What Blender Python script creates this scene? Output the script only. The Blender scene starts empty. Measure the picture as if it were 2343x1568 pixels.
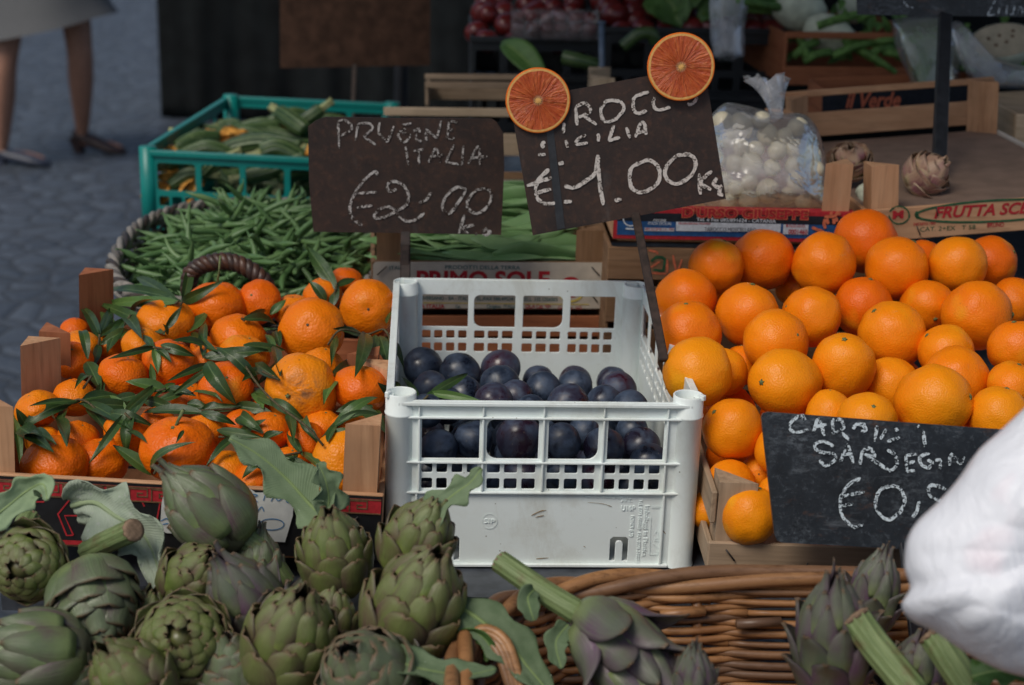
import bpy, bmesh, math, random
from mathutils import Vector, Matrix, noise, Quaternion
SC = bpy.context.scene
COL = SC.collection
rnd = random.Random(7)
PI = math.pi
R = math.radians

# ------------------------------------------------------------------ camera
F = 3600.0                      # focal length in units of a 2343 px wide picture
PITCH, ROLL = R(18.42), R(1.85)
CAM = Vector((0, 0, 1.43))
fwd = Vector((0, math.cos(PITCH), -math.sin(PITCH)))
_r = Vector((1, 0, 0)); _u = _r.cross(fwd)
RIGHT = _r*math.cos(ROLL) + _u*math.sin(ROLL)
UP = -_r*math.sin(ROLL) + _u*math.cos(ROLL)
cd = bpy.data.cameras.new('camera'); cam = bpy.data.objects.new('camera', cd); COL.objects.link(cam)
cd.sensor_width = 36; cd.lens = F/2343*36
cd.clip_start = 0.05; cd.clip_end = 400
m = Matrix((RIGHT, UP, -fwd)).transposed().to_4x4(); m.translation = CAM
cam.matrix_world = m
cd.dof.use_dof = True; cd.dof.focus_distance = 1.66; cd.dof.aperture_fstop = 5.6
SC.camera = cam

# ------------------------------------------------------------------ light
SUN_EL, SUN_AZ = R(52), R(-140)      # azimuth: 0 = +Y, clockwise; the sun stands behind the camera, to its left
w = bpy.data.worlds.new('World'); SC.world = w; w.use_nodes = True
nt = w.node_tree
sky = nt.nodes.new('ShaderNodeTexSky'); sky.sky_type = 'NISHITA'; sky.sun_disc = False
sky.sun_elevation = SUN_EL; sky.sun_rotation = SUN_AZ
sky.air_density = 1.0; sky.dust_density = 2.5; sky.ozone_density = 1.0
bg = nt.nodes['Background']; bg.inputs[1].default_value = 0.095
nt.links.new(sky.outputs[0], bg.inputs[0])
sl = bpy.data.lights.new('sun', 'SUN'); so = bpy.data.objects.new('sun', sl); COL.objects.link(so)
sl.energy = 2.1; sl.angle = R(26); sl.color = (1.0, 0.94, 0.84)
sd = Vector((math.sin(SUN_AZ)*math.cos(SUN_EL), math.cos(SUN_AZ)*math.cos(SUN_EL), math.sin(SUN_EL)))
so.rotation_euler = (-sd).to_track_quat('-Z', 'Y').to_euler(); so.location = sd*30
SC.view_settings.view_transform = 'Standard'; SC.view_settings.look = 'None'
SC.view_settings.exposure = -0.10; SC.view_settings.gamma = 1.0
SC.cycles.max_bounces = 8; SC.cycles.transparent_max_bounces = 16

# ------------------------------------------------------------------ picture coordinates -> places
def ray(px, py):
    return fwd + RIGHT*((px-1171.5)/F) - UP*((py-784)/F)
def V(px, py, z): return CAM + ray(px, py)*z
def G(px, py, Z):
    d = ray(px, py); return CAM + d*((Z-CAM.z)/d.z)
def PY(px, py, Y):
    d = ray(px, py); return CAM + d*((Y-CAM.y)/d.y)
def lerp(a, b, t): return a+(b-a)*t
def ip(x, tab):
    if x <= tab[0][0]: return tab[0][1]
    for (a, b), (c, d) in zip(tab, tab[1:]):
        if x <= c: return b+(d-b)*(x-a)/(c-a)
    return tab[-1][1]
def camdir(x, y, t):            # right, up, towards the camera
    return (RIGHT*x + UP*y - fwd*t).normalized()

# ------------------------------------------------------------------ mesh helpers
class MB:
    def __init__(s): s.v = []; s.f = []; s.mi = []; s.sm = []; s.c = []; s.uv = {}
    def add(s, vs, fs, smooth=False, mi=0, col=None):
        o = len(s.v); s.v.extend([Vector(p) for p in vs])
        if col is None: s.c.extend([(0, 0, 0, 1)]*len(vs))
        else: s.c.extend(col)
        for f in fs:
            s.f.append([i+o for i in f]); s.mi.append(mi); s.sm.append(smooth)
        return s
    def merge(s, o, M=None):
        s.add([(M @ p) if M else p for p in o.v], [], col=o.c)
        b = len(s.v)-len(o.v)
        for f, a, c in zip(o.f, o.mi, o.sm): s.f.append([i+b for i in f]); s.mi.append(a); s.sm.append(c)
        return s
    def box(s, c, size, rot=None, ch=0.0, mi=0):
        bm = bmesh.new(); bmesh.ops.create_cube(bm, size=1)
        for v in bm.verts: v.co = Vector((v.co.x*size[0], v.co.y*size[1], v.co.z*size[2]))
        if ch: bmesh.ops.bevel(bm, geom=bm.edges[:], offset=ch, segments=1, affect='EDGES', clamp_overlap=True)
        c = Vector(c); bm.verts.index_update()
        vs = [((rot @ v.co) if rot else v.co)+c for v in bm.verts]
        s.add(vs, [[v.index for v in f.verts] for f in bm.faces], False, mi); bm.free(); return s
    def beam(s, a, b, w, h, up=Vector((0, 0, 1)), ch=0.0, mi=0):   # a board from a to b, w sideways, h along up
        a = Vector(a); b = Vector(b); x = (b-a).normalized(); y = up.cross(x).normalized(); z = x.cross(y)
        return s.box((a+b)/2, ((b-a).length, w, h), Matrix((x, y, z)).transposed(), ch, mi)
    def tube(s, pts, r, n=8, cap=True, mi=0, col=None, ell=None, rib=0, ribd=0.0):
        pts = [Vector(p) for p in pts]; k = len(pts)
        if not hasattr(r, '__len__'): r = [r]*k
        t = [(pts[min(i+1, k-1)]-pts[max(i-1, 0)]).normalized() for i in range(k)]
        a = t[0].orthogonal().normalized() if abs(t[0].z) > .95 else Vector((0, 0, 1)).cross(t[0]).normalized()
        vs = []; cs = []
        for i in range(k):
            a = (a - t[i]*a.dot(t[i])).normalized(); b = t[i].cross(a)
            for j in range(n):
                th = 2*PI*j/n; q = r[i]*(1+ribd*math.cos(rib*th))
                e1, e2 = ell if ell else (1, 1)
                vs.append(pts[i]+a*(math.cos(th)*q*e1)+b*(math.sin(th)*q*e2))
                cs.append((i/(k-1), j/n, 0, 1) if col is None else col)
        fs = [[i*n+j, i*n+(j+1) % n, (i+1)*n+(j+1) % n, (i+1)*n+j] for i in range(k-1) for j in range(n)]
        if cap:
            fs += [list(range(n-1, -1, -1)), [(k-1)*n+j for j in range(n)]]
        return s.add(vs, fs, True, mi, cs)
    def grid(s, P, smooth=True, mi=0, col=None, flip=False):
        h = len(P); wd = len(P[0])
        vs = [p for row in P for p in row]
        fs = [[i*wd+j, i*wd+j+1, (i+1)*wd+j+1, (i+1)*wd+j] for i in range(h-1) for j in range(wd-1)]
        if flip: fs = [f[::-1] for f in fs]
        return s.add(vs, fs, smooth, mi, col)
    def shell(s, P, th, smooth=True, mi=0, col=None):     # a grid with real thickness (th may vary per vertex)
        h = len(P); wd = len(P[0]); N = [[None]*wd for _ in range(h)]
        for i in range(h):
            for j in range(wd):
                a = P[min(i+1, h-1)][j]-P[max(i-1, 0)][j]; b = P[i][min(j+1, wd-1)]-P[i][max(j-1, 0)]
                n = b.cross(a); N[i][j] = n.normalized() if n.length > 1e-12 else Vector((0, 0, 1))
        Q = [[P[i][j]-N[i][j]*th for j in range(wd)] for i in range(h)]
        vs = [p for row in P for p in row]+[p for row in Q for p in row]; o = h*wd
        fs = []
        for i in range(h-1):
            for j in range(wd-1):
                f = [i*wd+j, i*wd+j+1, (i+1)*wd+j+1, (i+1)*wd+j]
                fs.append(f); fs.append([q+o for q in f[::-1]])
        ring = [j for j in range(wd)]+[i*wd+wd-1 for i in range(1, h)]+[(h-1)*wd+j for j in range(wd-2, -1, -1)]+[i*wd for i in range(h-2, 0, -1)]
        for a, b in zip(ring, ring[1:]+ring[:1]): fs.append([b, a, a+o, b+o])
        return s.add(vs, fs, smooth, mi, (col+col) if col else None)
    def lathe(s, prof, n=24, M=None, mi=0, smooth=True):
        vs = []
        for r_, z in prof:
            for j in range(n):
                p = Vector((r_*math.cos(2*PI*j/n), r_*math.sin(2*PI*j/n), z)); vs.append(M @ p if M else p)
        k = len(prof)
        fs = [[i*n+j, i*n+(j+1) % n, (i+1)*n+(j+1) % n, (i+1)*n+j] for i in range(k-1) for j in range(n)]
        fs += [list(range(n-1, -1, -1)), [(k-1)*n+j for j in range(n)]]
        return s.add(vs, fs, smooth, mi)
    def mesh(s, name, off=Vector((0, 0, 0))):
        me = bpy.data.meshes.new(name)
        me.from_pydata([tuple(p-off) for p in s.v], [], s.f)
        me.polygons.foreach_set('use_smooth', s.sm); me.polygons.foreach_set('material_index', s.mi)
        at = me.color_attributes.new('Col', 'FLOAT_COLOR', 'POINT')
        at.data.foreach_set('color', [x for c in s.c for x in c])
        me.update(); return me

WL = {}
def _mats(me, mats):
    for q in (mats if isinstance(mats, (list, tuple)) else [mats]): me.materials.append(q)
def tag(o, label=None, cat=None, group=None, kind=None):
    if label: o['label'] = label
    if cat: o['category'] = cat
    if group: o['group'] = group
    if kind: o['kind'] = kind
    return o
def thing(name, label, cat, loc, group=None):
    o = bpy.data.objects.new(name, None); COL.objects.link(o); o.location = loc
    o.empty_display_size = 0.02; WL[o.name] = Vector(loc)
    return tag(o, label, cat, group)
def part(t, name, mb, mats, label=None):
    off = WL[t.name]; me = mb.mesh(name, off); _mats(me, mats)
    o = bpy.data.objects.new(name, me); COL.objects.link(o); o.parent = t; WL[o.name] = off
    if label: o['label'] = label
    return o
def solo(name, mb, mats, label, cat, loc=None, group=None, kind=None):
    if loc is None:
        xs = [p.x for p in mb.v]; ys = [p.y for p in mb.v]; zs = [p.z for p in mb.v]
        loc = Vector(((min(xs)+max(xs))/2, (min(ys)+max(ys))/2, min(zs)))
    me = mb.mesh(name, Vector(loc)); _mats(me, mats)
    o = bpy.data.objects.new(name, me); COL.objects.link(o); o.location = loc; WL[o.name] = Vector(loc)
    return tag(o, label, cat, group, kind)
def inst(name, me, loc, rot, scale, label, cat, group=None, kids=()):
    o = bpy.data.objects.new(name, me); COL.objects.link(o)
    M = rot.to_4x4() @ Matrix.Diagonal((scale, scale, scale, 1)) if not hasattr(scale, '__len__') else rot.to_4x4() @ Matrix.Diagonal((*scale, 1))
    M.translation = loc; o.matrix_world = M
    for nm, km in kids:
        c = bpy.data.objects.new(nm, km); COL.objects.link(c); c.parent = o
    return tag(o, label, cat, group)
def structure(name, mb, mats):
    me = mb.mesh(name); _mats(me, mats); o = bpy.data.objects.new(name, me); COL.objects.link(o); o['kind'] = 'structure'; return o
def basis(axis, spin=0.0):      # rotation taking +Z to axis, spun about it
    q = Vector((0, 0, 1)).rotation_difference(axis.normalized())
    return (q @ Quaternion((0, 0, 1), spin)).to_matrix()
def smoothline(P, k=6):
    P = [Vector(p) for p in P]
    if len(P) < 3:
        return [P[0].lerp(P[-1], i/k) for i in range(k+1)]
    out = []
    for i in range(len(P)-1):
        a = P[max(i-1, 0)]; b = P[i]; c = P[i+1]; d = P[min(i+2, len(P)-1)]
        for j in range(k):
            t = j/k
            out.append(.5*((2*b)+(c-a)*t+(2*a-5*b+4*c-d)*t*t+(3*b-a-3*c+d)*t**3))
    out.append(P[-1]); return out

# ---- flat panels with round-cornered openings (a filled curve turned into mesh)
def rr(x0, y0, x1, y1, r=0.0, n=4):
    if r <= 0: return [(x0, y0), (x1, y0), (x1, y1), (x0, y1)]
    o = []
    for cx, cy, a in ((x1-r, y0+r, -90), (x1-r, y1-r, 0), (x0+r, y1-r, 90), (x0+r, y0+r, 180)):
        for i in range(n+1):
            t = R(a+90*i/n); o.append((cx+r*math.cos(t), cy+r*math.sin(t)))
    return o
def panel(outs, depth, bevel=0.0):
    cu = bpy.data.curves.new('c', 'CURVE'); cu.dimensions = '2D'; cu.fill_mode = 'BOTH'
    cu.extrude = max(depth/2-bevel, 0); cu.bevel_depth = bevel; cu.bevel_resolution = 0
    for pts in outs:
        sp = cu.splines.new('POLY'); sp.points.add(len(pts)-1)
        for q, p in zip(sp.points, pts): q.co = (p[0], p[1], 0, 1)
        sp.use_cyclic_u = True
    ob = bpy.data.objects.new('c', cu); me = bpy.data.meshes.new_from_object(ob)
    mb = MB().add([v.co.copy() for v in me.vertices], [list(p.vertices) for p in me.polygons])
    bpy.data.objects.remove(ob); bpy.data.meshes.remove(me); bpy.data.curves.remove(cu)
    return mb
def text_mb(s, bold=0.0, shear=0.0, ext=0.0):
    cu = bpy.data.curves.new('t', 'FONT'); cu.body = s; cu.size = 1; cu.shear = shear; cu.offset = bold; cu.extrude = ext
    cu.resolution_u = 3
    ob = bpy.data.objects.new('t', cu); me = bpy.data.meshes.new_from_object(ob)
    mb = MB().add([v.co.copy() for v in me.vertices], [list(p.vertices) for p in me.polygons])
    bpy.data.objects.remove(ob); bpy.data.meshes.remove(me); bpy.data.curves.remove(cu)
    return mb

class Pl:                        # a flat face in the scene that marks are laid on
    def __init__(s, p0, n): s.p = Vector(p0); s.n = Vector(n).normalized()
    def at(s, px, py, off=0.0):
        d = ray(px, py); q = s.p+s.n*off
        return CAM+d*((q-CAM).dot(s.n)/d.dot(s.n))
    def quad(s, mb, pts, off=0.0, mi=0):
        mb.add([s.at(x, y, off) for x, y in pts], [list(range(len(pts)))], False, mi); return mb
    def text(s, mb, t, a, b, cap, off=0.0, mi=0, bold=0.0, shear=0.0, ext=0.0):   # baseline from pixel a to b, cap height in px
        A = s.at(*a, off); B = s.at(*b, off); X = (B-A); Wd = X.length; X.normalize(); Y = s.n.cross(X).normalized()
        tm = text_mb(t, bold, shear, ext); x0 = min(p.x for p in tm.v); x1 = max(p.x for p in tm.v)
        H = (s.at(a[0], a[1]-cap, off)-A).length/0.70
        M = Matrix((X*(Wd/(x1-x0)), Y*H, s.n*.02)).transposed().to_4x4(); M.translation = A-X*(x0*Wd/(x1-x0))
        o = len(mb.f); mb.merge(tm, M)
        for i in range(o, len(mb.f)): mb.mi[i] = mi
        return mb
    def stroke(s, mb, pts, wpx, off=0.0, mi=0, k=5, jit=0.25, rag=random.Random(3)):
        P = smoothline([Vector((x, y, 0)) for x, y in pts], k); n = len(P); L = []; Rr = []
        for i, p in enumerate(P):
            t = (P[min(i+1, n-1)]-P[max(i-1, 0)]); t = Vector((t.y, -t.x, 0)).normalized() if t.length > 1e-9 else Vector((1, 0, 0))
            a = wpx/2*(1+rag.uniform(-jit, jit)); b = wpx/2*(1+rag.uniform(-jit, jit))
            if jit and i in (0, n-1): a *= .6; b *= .6
            L.append(s.at(p.x+t.x*a, p.y+t.y*a, off)); Rr.append(s.at(p.x-t.x*b, p.y-t.y*b, off))
        mb.add(L+Rr, [[i, n+i, n+i+1, i+1] for i in range(n-1)], False, mi); return mb

# ------------------------------------------------------------------ materials
class NT:
    def __init__(s, name):
        s.m = bpy.data.materials.new(name); s.m.use_nodes = True; s.t = s.m.node_tree; s.N = s.t.nodes; s.L = s.t.links
        s.b = s.N['Principled BSDF']; s.out = s.N['Material Output']
        s._o = None; s._r = None
    def set(s, sock, v):
        if isinstance(v, bpy.types.NodeSocket): s.L.new(v, sock)
        elif hasattr(v, '__len__') and len(v) == 3 and sock.type == 'RGBA': sock.default_value = (*v, 1)
        else: sock.default_value = v
    def obj(s):
        if s._o is None: s._o = s.N.new('ShaderNodeTexCoord').outputs['Object']
        return s._o
    def rand(s):
        if s._r is None: s._r = s.N.new('ShaderNodeObjectInfo').outputs['Random']
        return s._r
    def _ocol(s):                  # peel tint (ripeness, plus painted light on the oranges), kept in the object's viewport colour
        n = s.N.new('ShaderNodeObjectInfo'); x = s.N.new('ShaderNodeSeparateColor'); s.L.new(n.outputs['Color'], x.inputs[0]); return x.outputs[0]
    def mapv(s, scale=(1, 1, 1), off=None, src=None):
        n = s.N.new('ShaderNodeMapping'); s.set(n.inputs['Vector'], src or s.obj()); n.inputs['Scale'].default_value = scale
        if off is not None: s.set(n.inputs['Location'], off)
        return n.outputs[0]
    def shifted(s, k=37.0):       # object coordinates moved by the object's random number, so copies differ
        m = s.N.new('ShaderNodeMath'); m.operation = 'MULTIPLY'; s.set(m.inputs[0], s.rand()); m.inputs[1].default_value = k
        c = s.N.new('ShaderNodeVectorMath'); c.operation = 'ADD'; s.set(c.inputs[0], s.obj())
        x = s.N.new('ShaderNodeCombineXYZ'); s.set(x.inputs[0], m.outputs[0]); s.set(x.inputs[1], m.outputs[0]); s.set(c.inputs[1], x.outputs[0])
        return c.outputs[0]
    def noise(s, scale, detail=3, vec=None, rough=.55, dist=0.0):
        n = s.N.new('ShaderNodeTexNoise'); s.set(n.inputs['Vector'], vec or s.obj()); n.inputs['Scale'].default_value = scale
        n.inputs['Detail'].default_value = detail; n.inputs['Roughness'].default_value = rough; n.inputs['Distortion'].default_value = dist
        return n.outputs[0]
    def voro(s, scale, vec=None, feat='F1', out=0):
        n = s.N.new('ShaderNodeTexVoronoi'); s.set(n.inputs['Vector'], vec or s.obj()); n.inputs['Scale'].default_value = scale; n.feature = feat
        return n.outputs[out]
    def ramp(s, fac, stops):
        n = s.N.new('ShaderNodeValToRGB'); s.set(n.inputs[0], fac); e = n.color_ramp.elements
        while len(e) < len(stops): e.new(.5)
        for q, (p, c) in zip(e, stops):
            q.position = p; q.color = (*c, 1) if hasattr(c, '__len__') else (c, c, c, 1)
        return n.outputs[0]
    def mix(s, fac, a, b, mode='MIX'):
        n = s.N.new('ShaderNodeMix'); n.data_type = 'RGBA'; n.blend_type = mode
        s.set(n.inputs[0], fac); s.set(n.inputs[6], a); s.set(n.inputs[7], b); return n.outputs[2]
    def math(s, op, a, b=0.0):
        n = s.N.new('ShaderNodeMath'); n.operation = op; s.set(n.inputs[0], a); s.set(n.inputs[1], b); return n.outputs[0]
    def attr(s):
        n = s.N.new('ShaderNodeAttribute'); n.attribute_name = 'Col'
        x = s.N.new('ShaderNodeSeparateColor'); s.L.new(n.outputs[0], x.inputs[0]); return x.outputs
    def bump(s, h, strength=.3, dist=.001, prev=None):
        n = s.N.new('ShaderNodeBump'); s.set(n.inputs['Height'], h); n.inputs['Strength'].default_value = strength; n.inputs['Distance'].default_value = dist
        if prev is not None: s.L.new(prev, n.inputs['Normal'])
        return n.outputs[0]
    def done(s, col, rough=.6, nrm=None, spec=.5, **kw):
        s.set(s.b.inputs['Base Color'], col); s.set(s.b.inputs['Roughness'], rough); s.b.inputs['Specular IOR Level'].default_value = spec
        if nrm is not None: s.L.new(nrm, s.b.inputs['Normal'])
        for k, v in kw.items(): s.set(s.b.inputs[k.replace('_', ' ')], v)
        return s.m
MT = {}
def flat(name, col, rough=.6, spec=.4, var=.25, sc=60):
    t = NT(name); n = t.noise(sc, 4); c = t.mix(t.ramp(n, [(.35, 0.), (.7, 1.)]), [x*(1-var) for x in col], [min(1, x*(1+var)) for x in col])
    MT[name] = t.done(c, rough, t.bump(n, .25, .0008), spec); return MT[name]
def wood(name, c1, c2, axis, dark=None, rough=.75):
    t = NT(name); sc = [55, 55, 55]; sc[axis] = 4
    v = t.mapv(sc, src=t.shifted()); n = t.noise(1.0, 5, v, .6, .6)
    sc2 = [160, 160, 160]; sc2[axis] = 9
    n2 = t.noise(1.0, 3, t.mapv(sc2, src=t.shifted()), .6)
    c = t.mix(t.ramp(n, [(.3, 0.), (.7, 1.)]), c1, c2)
    c = t.mix(t.ramp(n2, [(.5, 0.), (.75, .55)]), c, [x*.45 for x in c1])
    big = t.noise(14, 3, t.shifted())
    c = t.mix(t.ramp(big, [(.5, 0.), (.8, .5)]), c, dark or [x*.4 for x in c1])
    c = t.mix(t.math('MULTIPLY', t.rand(), .35), c, [x*.6 for x in c2])
    MT[name] = t.done(c, rough, t.bump(n2, .35, .001), .3); return MT[name]
for i, ax in enumerate('xyz'):
    wood('wood_'+ax, (.46, .23, .115), (.62, .36, .20), i)
    wood('redwood_'+ax, (.30, .095, .040), (.44, .165, .075), i)
    wood('greywood_'+ax, (.28, .195, .125), (.46, .335, .225), i)
    wood('oldwood_'+ax, (.20, .105, .050), (.34, .20, .11), i)
    wood('palewood_'+ax, (.50, .36, .22), (.66, .50, .34), i)

def m_fruit(name, cA, cB, cC, pore, bump, rough, green=None, speck=.0):
    t = NT(name); v = t.shifted(11.0)
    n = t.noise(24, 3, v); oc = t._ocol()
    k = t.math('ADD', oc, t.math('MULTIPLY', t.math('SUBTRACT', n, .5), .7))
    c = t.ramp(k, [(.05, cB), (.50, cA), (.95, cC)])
    if green: c = t.mix(t.ramp(t.noise(16, 2, v), [(.62, 0.), (.8, .5)]), c, green)
    sp = t.voro(170, v); sm = t.noise(40, 4, v)
    blot = t.math('MULTIPLY', t.ramp(sp, [(.06, 1.), (.16, 0.)]), t.ramp(sm, [(.5, 0.), (.68, 1.)]))
    c = t.mix(t.math('MULTIPLY', blot, speck), c, (.16, .06, .02))
    scar = t.ramp(t.noise(30, 6, v, .7, 1.2), [(.66, 0.), (.72, .55)])
    c = t.mix(t.math('MULTIPLY', scar, .6), c, (.55, .30, .16))
    sca = t.math('MULTIPLY', t.attr()[0], t.ramp(t.noise(70, 6, None, .75, .8), [(.42, 0.), (.56, .9)])); c = t.mix(sca, c, (.15, .11, .07))
    h = t.voro(pore, v, 'SMOOTH_F1'); nb = t.bump(h, bump, .0012)
    nb = t.bump(t.noise(130, 3, v), .26, .0012, nb)
    MT[name] = t.done(c, t.math('ADD', t.math('MULTIPLY', sm, .18), rough-.09), nb, .22, Subsurface_Weight=.08, Subsurface_Scale=.004, Subsurface_Radius=(1, .35, .08))
    return MT[name]
m_fruit('orange_peel', (.82, .205, .004), (.85, .275, .006), (.76, .135, .003), 620, .34, .36, (.76, .46, .02), .5)
m_fruit('mandarin_peel', (.78, .180, .004), (.80, .245, .006), (.74, .125, .003), 480, .55, .36, (.72, .42, .03), .9)

t = NT('plum_skin'); v = t.shifted(9.0); n = t.noise(38, 5, v, .65, .5)
bl = t.math('MULTIPLY', t.ramp(n, [(.36, 0.), (.60, 1.)]), t.ramp(t.noise(150, 4, v, .7), [(.3, .55), (.6, 1.)]))
c = t.mix(t.ramp(t.rand(), [(.60, 0.), (1., .9)]), (.005, .008, .018), (.045, .009, .020))
c = t.mix(t.math('MULTIPLY', bl, .9), c, (.055, .082, .135))
c = t.mix(t.ramp(t.voro(90, v), [(.04, .6), (.09, 0.)]), c, (.16, .13, .11))
MT['plum'] = t.done(c, t.ramp(bl, [(0., .24), (1., .62)]), t.bump(n, .12, .001), .5)

def m_leaf(name, c1, c2, back, rough=.38, spec=.5, vein=.3):
    t = NT(name); a = t.attr(); v = t.shifted(5.0)
    n = t.noise(60, 4, v); c = t.mix(t.ramp(n, [(.3, 0.), (.75, 1.)]), c1, c2)
    c = t.mix(t.math('MULTIPLY', t.ramp(t.math('FRACT', t.math('MULTIPLY', t.rand(), 7.3)), [(.0, 0.), (.7, .5)]), 1.0), c, [x*.55 for x in c1]); c = t.mix(t.ramp(t.math('FRACT', t.math('MULTIPLY', t.rand(), 13.7)), [(.72, 0.), (.95, .75)]), c, [x*1.9 for x in c2])
    mid = t.ramp(a[1], [(.02, 1.), (.10, 0.)])
    c = t.mix(t.math('MULTIPLY', mid, vein), c, (.22, .30, .10))
    g = t.N.new('ShaderNodeNewGeometry'); c = t.mix(g.outputs['Backfacing'], c, back)
    w_ = t.N.new('ShaderNodeTexWave'); w_.inputs['Scale'].default_value = 5.5; w_.inputs['Distortion'].default_value = .6; w_.bands_direction = 'X'
    x = t.N.new('ShaderNodeCombineXYZ'); t.set(x.inputs[0], t.math('ADD', a[0], t.math('MULTIPLY', a[1], -.35))); t.L.new(x.outputs[0], w_.inputs['Vector'])
    MT[name] = t.done(c, rough, t.bump(n, .5, .0015, t.bump(w_.outputs[1], .20, .0015)), spec); return MT[name]
m_leaf('citrus_leaf', (.024, .058, .014), (.055, .105, .026), (.10, .15, .07), .33, .5)
m_leaf('artichoke_leaf', (.085, .135, .065), (.16, .215, .125), (.27, .32, .26), .7, .25, .6)
m_leaf('pale_leaf', (.24, .30, .22), (.34, .39, .31), (.36, .40, .34), .75, .2, .5)
m_leaf('green_leaf', (.06, .14, .03), (.10, .20, .05), (.12, .2, .08), .5, .4, .5)

def m_art(name, base, mid, tipc, edge, purple, pf):
    t = NT(name); a = t.attr(); v = t.shifted(4.0)
    n = t.noise(30, 4, v)
    c = t.ramp(t.math('ADD', a[0], t.math('MULTIPLY', t.math('SUBTRACT', n, .5), .45)), [(.0, base), (.45, mid), (.80, tipc), (1., tipc)])
    pm = t.ramp(t.math('ADD', t.math('MULTIPLY', a[2], .5), t.math('MULTIPLY', n, .9)), [(.55-pf, 0.), (.95-pf, 1.)])
    pm = t.math('MULTIPLY', pm, t.math('MULTIPLY', t.ramp(a[0], [(.05, .3), (.45, 1.), (.92, .4)]), t.ramp(t.math('ADD', a[1], t.math('MULTIPLY', t.math('SUBTRACT', n, .5), 1.4)), [(.15, .25), (.65, 1.)])))
    c = t.mix(t.math('MULTIPLY', pm, .85), c, purple)
    x = t.N.new('ShaderNodeCombineXYZ'); t.set(x.inputs[0], t.math('MULTIPLY', a[1], 26.)); t.set(x.inputs[1], t.math('MULTIPLY', a[0], 1.6)); t.set(x.inputs[2], t.math('MULTIPLY', a[2], 17.))
    st = t.noise(1.0, 2, x.outputs[0]); c = t.mix(t.ramp(st, [(.45, 0.), (.7, .35)]), c, [q*1.5 for q in mid])
    ed = t.ramp(a[1], [(.80, 0.), (.97, .8)]); c = t.mix(ed, c, edge)  # fresh heads: bract rims darkened, painting in the shade of the gaps
    tp = t.ramp(a[0], [(.92, 0.), (.985, .85)]); c = t.mix(tp, c, (.14, .085, .045))
    c = t.mix(t.ramp(t.noise(90, 5, v, .7), [(.66, 0.), (.74, .6)]), c, (.11, .075, .045))
    MT[name] = t.done(c, t.ramp(n, [(.3, .32), (.7, .52)]), t.bump(st, .55, .0012, t.bump(t.noise(70, 4, v), .35, .0016)), .55); return MT[name]
m_art('artichoke_green', (.26, .315, .072), (.105, .148, .033), (.145, .17, .055), (.05, .030, .022), (.115, .042, .060), .17)
m_art('artichoke_grey', (.21, .28, .10), (.100, .148, .064), (.125, .16, .085), (.05, .034, .034), (.105, .048, .072), .26)
m_art('artichoke_violet', (.19, .24, .09), (.092, .115, .068), (.11, .125, .085), (.045, .032, .042), (.105, .038, .098), .28)
m_art('artichoke_dry', (.58, .54, .26), (.52, .36, .22), (.44, .28, .18), (.55, .44, .28), (.26, .05, .13), .22)
t = NT('artichoke_stem'); a = t.attr(); x = t.N.new('ShaderNodeCombineXYZ'); t.set(x.inputs[0], t.math('MULTIPLY', a[1], 40.)); t.set(x.inputs[1], t.math('MULTIPLY', a[0], 3.))
st = t.noise(1., 3, x.outputs[0]); n = t.noise(45, 4, t.shifted())
c = t.mix(t.ramp(st, [(.3, 0.), (.7, 1.)]), (.10, .15, .05), (.21, .27, .12)); c = t.mix(t.ramp(n, [(.56, 0.), (.72, .75)]), c, (.13, .085, .04))
MT['artichoke_stem'] = t.done(c, .55, t.bump(st, .4, .0015), .35)
flat('stem_cut', (.22, .15, .10), .8, .2, .35, 250)

def plastic(name, col, dirt, rough=.38, spec=.45):
    t = NT(name); n = t.noise(22, 5); f = t.noise(140, 4); c = t.mix(t.ramp(n, [(.5, 0.), (.85, .4)]), col, dirt)
    c = t.mix(t.ramp(t.voro(55), [(.035, .8), (.06, 0.)]), c, [x*.45 for x in dirt])
    sp = t.ramp(t.noise(75, 6, None, .7), [(.70, 0.), (.76, .55)]); c = t.mix(sp, c, [x*.6 for x in dirt])
    if name == 'white_plastic':
        gr = t.ramp(t.noise(9, 7, t.mapv((1, 1, .45)), .75, .6), [(.50, 0.), (.72, .55)]); c = t.mix(gr, c, (.46, .45, .37)); sc3 = t.ramp(t.noise(1., 4, t.mapv((30, 30, 260)), .8, 1.5), [(.66, 0.), (.70, .35)]); c = t.mix(sc3, c, (.42, .42, .38))
    MT[name] = t.done(c, t.math('ADD', rough-.06, t.math('MULTIPLY', f, .16)), t.bump(f, .10, .0006), spec); return MT[name]
plastic('white_plastic', (.80, .87, .85), (.56, .55, .45))
plastic('teal_plastic', (.002, .20, .175), (.006, .12, .11), .35)
plastic('black_plastic', (.014, .017, .020), (.03, .03, .03), .45)
t = NT('board_brown'); n = t.noise(18, 6, None, .7); f = t.noise(130, 5, None, .7)
c = t.mix(t.ramp(n, [(.35, 0.), (.75, 1.)]), (.020, .013, .011), (.052, .028, .019)); c = t.mix(t.ramp(f, [(.5, 0.), (.72, .6)]), c, (.085, .040, .024))
c = t.mix(t.ramp(t.noise(30, 5, t.mapv((1, 1, .25)), .7), [(.60, 0.), (.74, .35)]), c, (.10, .095, .09))
MT['board_brown'] = t.done(c, .55, t.bump(f, .3, .001), .4)
t = NT('board_black'); n = t.noise(20, 6, None, .75); f = t.noise(170, 6, None, .75, .4)
c = t.mix(t.ramp(n, [(.35, 0.), (.75, 1.)]), (.006, .008, .011), (.020, .026, .034)); c = t.mix(t.ramp(f, [(.55, 0.), (.68, .45)]), c, (.10, .115, .135))
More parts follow.
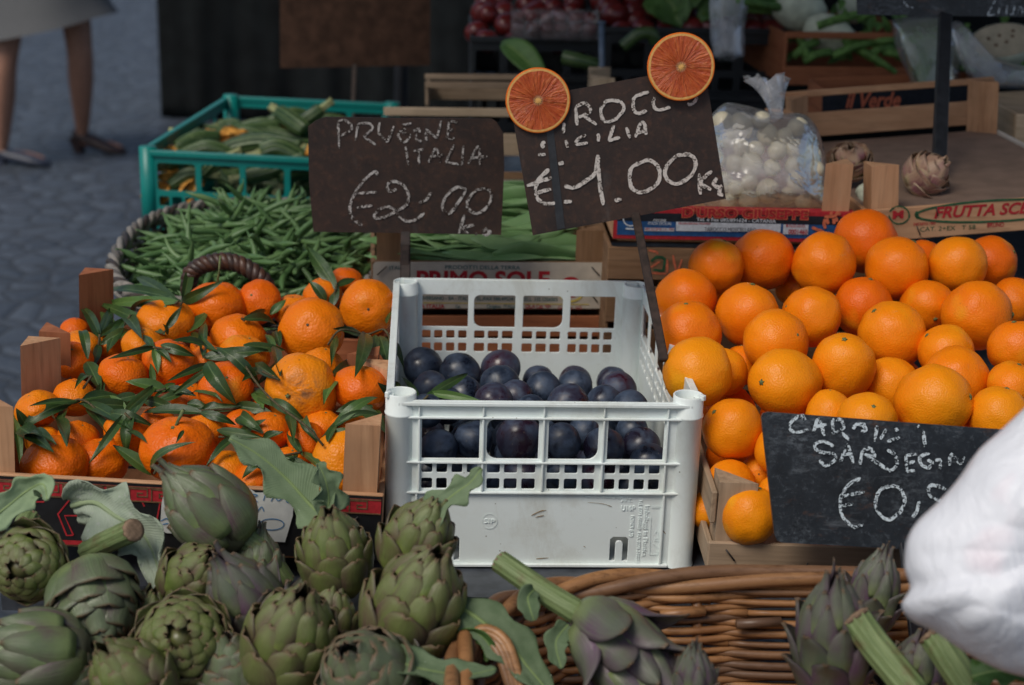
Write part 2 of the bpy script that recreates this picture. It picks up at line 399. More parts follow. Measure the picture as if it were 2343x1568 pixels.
c = t.mix(t.math('MULTIPLY', t.ramp(t.noise(9, 5, t.mapv((1, 1, .6), (3, 1, 2)), .7), [(.46, 0.), (.64, .8)]), t.ramp(t.noise(240, 5, t.mapv((.6, 1, 1)), .8), [(.45, 0.), (.62, 1.)])), c, (.15, .175, .20))
c = t.mix(t.ramp(t.noise(26, 6, t.mapv((.5, 1, 1)), .8), [(.57, 0.), (.68, .6)]), c, (.11, .05, .028))
c = t.mix(t.ramp(t.noise(60, 4, t.mapv((.25, 1, 1.5)), .7), [(.60, 0.), (.75, .4)]), c, (.16, .18, .20))
MT['board_black'] = t.done(c, .38, t.bump(f, .4, .001), .5)
def m_chalk(name, ground, cov, white):
    t = NT(name); n = t.noise(480, 3, None, .75); n2 = t.noise(110, 2)
    k = t.math('ADD', n, t.math('MULTIPLY', t.math('SUBTRACT', n2, .5), .5))
    MT[name] = t.done(t.mix(t.ramp(k, [(cov-.05, 0.), (cov+.05, 1.)]), ground, white), .9, t.bump(n, .4, .0008), .1)
m_chalk('chalk_faint', (.035, .024, .02), .505, (.50, .48, .46))
m_chalk('chalk_solid', (.04, .028, .022), .44, (.58, .54, .50))
m_chalk('chalk_cold', (.022, .027, .034), .485, (.55, .63, .68))
def m_wicker(name, c1, c2, c3):
    t = NT(name); a = t.attr(); n = t.noise(14, 4); f = t.noise(1., 4, t.mapv((45, 160, 160)), .7)
    c = t.mix(t.ramp(n, [(.3, 0.), (.7, 1.)]), c1, c2); c = t.mix(a[2], c, c3); c = t.mix(t.ramp(f, [(.5, 0.), (.72, .65)]), c, [q*.35 for q in c1])
    MT[name] = t.done(c, .42, t.bump(f, .4, .001), .45)
m_wicker('willow', (.22, .095, .036), (.42, .215, .090), (.13, .075, .048))
m_wicker('dark_wicker', (.032, .023, .018), (.085, .064, .050), (.34, .31, .27))
m_wicker('brown_wicker', (.05, .022, .014), (.12, .055, .032), (.04, .028, .024))
t = NT('bean_skin'); n = t.noise(30, 3, t.shifted()); c = t.mix(t.ramp(n, [(.3, 0.), (.7, 1.)]), (.095, .185, .060), (.165, .265, .105)); c = t.mix(t.math('MULTIPLY', t.rand(), .7), c, (.055, .135, .042))
MT['bean'] = t.done(c, .42, t.bump(n, .4, .002), .45)
t = NT('flat_bean_skin'); a = t.attr(); n = t.noise(22, 3, t.shifted()); c = t.mix(t.ramp(n, [(.3, 0.), (.7, 1.)]), (.17, .32, .115), (.28, .43, .20)); c = t.mix(t.math('MULTIPLY', t.rand(), .55), c, (.09, .21, .07))
MT['flat_bean'] = t.done(c, .45, t.bump(n, .5, .003), .4)
t = NT('zucchini_skin'); a = t.attr(); n = t.noise(60, 4, t.shifted()); x = t.math('SINE', t.math('MULTIPLY', a[1], 62.8)); c = t.mix(t.ramp(x, [(.2, 0.), (.9, 1.)]), (.022, .055, .014), (.085, .135, .045)); c = t.mix(t.ramp(n, [(.5, 0.), (.7, .5)]), c, (.12, .17, .07))
MT['zucchini'] = t.done(c, .42, t.bump(n, .2, .001), .45)
flat('zucchini_stem', (.30, .32, .15), .6, .3, .3, 200)
flat('zucchini_flower', (.62, .30, .06), .7, .2, .4, 120)
flat('twig', (.09, .075, .04), .8, .2, .4, 300)
flat('stem_green', (.13, .16, .06), .7, .3, .4, 400)
flat('navel', (.10, .075, .05), .8, .2, .4, 500)
flat('rust_metal', (.030, .018, .014), .6, .4, .5, 120)
flat('dark_metal', (.022, .024, .028), .45, .5, .3, 90)
flat('steel_edge', (.055, .062, .075), .4, .5, .3, 60)
flat('nail', (.035, .028, .025), .5, .5, .4, 300)
flat('paper_white', (.60, .62, .60), .8, .2, .08, 60)
flat('paper_cream', (.52, .46, .38), .8, .25, .12, 40)
flat('ink_red', (.42, .022, .030), .7, .3, .2, 200)
flat('ink_orange', (.62, .16, .08), .7, .3, .2, 200)
flat('ink_blue', (.018, .085, .24), .7, .3, .25, 120)
flat('ink_navy', (.012, .015, .022), .7, .3, .3, 120)
flat('ink_teal', (.02, .12, .13), .7, .3, .3, 200)
flat('ink_green', (.03, .10, .045), .7, .3, .3, 200)
flat('ink_pen', (.08, .22, .42), .7, .2, .3, 200)
flat('ink_yellow', (.62, .48, .10), .7, .3, .2, 200)
flat('ink_white', (.58, .62, .66), .7, .3, .15, 200)
flat('gold_line', (.16, .09, .045), .6, .4, .3, 200)
flat('black_print', (.012, .013, .015), .5, .4, .3, 80)
flat('card_brown', (.055, .028, .018), .85, .2, .35, 35)
flat('skirt_tweed', (.115, .118, .122), .95, .1, .35, 700)
flat('skin', (.36, .185, .125), .5, .4, .12, 60)
flat('hair', (.05, .035, .025), .6, .4, .3, 300)
flat('coat', (.05, .055, .07), .9, .2, .2, 300)
flat('shoe_brown', (.040, .022, .020), .45, .5, .3, 90)
flat('shoe_grey', (.036, .044, .070), .45, .5, .3, 90)
flat('tarp_black', (.009, .011, .012), .85, .15, .3, 10)
flat('added_awning', (.55, .53, .48), .9, .1, .1, 3)
flat('tomato', (.125, .012, .011), .3, .5, .25, 40)
flat('fennel', (.56, .60, .47), .5, .4, .18, 50)
flat('fennel_green', (.12, .24, .06), .6, .3, .4, 80)
flat('onion_skin', (.78, .70, .50), .35, .5, .14, 45)
flat('pumpkin_flesh', (.50, .43, .31), .7, .2, .15, 60)
flat('steel_blue', (.10, .14, .20), .4, .5, .2, 60)
flat('tray_floor', (.24, .165, .125), .85, .2, .15, 25)
flat('white_card', (.55, .50, .44), .8, .2, .12, 30)
flat('soil_stain', (.30, .22, .13), .9, .1, .3, 300)
# ------------------------------------------------------------------ setting
t = NT('cobbles'); v = t.mapv((1, 1, 1)); d = t.voro(8.5, v, 'DISTANCE_TO_EDGE'); cc = t.voro(8.5, v, 'F1', 1); n = t.noise(3, 5); f = t.noise(60, 4)
sc_ = t.N.new('ShaderNodeSeparateColor'); t.L.new(cc, sc_.inputs[0])
c = t.mix(sc_.outputs[0], (.044, .058, .080), (.082, .102, .132)); c = t.mix(t.ramp(n, [(.35, 0.), (.75, .6)]), c, (.048, .060, .082))
c = t.mix(t.ramp(d, [(.02, 1.), (.09, 0.)]), c, (.038, .045, .056)); c = t.mix(t.ramp(f, [(.5, 0.), (.8, .4)]), c, (.15, .16, .18))
MT['cobbles'] = t.done(c, .55, t.bump(t.ramp(d, [(0., 0.), (.22, 1.)]), .45, .02, t.bump(f, .3, .004)), .4)
structure('street_ground', MB().grid([[Vector((x, y, 0)) for x in (-60, -8, 8, 60)] for y in (-40, -4, 14, 90)], False), MT['cobbles'])

# market stall: a main top and a lower front step, on trestle legs
TL = Vector((-.50, 1.40, 0)); TA = R(5)
def tx(y): return -.50-math.tan(TA)*(y-1.40)
st = thing('market_stall', 'dark metal topped market stall carrying all the fruit crates and baskets', 'market stall', (.5, 2.2, 0))
mb = MB()
P = [(-.50, 1.40), (1.75, 1.40), (1.75, 3.75), (tx(3.75), 3.75)]
zt, zb = .6965, .665
mb.add([Vector((x, y, z)) for z in (zb, zt) for x, y in P], [[3, 2, 1, 0], [4, 5, 6, 7]]+[[i, (i+1) % 4, 4+(i+1) % 4, 4+i] for i in range(4)])
part(st, 'tabletop', mb, MT['steel_edge'])
part(st, 'front_shelf', MB().box((.45, 1.075, .585), (2.6, .64, .03), ch=.003), MT['dark_metal'])
for x, y in ((-.45, 1.45), (1.70, 1.45), (-.62, 3.6), (1.70, 3.6)):
    part(st, 'leg', MB().box((x, y, .3325), (.045, .045, .665), ch=.003), MT['dark_metal'])
for x in (-.75, 1.65):
    part(st, 'leg', MB().box((x, .80, .285), (.04, .04, .57), ch=.003), MT['dark_metal'])

# ------------------------------------------------------------------ frames and wooden crates
class Fr:
    def __init__(s, A, B):
        s.A = Vector(A); s.W = (B-A).length; s.X = (B-A).normalized(); s.Y = Vector((0, 0, 1)).cross(s.X).normalized(); s.Z = s.X.cross(s.Y)
        s.R = Matrix((s.X, s.Y, s.Z)).transposed()
    def p(s, x, y, z): return s.A+s.X*x+s.Y*y+s.Z*z
    def M(s):
        m = s.R.to_4x4(); m.translation = s.A; return m
    def box(s, mb, x0, x1, y0, y1, z0, z1, ch=.0012, mi=0):
        return mb.box(s.p((x0+x1)/2, (y0+y1)/2, (z0+z1)/2), (x1-x0, y1-y0, z1-z0), s.R, ch, mi)
    def face(s, y=0): return Pl(s.p(0, y, 0), -s.Y)
def post_mb(fr, x, y, sx, sy, z0, z1):        # a three-sided corner post; its square corner at (x, y)
    b = [(x, y), (x+sx, y), (x, y+sy)]
    vs = [fr.p(a, c, z) for z in (z0, z1) for a, c in b]
    fs = [[0, 1, 2], [5, 4, 3], [0, 3, 4, 1], [1, 4, 5, 2], [2, 5, 3, 0]]
    if sx*sy > 0: fs = [f[::-1] for f in fs]
    return MB().add(vs, fs)
def nails(t, nm, fr, pts, y=-.001):
    for x, z, tilt in pts:
        part(t, nm, MB().tube([fr.p(x-tilt*.004, y-.0012, z+.006), fr.p(x+tilt*.004, y-.0012, z-.006)], .0009, 5), MT['nail'])
def wood_crate(label, fr, D, kind, front, side, back=None, floor=None, posts=None, ps=.034, th=.006, zb=None, floor_mat=None, skip=()):
    t = thing('wooden_crate', label, 'crate', fr.p(fr.W/2, D/2, zb if zb is not None else front[-1][0]))
    W = fr.W; k = kind
    for z0, z1 in front: part(t, 'front_board', fr.box(MB(), 0, W, 0, th, z0, z1), MT[k+'_x'])
    for z0, z1 in (back or front): part(t, 'back_board', fr.box(MB(), 0, W, D-th, D, z0, z1), MT[k+'_x'])
    for z0, z1 in side:
        for x in (0, W-th):
            part(t, 'side_board', fr.box(MB(), x, x+th, th+.001, D-th-.001, z0, z1), MT[k+'_y'])
    if floor is not None: part(t, 'floor', fr.box(MB(), th+.001, W-th-.001, th+.001, D-th-.001, floor, floor+.005), floor_mat or MT[k+'_y'])
    if posts:
        z0, z1 = posts
        for i, (x, y, sx, sy) in enumerate(((th+.001, th+.001, ps, ps), (W-th-.001, th+.001, -ps, ps), (th+.001, D-th-.001, ps, -ps), (W-th-.001, D-th-.001, -ps, -ps))):
            if i in skip: continue
            part(t, 'corner_post', post_mb(fr, x, y, sx, sy, z0, z1 if not hasattr(z1, '__len__') else z1[i]), MT[k+'_z'])
    return t

# --- mandarin crate in front, black print with a red key border
frM = Fr(V(-68, 1081, 1.530), V(878, 1133, 1.552)); DM = .205
cM = wood_crate('low black printed mandarin crate with red key border on its front board', frM, DM, 'wood', [(-.072, 0)], [(-.072, -.005)], floor=-.078, posts=(-.07, (.068, .070, .075, .072)))
def front_poly(pl, x0, x1, top, h, mat, off):
    return None
pf = frM.face()
mb = MB(); frM.box(mb, .001, frM.W-.001, -.0006, -.0001, -.0715, -.002, 0); part(cM, 'printed_label', mb, MT['black_print'])
mb = MB(); frM.box(mb, .002, frM.W-.002, -.0011, -.0007, -.021, -.005, 0); part(cM, 'red_band', mb, MT['ink_red'])
mb = MB()
u = .0215; nk = int((frM.W-.006)/u)
for i in range(nk):
    x0 = .003+i*u
    pts = [(0, .0), (0, 1), (.82, 1), (.82, .30), (.36, .30), (.36, .62), (.58, .62)]
    pp = [(x0+a*u*.98, -.0190+b*.0118) for a, b in pts]+[]
    for (a, b), (c, d) in zip(pp, pp[1:]):
        frM.box(mb, min(a, c)-.0006, max(a, c)+.0006, -.0016, -.0012, min(b, d)-.0006, max(b, d)+.0006, 0)
frM.box(mb, .002, frM.W-.002, -.0016, -.0012, -.0212, -.0198, 0); frM.box(mb, .002, frM.W-.002, -.0016, -.0012, -.0062, -.0050, 0)
part(cM, 'key_border', mb, MT['gold_line'])
mb = MB(); q3 = lambda L: [(x*.33553, 1041.9+y*.33553) for x, y in L]
for L in ([(500, 545), (455, 548), (395, 402), (485, 290), (605, 290)], [(500, 545), (440, 412), (640, 412)], [(610, 550), (690, 412)], [(820, 395), (870, 310), (965, 310), (985, 350)],
          [(1060, 500), (1090, 330), (1170, 330)], [(20, 262), (300, 262), (300, 318), (150, 318)], [(20, 330), (90, 545)]):
    pf.stroke(mb, q3(L), 4.0, .0012, k=1, jit=0)
for L in ([(360, 590), (1100, 620)],): pf.stroke(mb, q3(L), 10, .0012, k=1, jit=0)
part(cM, 'red_lettering', mb, MT['ink_red'])
nails(cM, 'staple', frM, [(frM.W-.03, -.030, -1.5), (.012, -.012, 1)])
# --- second mandarin crate behind
frN = Fr(frM.p(.006, DM+.006, .012), frM.p(frM.W-.012, DM+.004, .012)); DN = .235
cN = wood_crate('reddish wooden mandarin crate behind the black printed one', frN, DN, 'redwood', [(-.072, 0)], [(-.072, 0)], floor=-.078, posts=(-.07, (.062, .058, .072, .066)))

# --- orange crate
frO = Fr(V(1622, 1242, 1.56), V(2085, 1256, 1.565)); frO = Fr(frO.A, frO.p(.50, 0, 0)); DO = .40
cO = wood_crate('weathered wooden crate under the heap of oranges', frO, DO, 'greywood', [(-.032, 0)], [(-.032, -.004), (.018, .052)], back=[(-.032, 0), (.018, .052)], floor=-.038, posts=(-.03, .062), ps=.038, zb=-.056)
nails(cO, 'nail', frO, [(.022, -.012, 1.2), (.098, -.024, -.5), (.018, -.030, .5)])

# --- printed box of flat beans (white card front, red and teal print)
frP = Fr(V(850, 598, 2.1), V(1390, 600, 2.13)); DP = .42
cP = wood_crate('wooden bean box with cream printed front board and red lettering', frP, DP, 'oldwood', [(-.066, 0)], [(-.066, -.008)], back=[(-.066, 0), (.02, .032)], floor=-.07, posts=(-.066, .042), ps=.036)
pp = frP.face()
mb = MB(); q = panel([rr(.002, -.0655, frP.W-.002, -.0005, .006)], .0008); mb.merge(q, frP.M() @ Matrix.Translation((0, -.0006, 0)) @ Matrix.Rotation(PI/2, 4, 'X')); part(cP, 'printed_card', mb, MT['paper_cream'])
z6 = lambda x, y: ((1110+x*.37132)*.7517, (700+y*.37132)*.7517)
mb = MB()
pp.text(mb, 'PRODOTTI DELLA TERRA', z6(660, 322), z6(1275, 326), 9, .0016, 0, .01)
pp.text(mb, 'ITALIA', z6(205, 330), z6(345, 322), 9, .0016, 0, .01)
pp.text(mb, 'CONVERSANO - BA - ITALY   TEL./FAX 080.4952410   CELL. 335.1256503', z6(395, 573), z6(1580, 586), 8.5, .0016, 0, .012)
pp.text(mb, 'By DECATERA', z6(1130, 517), z6(1435, 520), 8, .0016, 0, .015)
pp.text(mb, 'Cat.', z6(745, 640), z6(785, 640), 7, .0016, 0, .02); pp.text(mb, 'Origine  ITALIA', z6(1000, 642), z6(1250, 642), 8, .0016, 0, .01)
part(cP, 'teal_print', mb, MT['ink_teal'])
mb = MB()
pp.text(mb, 'PRIMO SOLE', z6(425, 470), z6(1515, 474), 37, .0016, 0, .035)
pp.text(mb, 'UVA ITALIA', z6(395, 643), z6(655, 643), 9.5, .0016, 0, .02); pp.text(mb, 'QL.A Cat. <I>', z6(1318, 642), z6(1525, 642), 9, .0016, 0, .02); pp.text(mb, 'Gr. Zucc. 16%', z6(1585, 650), z6(1780, 652), 8, .0016)
cx, cy = z6(1690, 470)
pp.quad(mb, [(cx+26*math.cos(a*PI/12), cy+24*math.sin(a*PI/12)) for a in range(24)], .0016)
part(cP, 'red_print', mb, MT['ink_red'])
mb = MB(); cx, cy = z6(1690, 500)
pp.stroke(mb, [(cx+28*math.cos(a*PI/10), cy+24*math.sin(a*PI/10)) for a in range(-1, 12)], 5, .0020, jit=0); pp.stroke(mb, [z6(480, 598), z6(1840, 612)], 2, .0018, jit=0)
part(cP, 'yellow_print', mb, MT['ink_yellow'])
nails(cP, 'nail', frP, [(.014, -.012, -1.6), (.302, -.012, 1.4), (.302, -.050, 1.2)], -.002)
# the box under it
frP2 = Fr(frP.p(-.004, .004, -.072), frP.p(frP.W+.006, .004, -.072))
cP2 = wood_crate('old brown wooden box under the cream printed bean box', frP2, DP, 'redwood', [(-.036, -.006), (-.094, -.044)], [(-.094, -.006)], floor=-.094)
mb = MB()
for i, (a, b, mt) in enumerate(((.05, .10, 0), (.12, .19, 1), (.20, .25, 0), (.26, .30, 1))):
    frP2.box(mb, a, b, -.0009, -.0003, -.086-.004*(i % 2), -.060, 0, mt)
part(cP2, 'faded_print', mb, [MT['ink_yellow'], MT['ink_red']])

# --- blue labelled citrus box on top of an old printed box
frD = Fr(V(1405, 479, 2.03), V(1957, 490, 2.045)); DD = .42
cD = wood_crate('wooden fruit box with blue paper label and red lettering', frD, DD, 'wood', [(-.040, 0)], [(-.040, -.004)], floor=-.044, posts=(-.04, .064), ps=.036, skip=(0,))
z4 = lambda x, y: (1398.2+x*.25667, 436+y*.25667)
pd = frD.face()
mb = MB(); frD.box(mb, 0, frD.W, -.0012, -.0003, -.0385, .0008, 0); frD.box(mb, 0, frD.W, -.0012, .020, .0008, .0016, 0)
part(cD, 'red_paper_border', mb, MT['ink_red'])
mb = MB(); frD.box(mb, .005, frD.W-.004, -.0018, -.0013, -.0335, -.004, 0); part(cD, 'blue_paper', mb, MT['ink_blue'])
mb = MB(); frD.box(mb, .004, frD.W-.003, -.0023, -.0019, -.0145, -.0035, 0); part(cD, 'dark_title_band', mb, MT['ink_navy'])
mb = MB(); pd.text(mb, "D'URSO GIUSEPPE", z4(628, 236), z4(1760, 258), 21, .0030, 0, .075); part(cD, 'title_outline', mb, MT['ink_orange'])
mb = MB(); pd.text(mb, "D'URSO GIUSEPPE", z4(632, 233), z4(1752, 254), 19.5, .0036, 0, .03)
pd.text(mb, '0001460', z4(1578, 388), z4(1748, 392), 11, .0036, 0, .02); pd.text(mb, 'B.N.D.O.O.', z4(1560, 326), z4(1735, 330), 6, .0036, 0, .02)
pd.text(mb, 'PRODUZIONE PROPRIA', z4(600, 302), z4(890, 304), 4, .0036, 0, .02); pd.text(mb, '0955 252 287 81. 5. 6 - 375A', z4(305, 356), z4(560, 358), 6, .0036, 0, .01)
part(cD, 'red_lettering', mb, MT['ink_red'])
mb = MB()
pd.text(mb, 'Tel. e Fax 095/891624 - CATANIA', z4(762, 272), z4(1470, 290), 7.5, .0030, 0, .02)
pd.text(mb, 'ORIGINE', z4(375, 278), z4(490, 280), 6, .0030, 0, .01); pd.text(mb, 'ITALIA (SICILIA)', z4(330, 305), z4(535, 308), 6.5, .0030, 0, .01)
cx, cy = z4(175, 250)
pd.stroke(mb, [(cx+17*math.cos(a*PI/8), cy+17*math.sin(a*PI/8)) for a in range(17)], 3, .0030, jit=0)
pd.stroke(mb, [z4(130, 340), z4(230, 345)], 4, .003, jit=0)
for b in ([(580, 280), (1515, 300), (1510, 375), (578, 362)], [(1535, 303), (1760, 308), (1755, 396), (1532, 390)], [(300, 332), (565, 336), (562, 366), (298, 362)]):
    pd.quad(mb, [z4(*p) for p in b][::-1], .0028)
part(cD, 'white_print', mb, MT['ink_white'])
mb = MB(); pd.text(mb, 'TAROCCO MOSCELLARO', z4(830, 366), z4(1290, 372), 10, .0036, 0, .0); part(cD, 'stamped_print', mb, MT['steel_edge'])
mb = MB()       # the small printed horse and the orange on the label
for L in ([(1905, 255), (1900, 300), (1910, 340)], [(1925, 250), (1935, 300)], [(1985, 250), (1990, 300)], [(2005, 240), (2015, 280)], [(1900, 235), (1990, 232)], [(1990, 235), (2020, 200), (2045, 215)], [(1790, 330), (1840, 350), (1900, 372)], [(1960, 230), (1965, 190)]):
    pd.stroke(mb, [z4(*p) for p in L], 7, .0034, jit=.2)
part(cD, 'horse_picture', mb, MT['ink_orange'])
frD2 = Fr(frD.p(-.004, .006, -.050), frD.p(frD.W+.10, .006, -.050))
cD2 = wood_crate('old stained wooden box under the blue labelled one', frD2, DD, 'oldwood', [(-.046, -.002), (-.105, -.056), (-.175, -.115)], [(-.175, -.002)], floor=-.18, zb=-.206)
pd2 = frD2.face(); z7 = lambda x, y: ((1840+x*.24755)*.7517, (740+y*.24755)*.7517)
mb = MB()
for L in ([(540, 90), (640, 110), (650, 140)], [(570, 300), (680, 230)], [(840, 150), (890, 390)], [(890, 390), (950, 200)], [(580, 370), (760, 380)], [(770, 200), (770, 370)]): pd2.stroke(mb, [z7(*p) for p in L], 5, .0008)
part(cD2, 'faded_red_print', mb, MT['ink_orange'])
mb = MB()
for L in ([(575, 230), (640, 175), (740, 200), (720, 340)], [(600, 330), (730, 345)]): pd2.stroke(mb, [z7(*p) for p in L], 7, .0008)
part(cD2, 'faded_green_print', mb, MT['ink_green'])

# --- tilted tray with red lettering, empty but for two dry artichokes
frF = Fr(V(1985, 482, 2.05), V(2570, 436, 2.07)); DF = .47
cF = wood_crate('shallow tilted wooden tray with green oval and red lettering', frF, DF, 'wood', [(-.044, 0)], [(-.044, -.003)], back=[(.002, .040), (.066, .076)], floor=-.012, posts=(-.04, (.056, .05, .07, .074)), ps=.036, floor_mat=MT['tray_floor'], zb=-.05)
for b in [c for c in cF.children if c.name.startswith('side_board')][1:]: b.data.materials.clear(); b.data.materials.append(MT['white_card'])
z5 = lambda x, y: ((2560+x*.23773)*.7517, (560+y*.23773)*.7517)
pF = frF.face()
mb = MB(); pF.text(mb, 'FRUTTA SCELTA', z5(1190, 440), z5(2760, 352), 25, .0008, 0, .03, .25)
pF.text(mb, 'DECRETO 1997', z5(930, 535), z5(1210, 522), 6, .0008, 0, .02); pF.text(mb, 'BRUNO', z5(1870, 555), z5(2085, 548), 10, .0008, 0, .02)
pF.text(mb, 'M', z5(660, 445), z5(800, 435), 17, .0008, 0, .05)
part(cF, 'red_lettering', mb, MT['ink_red'])
mb = MB(); L = []
for a in range(-19, 20): th = PI+a*PI/20; L.append(z5(2000+1040*math.cos(th), 345-18*math.cos(th)*4*-1*0-(-(.055)*(1040*math.cos(th)))*-1+135*math.sin(th)*-1))
pF.stroke(mb, L, 5, .0008, k=2, jit=0); pF.stroke(mb, [z5(985, 360), z5(965, 395), z5(990, 440)], 9, .0008, k=3, jit=0)
cx, cy = z5(745, 400); pF.stroke(mb, [(cx+23*math.cos(a*PI/8), cy+20*math.sin(a*PI/8)) for a in range(-7, 9)], 3.5, .0008, k=2, jit=.3)
pF.text(mb, 'CAT. 2+EX   T 58', z5(1010, 610), z5(1720, 580), 10, .0008, 0, .0)
part(cF, 'green_print', mb, MT['ink_green'])
nails(cF, 'nail', frF, [(.068, -.032, .6), (.092, -.008, .3)])

# --- white plastic crate
Mc = Matrix.Translation(Vector((.0363, 1.464, .698))) @ Matrix.Rotation(R(3.6), 4, 'Z')
CW, CD, CH = .32, .4455, .181
cW = thing('plastic_crate', 'white plastic lattice crate half full of dark plums', 'crate', Mc @ Vector((0, CD/2, 0)))
px_ = lambda X: (X-1246)*.320/732*1.0
def holes():
    H = [rr(px_(963), .119, px_(1097), .162, .0008), rr(px_(1112), .119, px_(1233), .162, .0008), rr(px_(1254), .119, px_(1371), .162, .0008), rr(px_(1391), .119, px_(1523), .162, .0008)]
    # the two middle openings are handles with a round lower corner each
    def hnd(x0, x1, left):
        z0, z1, r = .119, .162, .011; o = []
        cs = [(x1, z0, 0.0008 if left else r, -90), (x1, z1, .003 if left else r*.7, 0), (x0, z1, r*.7 if left else .003, 90), (x0, z0, r if left else .0008, 180)]
        for cx, cz, q, a in cs:
            ox = cx-q if a in (-90, 0) else cx+q; oz = cz+q if a in (-90, 180) else cz-q
            for i in range(6):
                th = R(a+18*i); o.append((ox+q*math.cos(th), oz+q*math.sin(th)))
        return o
    H[1] = hnd(px_(1112), px_(1233), True); H[2] = hnd(px_(1254), px_(1371), False)
    for a, b in ((963, 990), (998, 1024), (1033, 1059), (1068, 1094), (1114, 1146), (1154, 1186), (1195, 1228), (1253, 1285), (1294, 1326), (1335, 1366), (1387, 1414), (1422, 1448), (1457, 1483), (1491, 1518)):
        for z0, z1 in ((.1035, .1150), (.0860, .0985)): H.append(rr(px_(a), z0, px_(b), z1, .0022))
    return H
HX = .131
def slots():
    o = []
    for c in (px_(1034), px_(1432)):
        w_ = .0098; k = .0034
        o.append([(c-w_, .006), (c-k, .006), (c-k, .0255)]+[(c-k*math.cos(PI*i/6), .0255+k*math.sin(PI*i/6)) for i in range(1, 6)]+[(c+k, .0255), (c+k, .006), (c+w_, .006), (c+w_, .031), (c+w_-.003, .034), (c-w_+.003, .034), (c-w_, .031)])
    return o
EX = Matrix.Rotation(PI/2, 4, 'X')             # panel's xy -> xz
wp = MT['white_plastic']
def ribs(mb, yo, sgn):
    def bx(x0, x1, z0, z1, d=.0042):
        mb.box(((x0+x1)/2, yo+sgn*d/2, (z0+z1)/2), (x1-x0, d, z1-z0), None, .0005)
    for z in (.1645, .1165, .0835): bx(-HX-.012, HX+.012, z-.0011, z+.0011, .0042)
    bx(-HX-.016, HX+.016, .1775, .181, .0055)
    for X in (958, 1104, 1243, 1381, 1528): bx(px_(X)-.0011, px_(X)+.0011, .0852, .1630, .0036)
    for X in (958, 1104, 1243, 1381, 1528): bx(px_(X)-.0009, px_(X)+.0009, .1660, .1770, .0036)
    for X in (953, 1530): bx(px_(X)-.0012, px_(X)+.0012, .002, .0820, .0036)
    bx(-HX-.001, HX+.001, .001, .004, .0045)
def crate_face(y, sgn, slot):
    mb = MB(); q = panel([rr(-HX-.016, .001, HX+.016, .181, .001)]+holes()+(slots() if slot else []), .0028, .0004)
    mb.merge(q, Matrix.Translation((0, y, 0)) @ EX); ribs(mb, y+sgn*.0014, sgn)
    o = MB(); o.merge(mb, Mc); return o
part(cW, 'front_panel', crate_face(.0070, -1, True), wp)
part(cW, 'back_panel', crate_face(CD-.0070, 1, True), wp)
for sx in (-1, 1):
    Hs = []; L = CD/2-.030
    for i in range(6):
        a = -L+2*L*i/6+.004; b = -L+2*L*(i+1)/6-.004; Hs.append(rr(a, .119, b, .162, .003))
        for k in range(3):
            aa = a+(b-a)*k/3+.002; bb = a+(b-a)*(k+1)/3-.002
            for z0, z1 in ((.1035, .1150), (.0860, .0985)): Hs.append(rr(aa, z0, bb, z1, .002))
    mb = MB(); q = panel([rr(-L-.012, .001, L+.012, .181, .001)]+Hs, .0028, .0004)
    mb.merge(q, Matrix.Translation((sx*(CW/2-.0070), CD/2, 0)) @ Matrix.Rotation(PI/2, 4, 'Z') @ EX)
    xo = sx*(CW/2-.0054)
    for z in (.1645, .1165, .0835, .003): mb.box((xo+sx*.0022, CD/2, z), (.0044, 2*L+.02, .0022), None, .0005)
    mb.box((xo+sx*.0022, CD/2, .1793), (.0054, 2*L+.024, .0034), None, .0005)
    o = MB(); o.merge(mb, Mc); part(cW, 'side_panel', o, wp)
    for y in (0, CD):                                     # hollow round corner tubes
        zt_ = .1865 if y == 0 else .1802
        mb = MB(); r1, r0 = .0155, .0133; ny = 1 if y == 0 else -1
        c = Vector((sx*(CW/2-r1), y+ny*r1, 0)); n = 20; vs = []
        for z, r_ in ((.0, r1+.001), (.004, r1), (.164, r1), (.165, r1+.0009), (.1665, r1+.0009), (.1675, r1), (zt_, r1), (zt_+.0008, r1-.0006), (zt_+.0008, r0+.0004), (zt_, r0), (.05, r0)):
            for j in range(n): vs.append(c+Vector((r_*math.cos(2*PI*j/n), r_*math.sin(2*PI*j/n), z)))
        fs = [[i*n+j, i*n+(j+1) % n, (i+1)*n+(j+1) % n, (i+1)*n+j] for i in range(10) for j in range(n)]+[[10*n+j for j in range(n)]]
        mb.add(vs, fs, True)
        if y == 0: mb.box(c+Vector((sx*.0125, -ny*.0080, .1870)), (.0045, .0070, .006), Matrix.Rotation(sx*PI/5, 3, 'Z'), .0008)
        o = MB(); o.merge(mb, Mc); part(cW, 'corner_tube', o, wp)
o = MB(); o.merge(MB().box((0, CD/2, .0035), (CW-.02, CD-.02, .004)), Mc); part(cW, 'floor', o, wp)
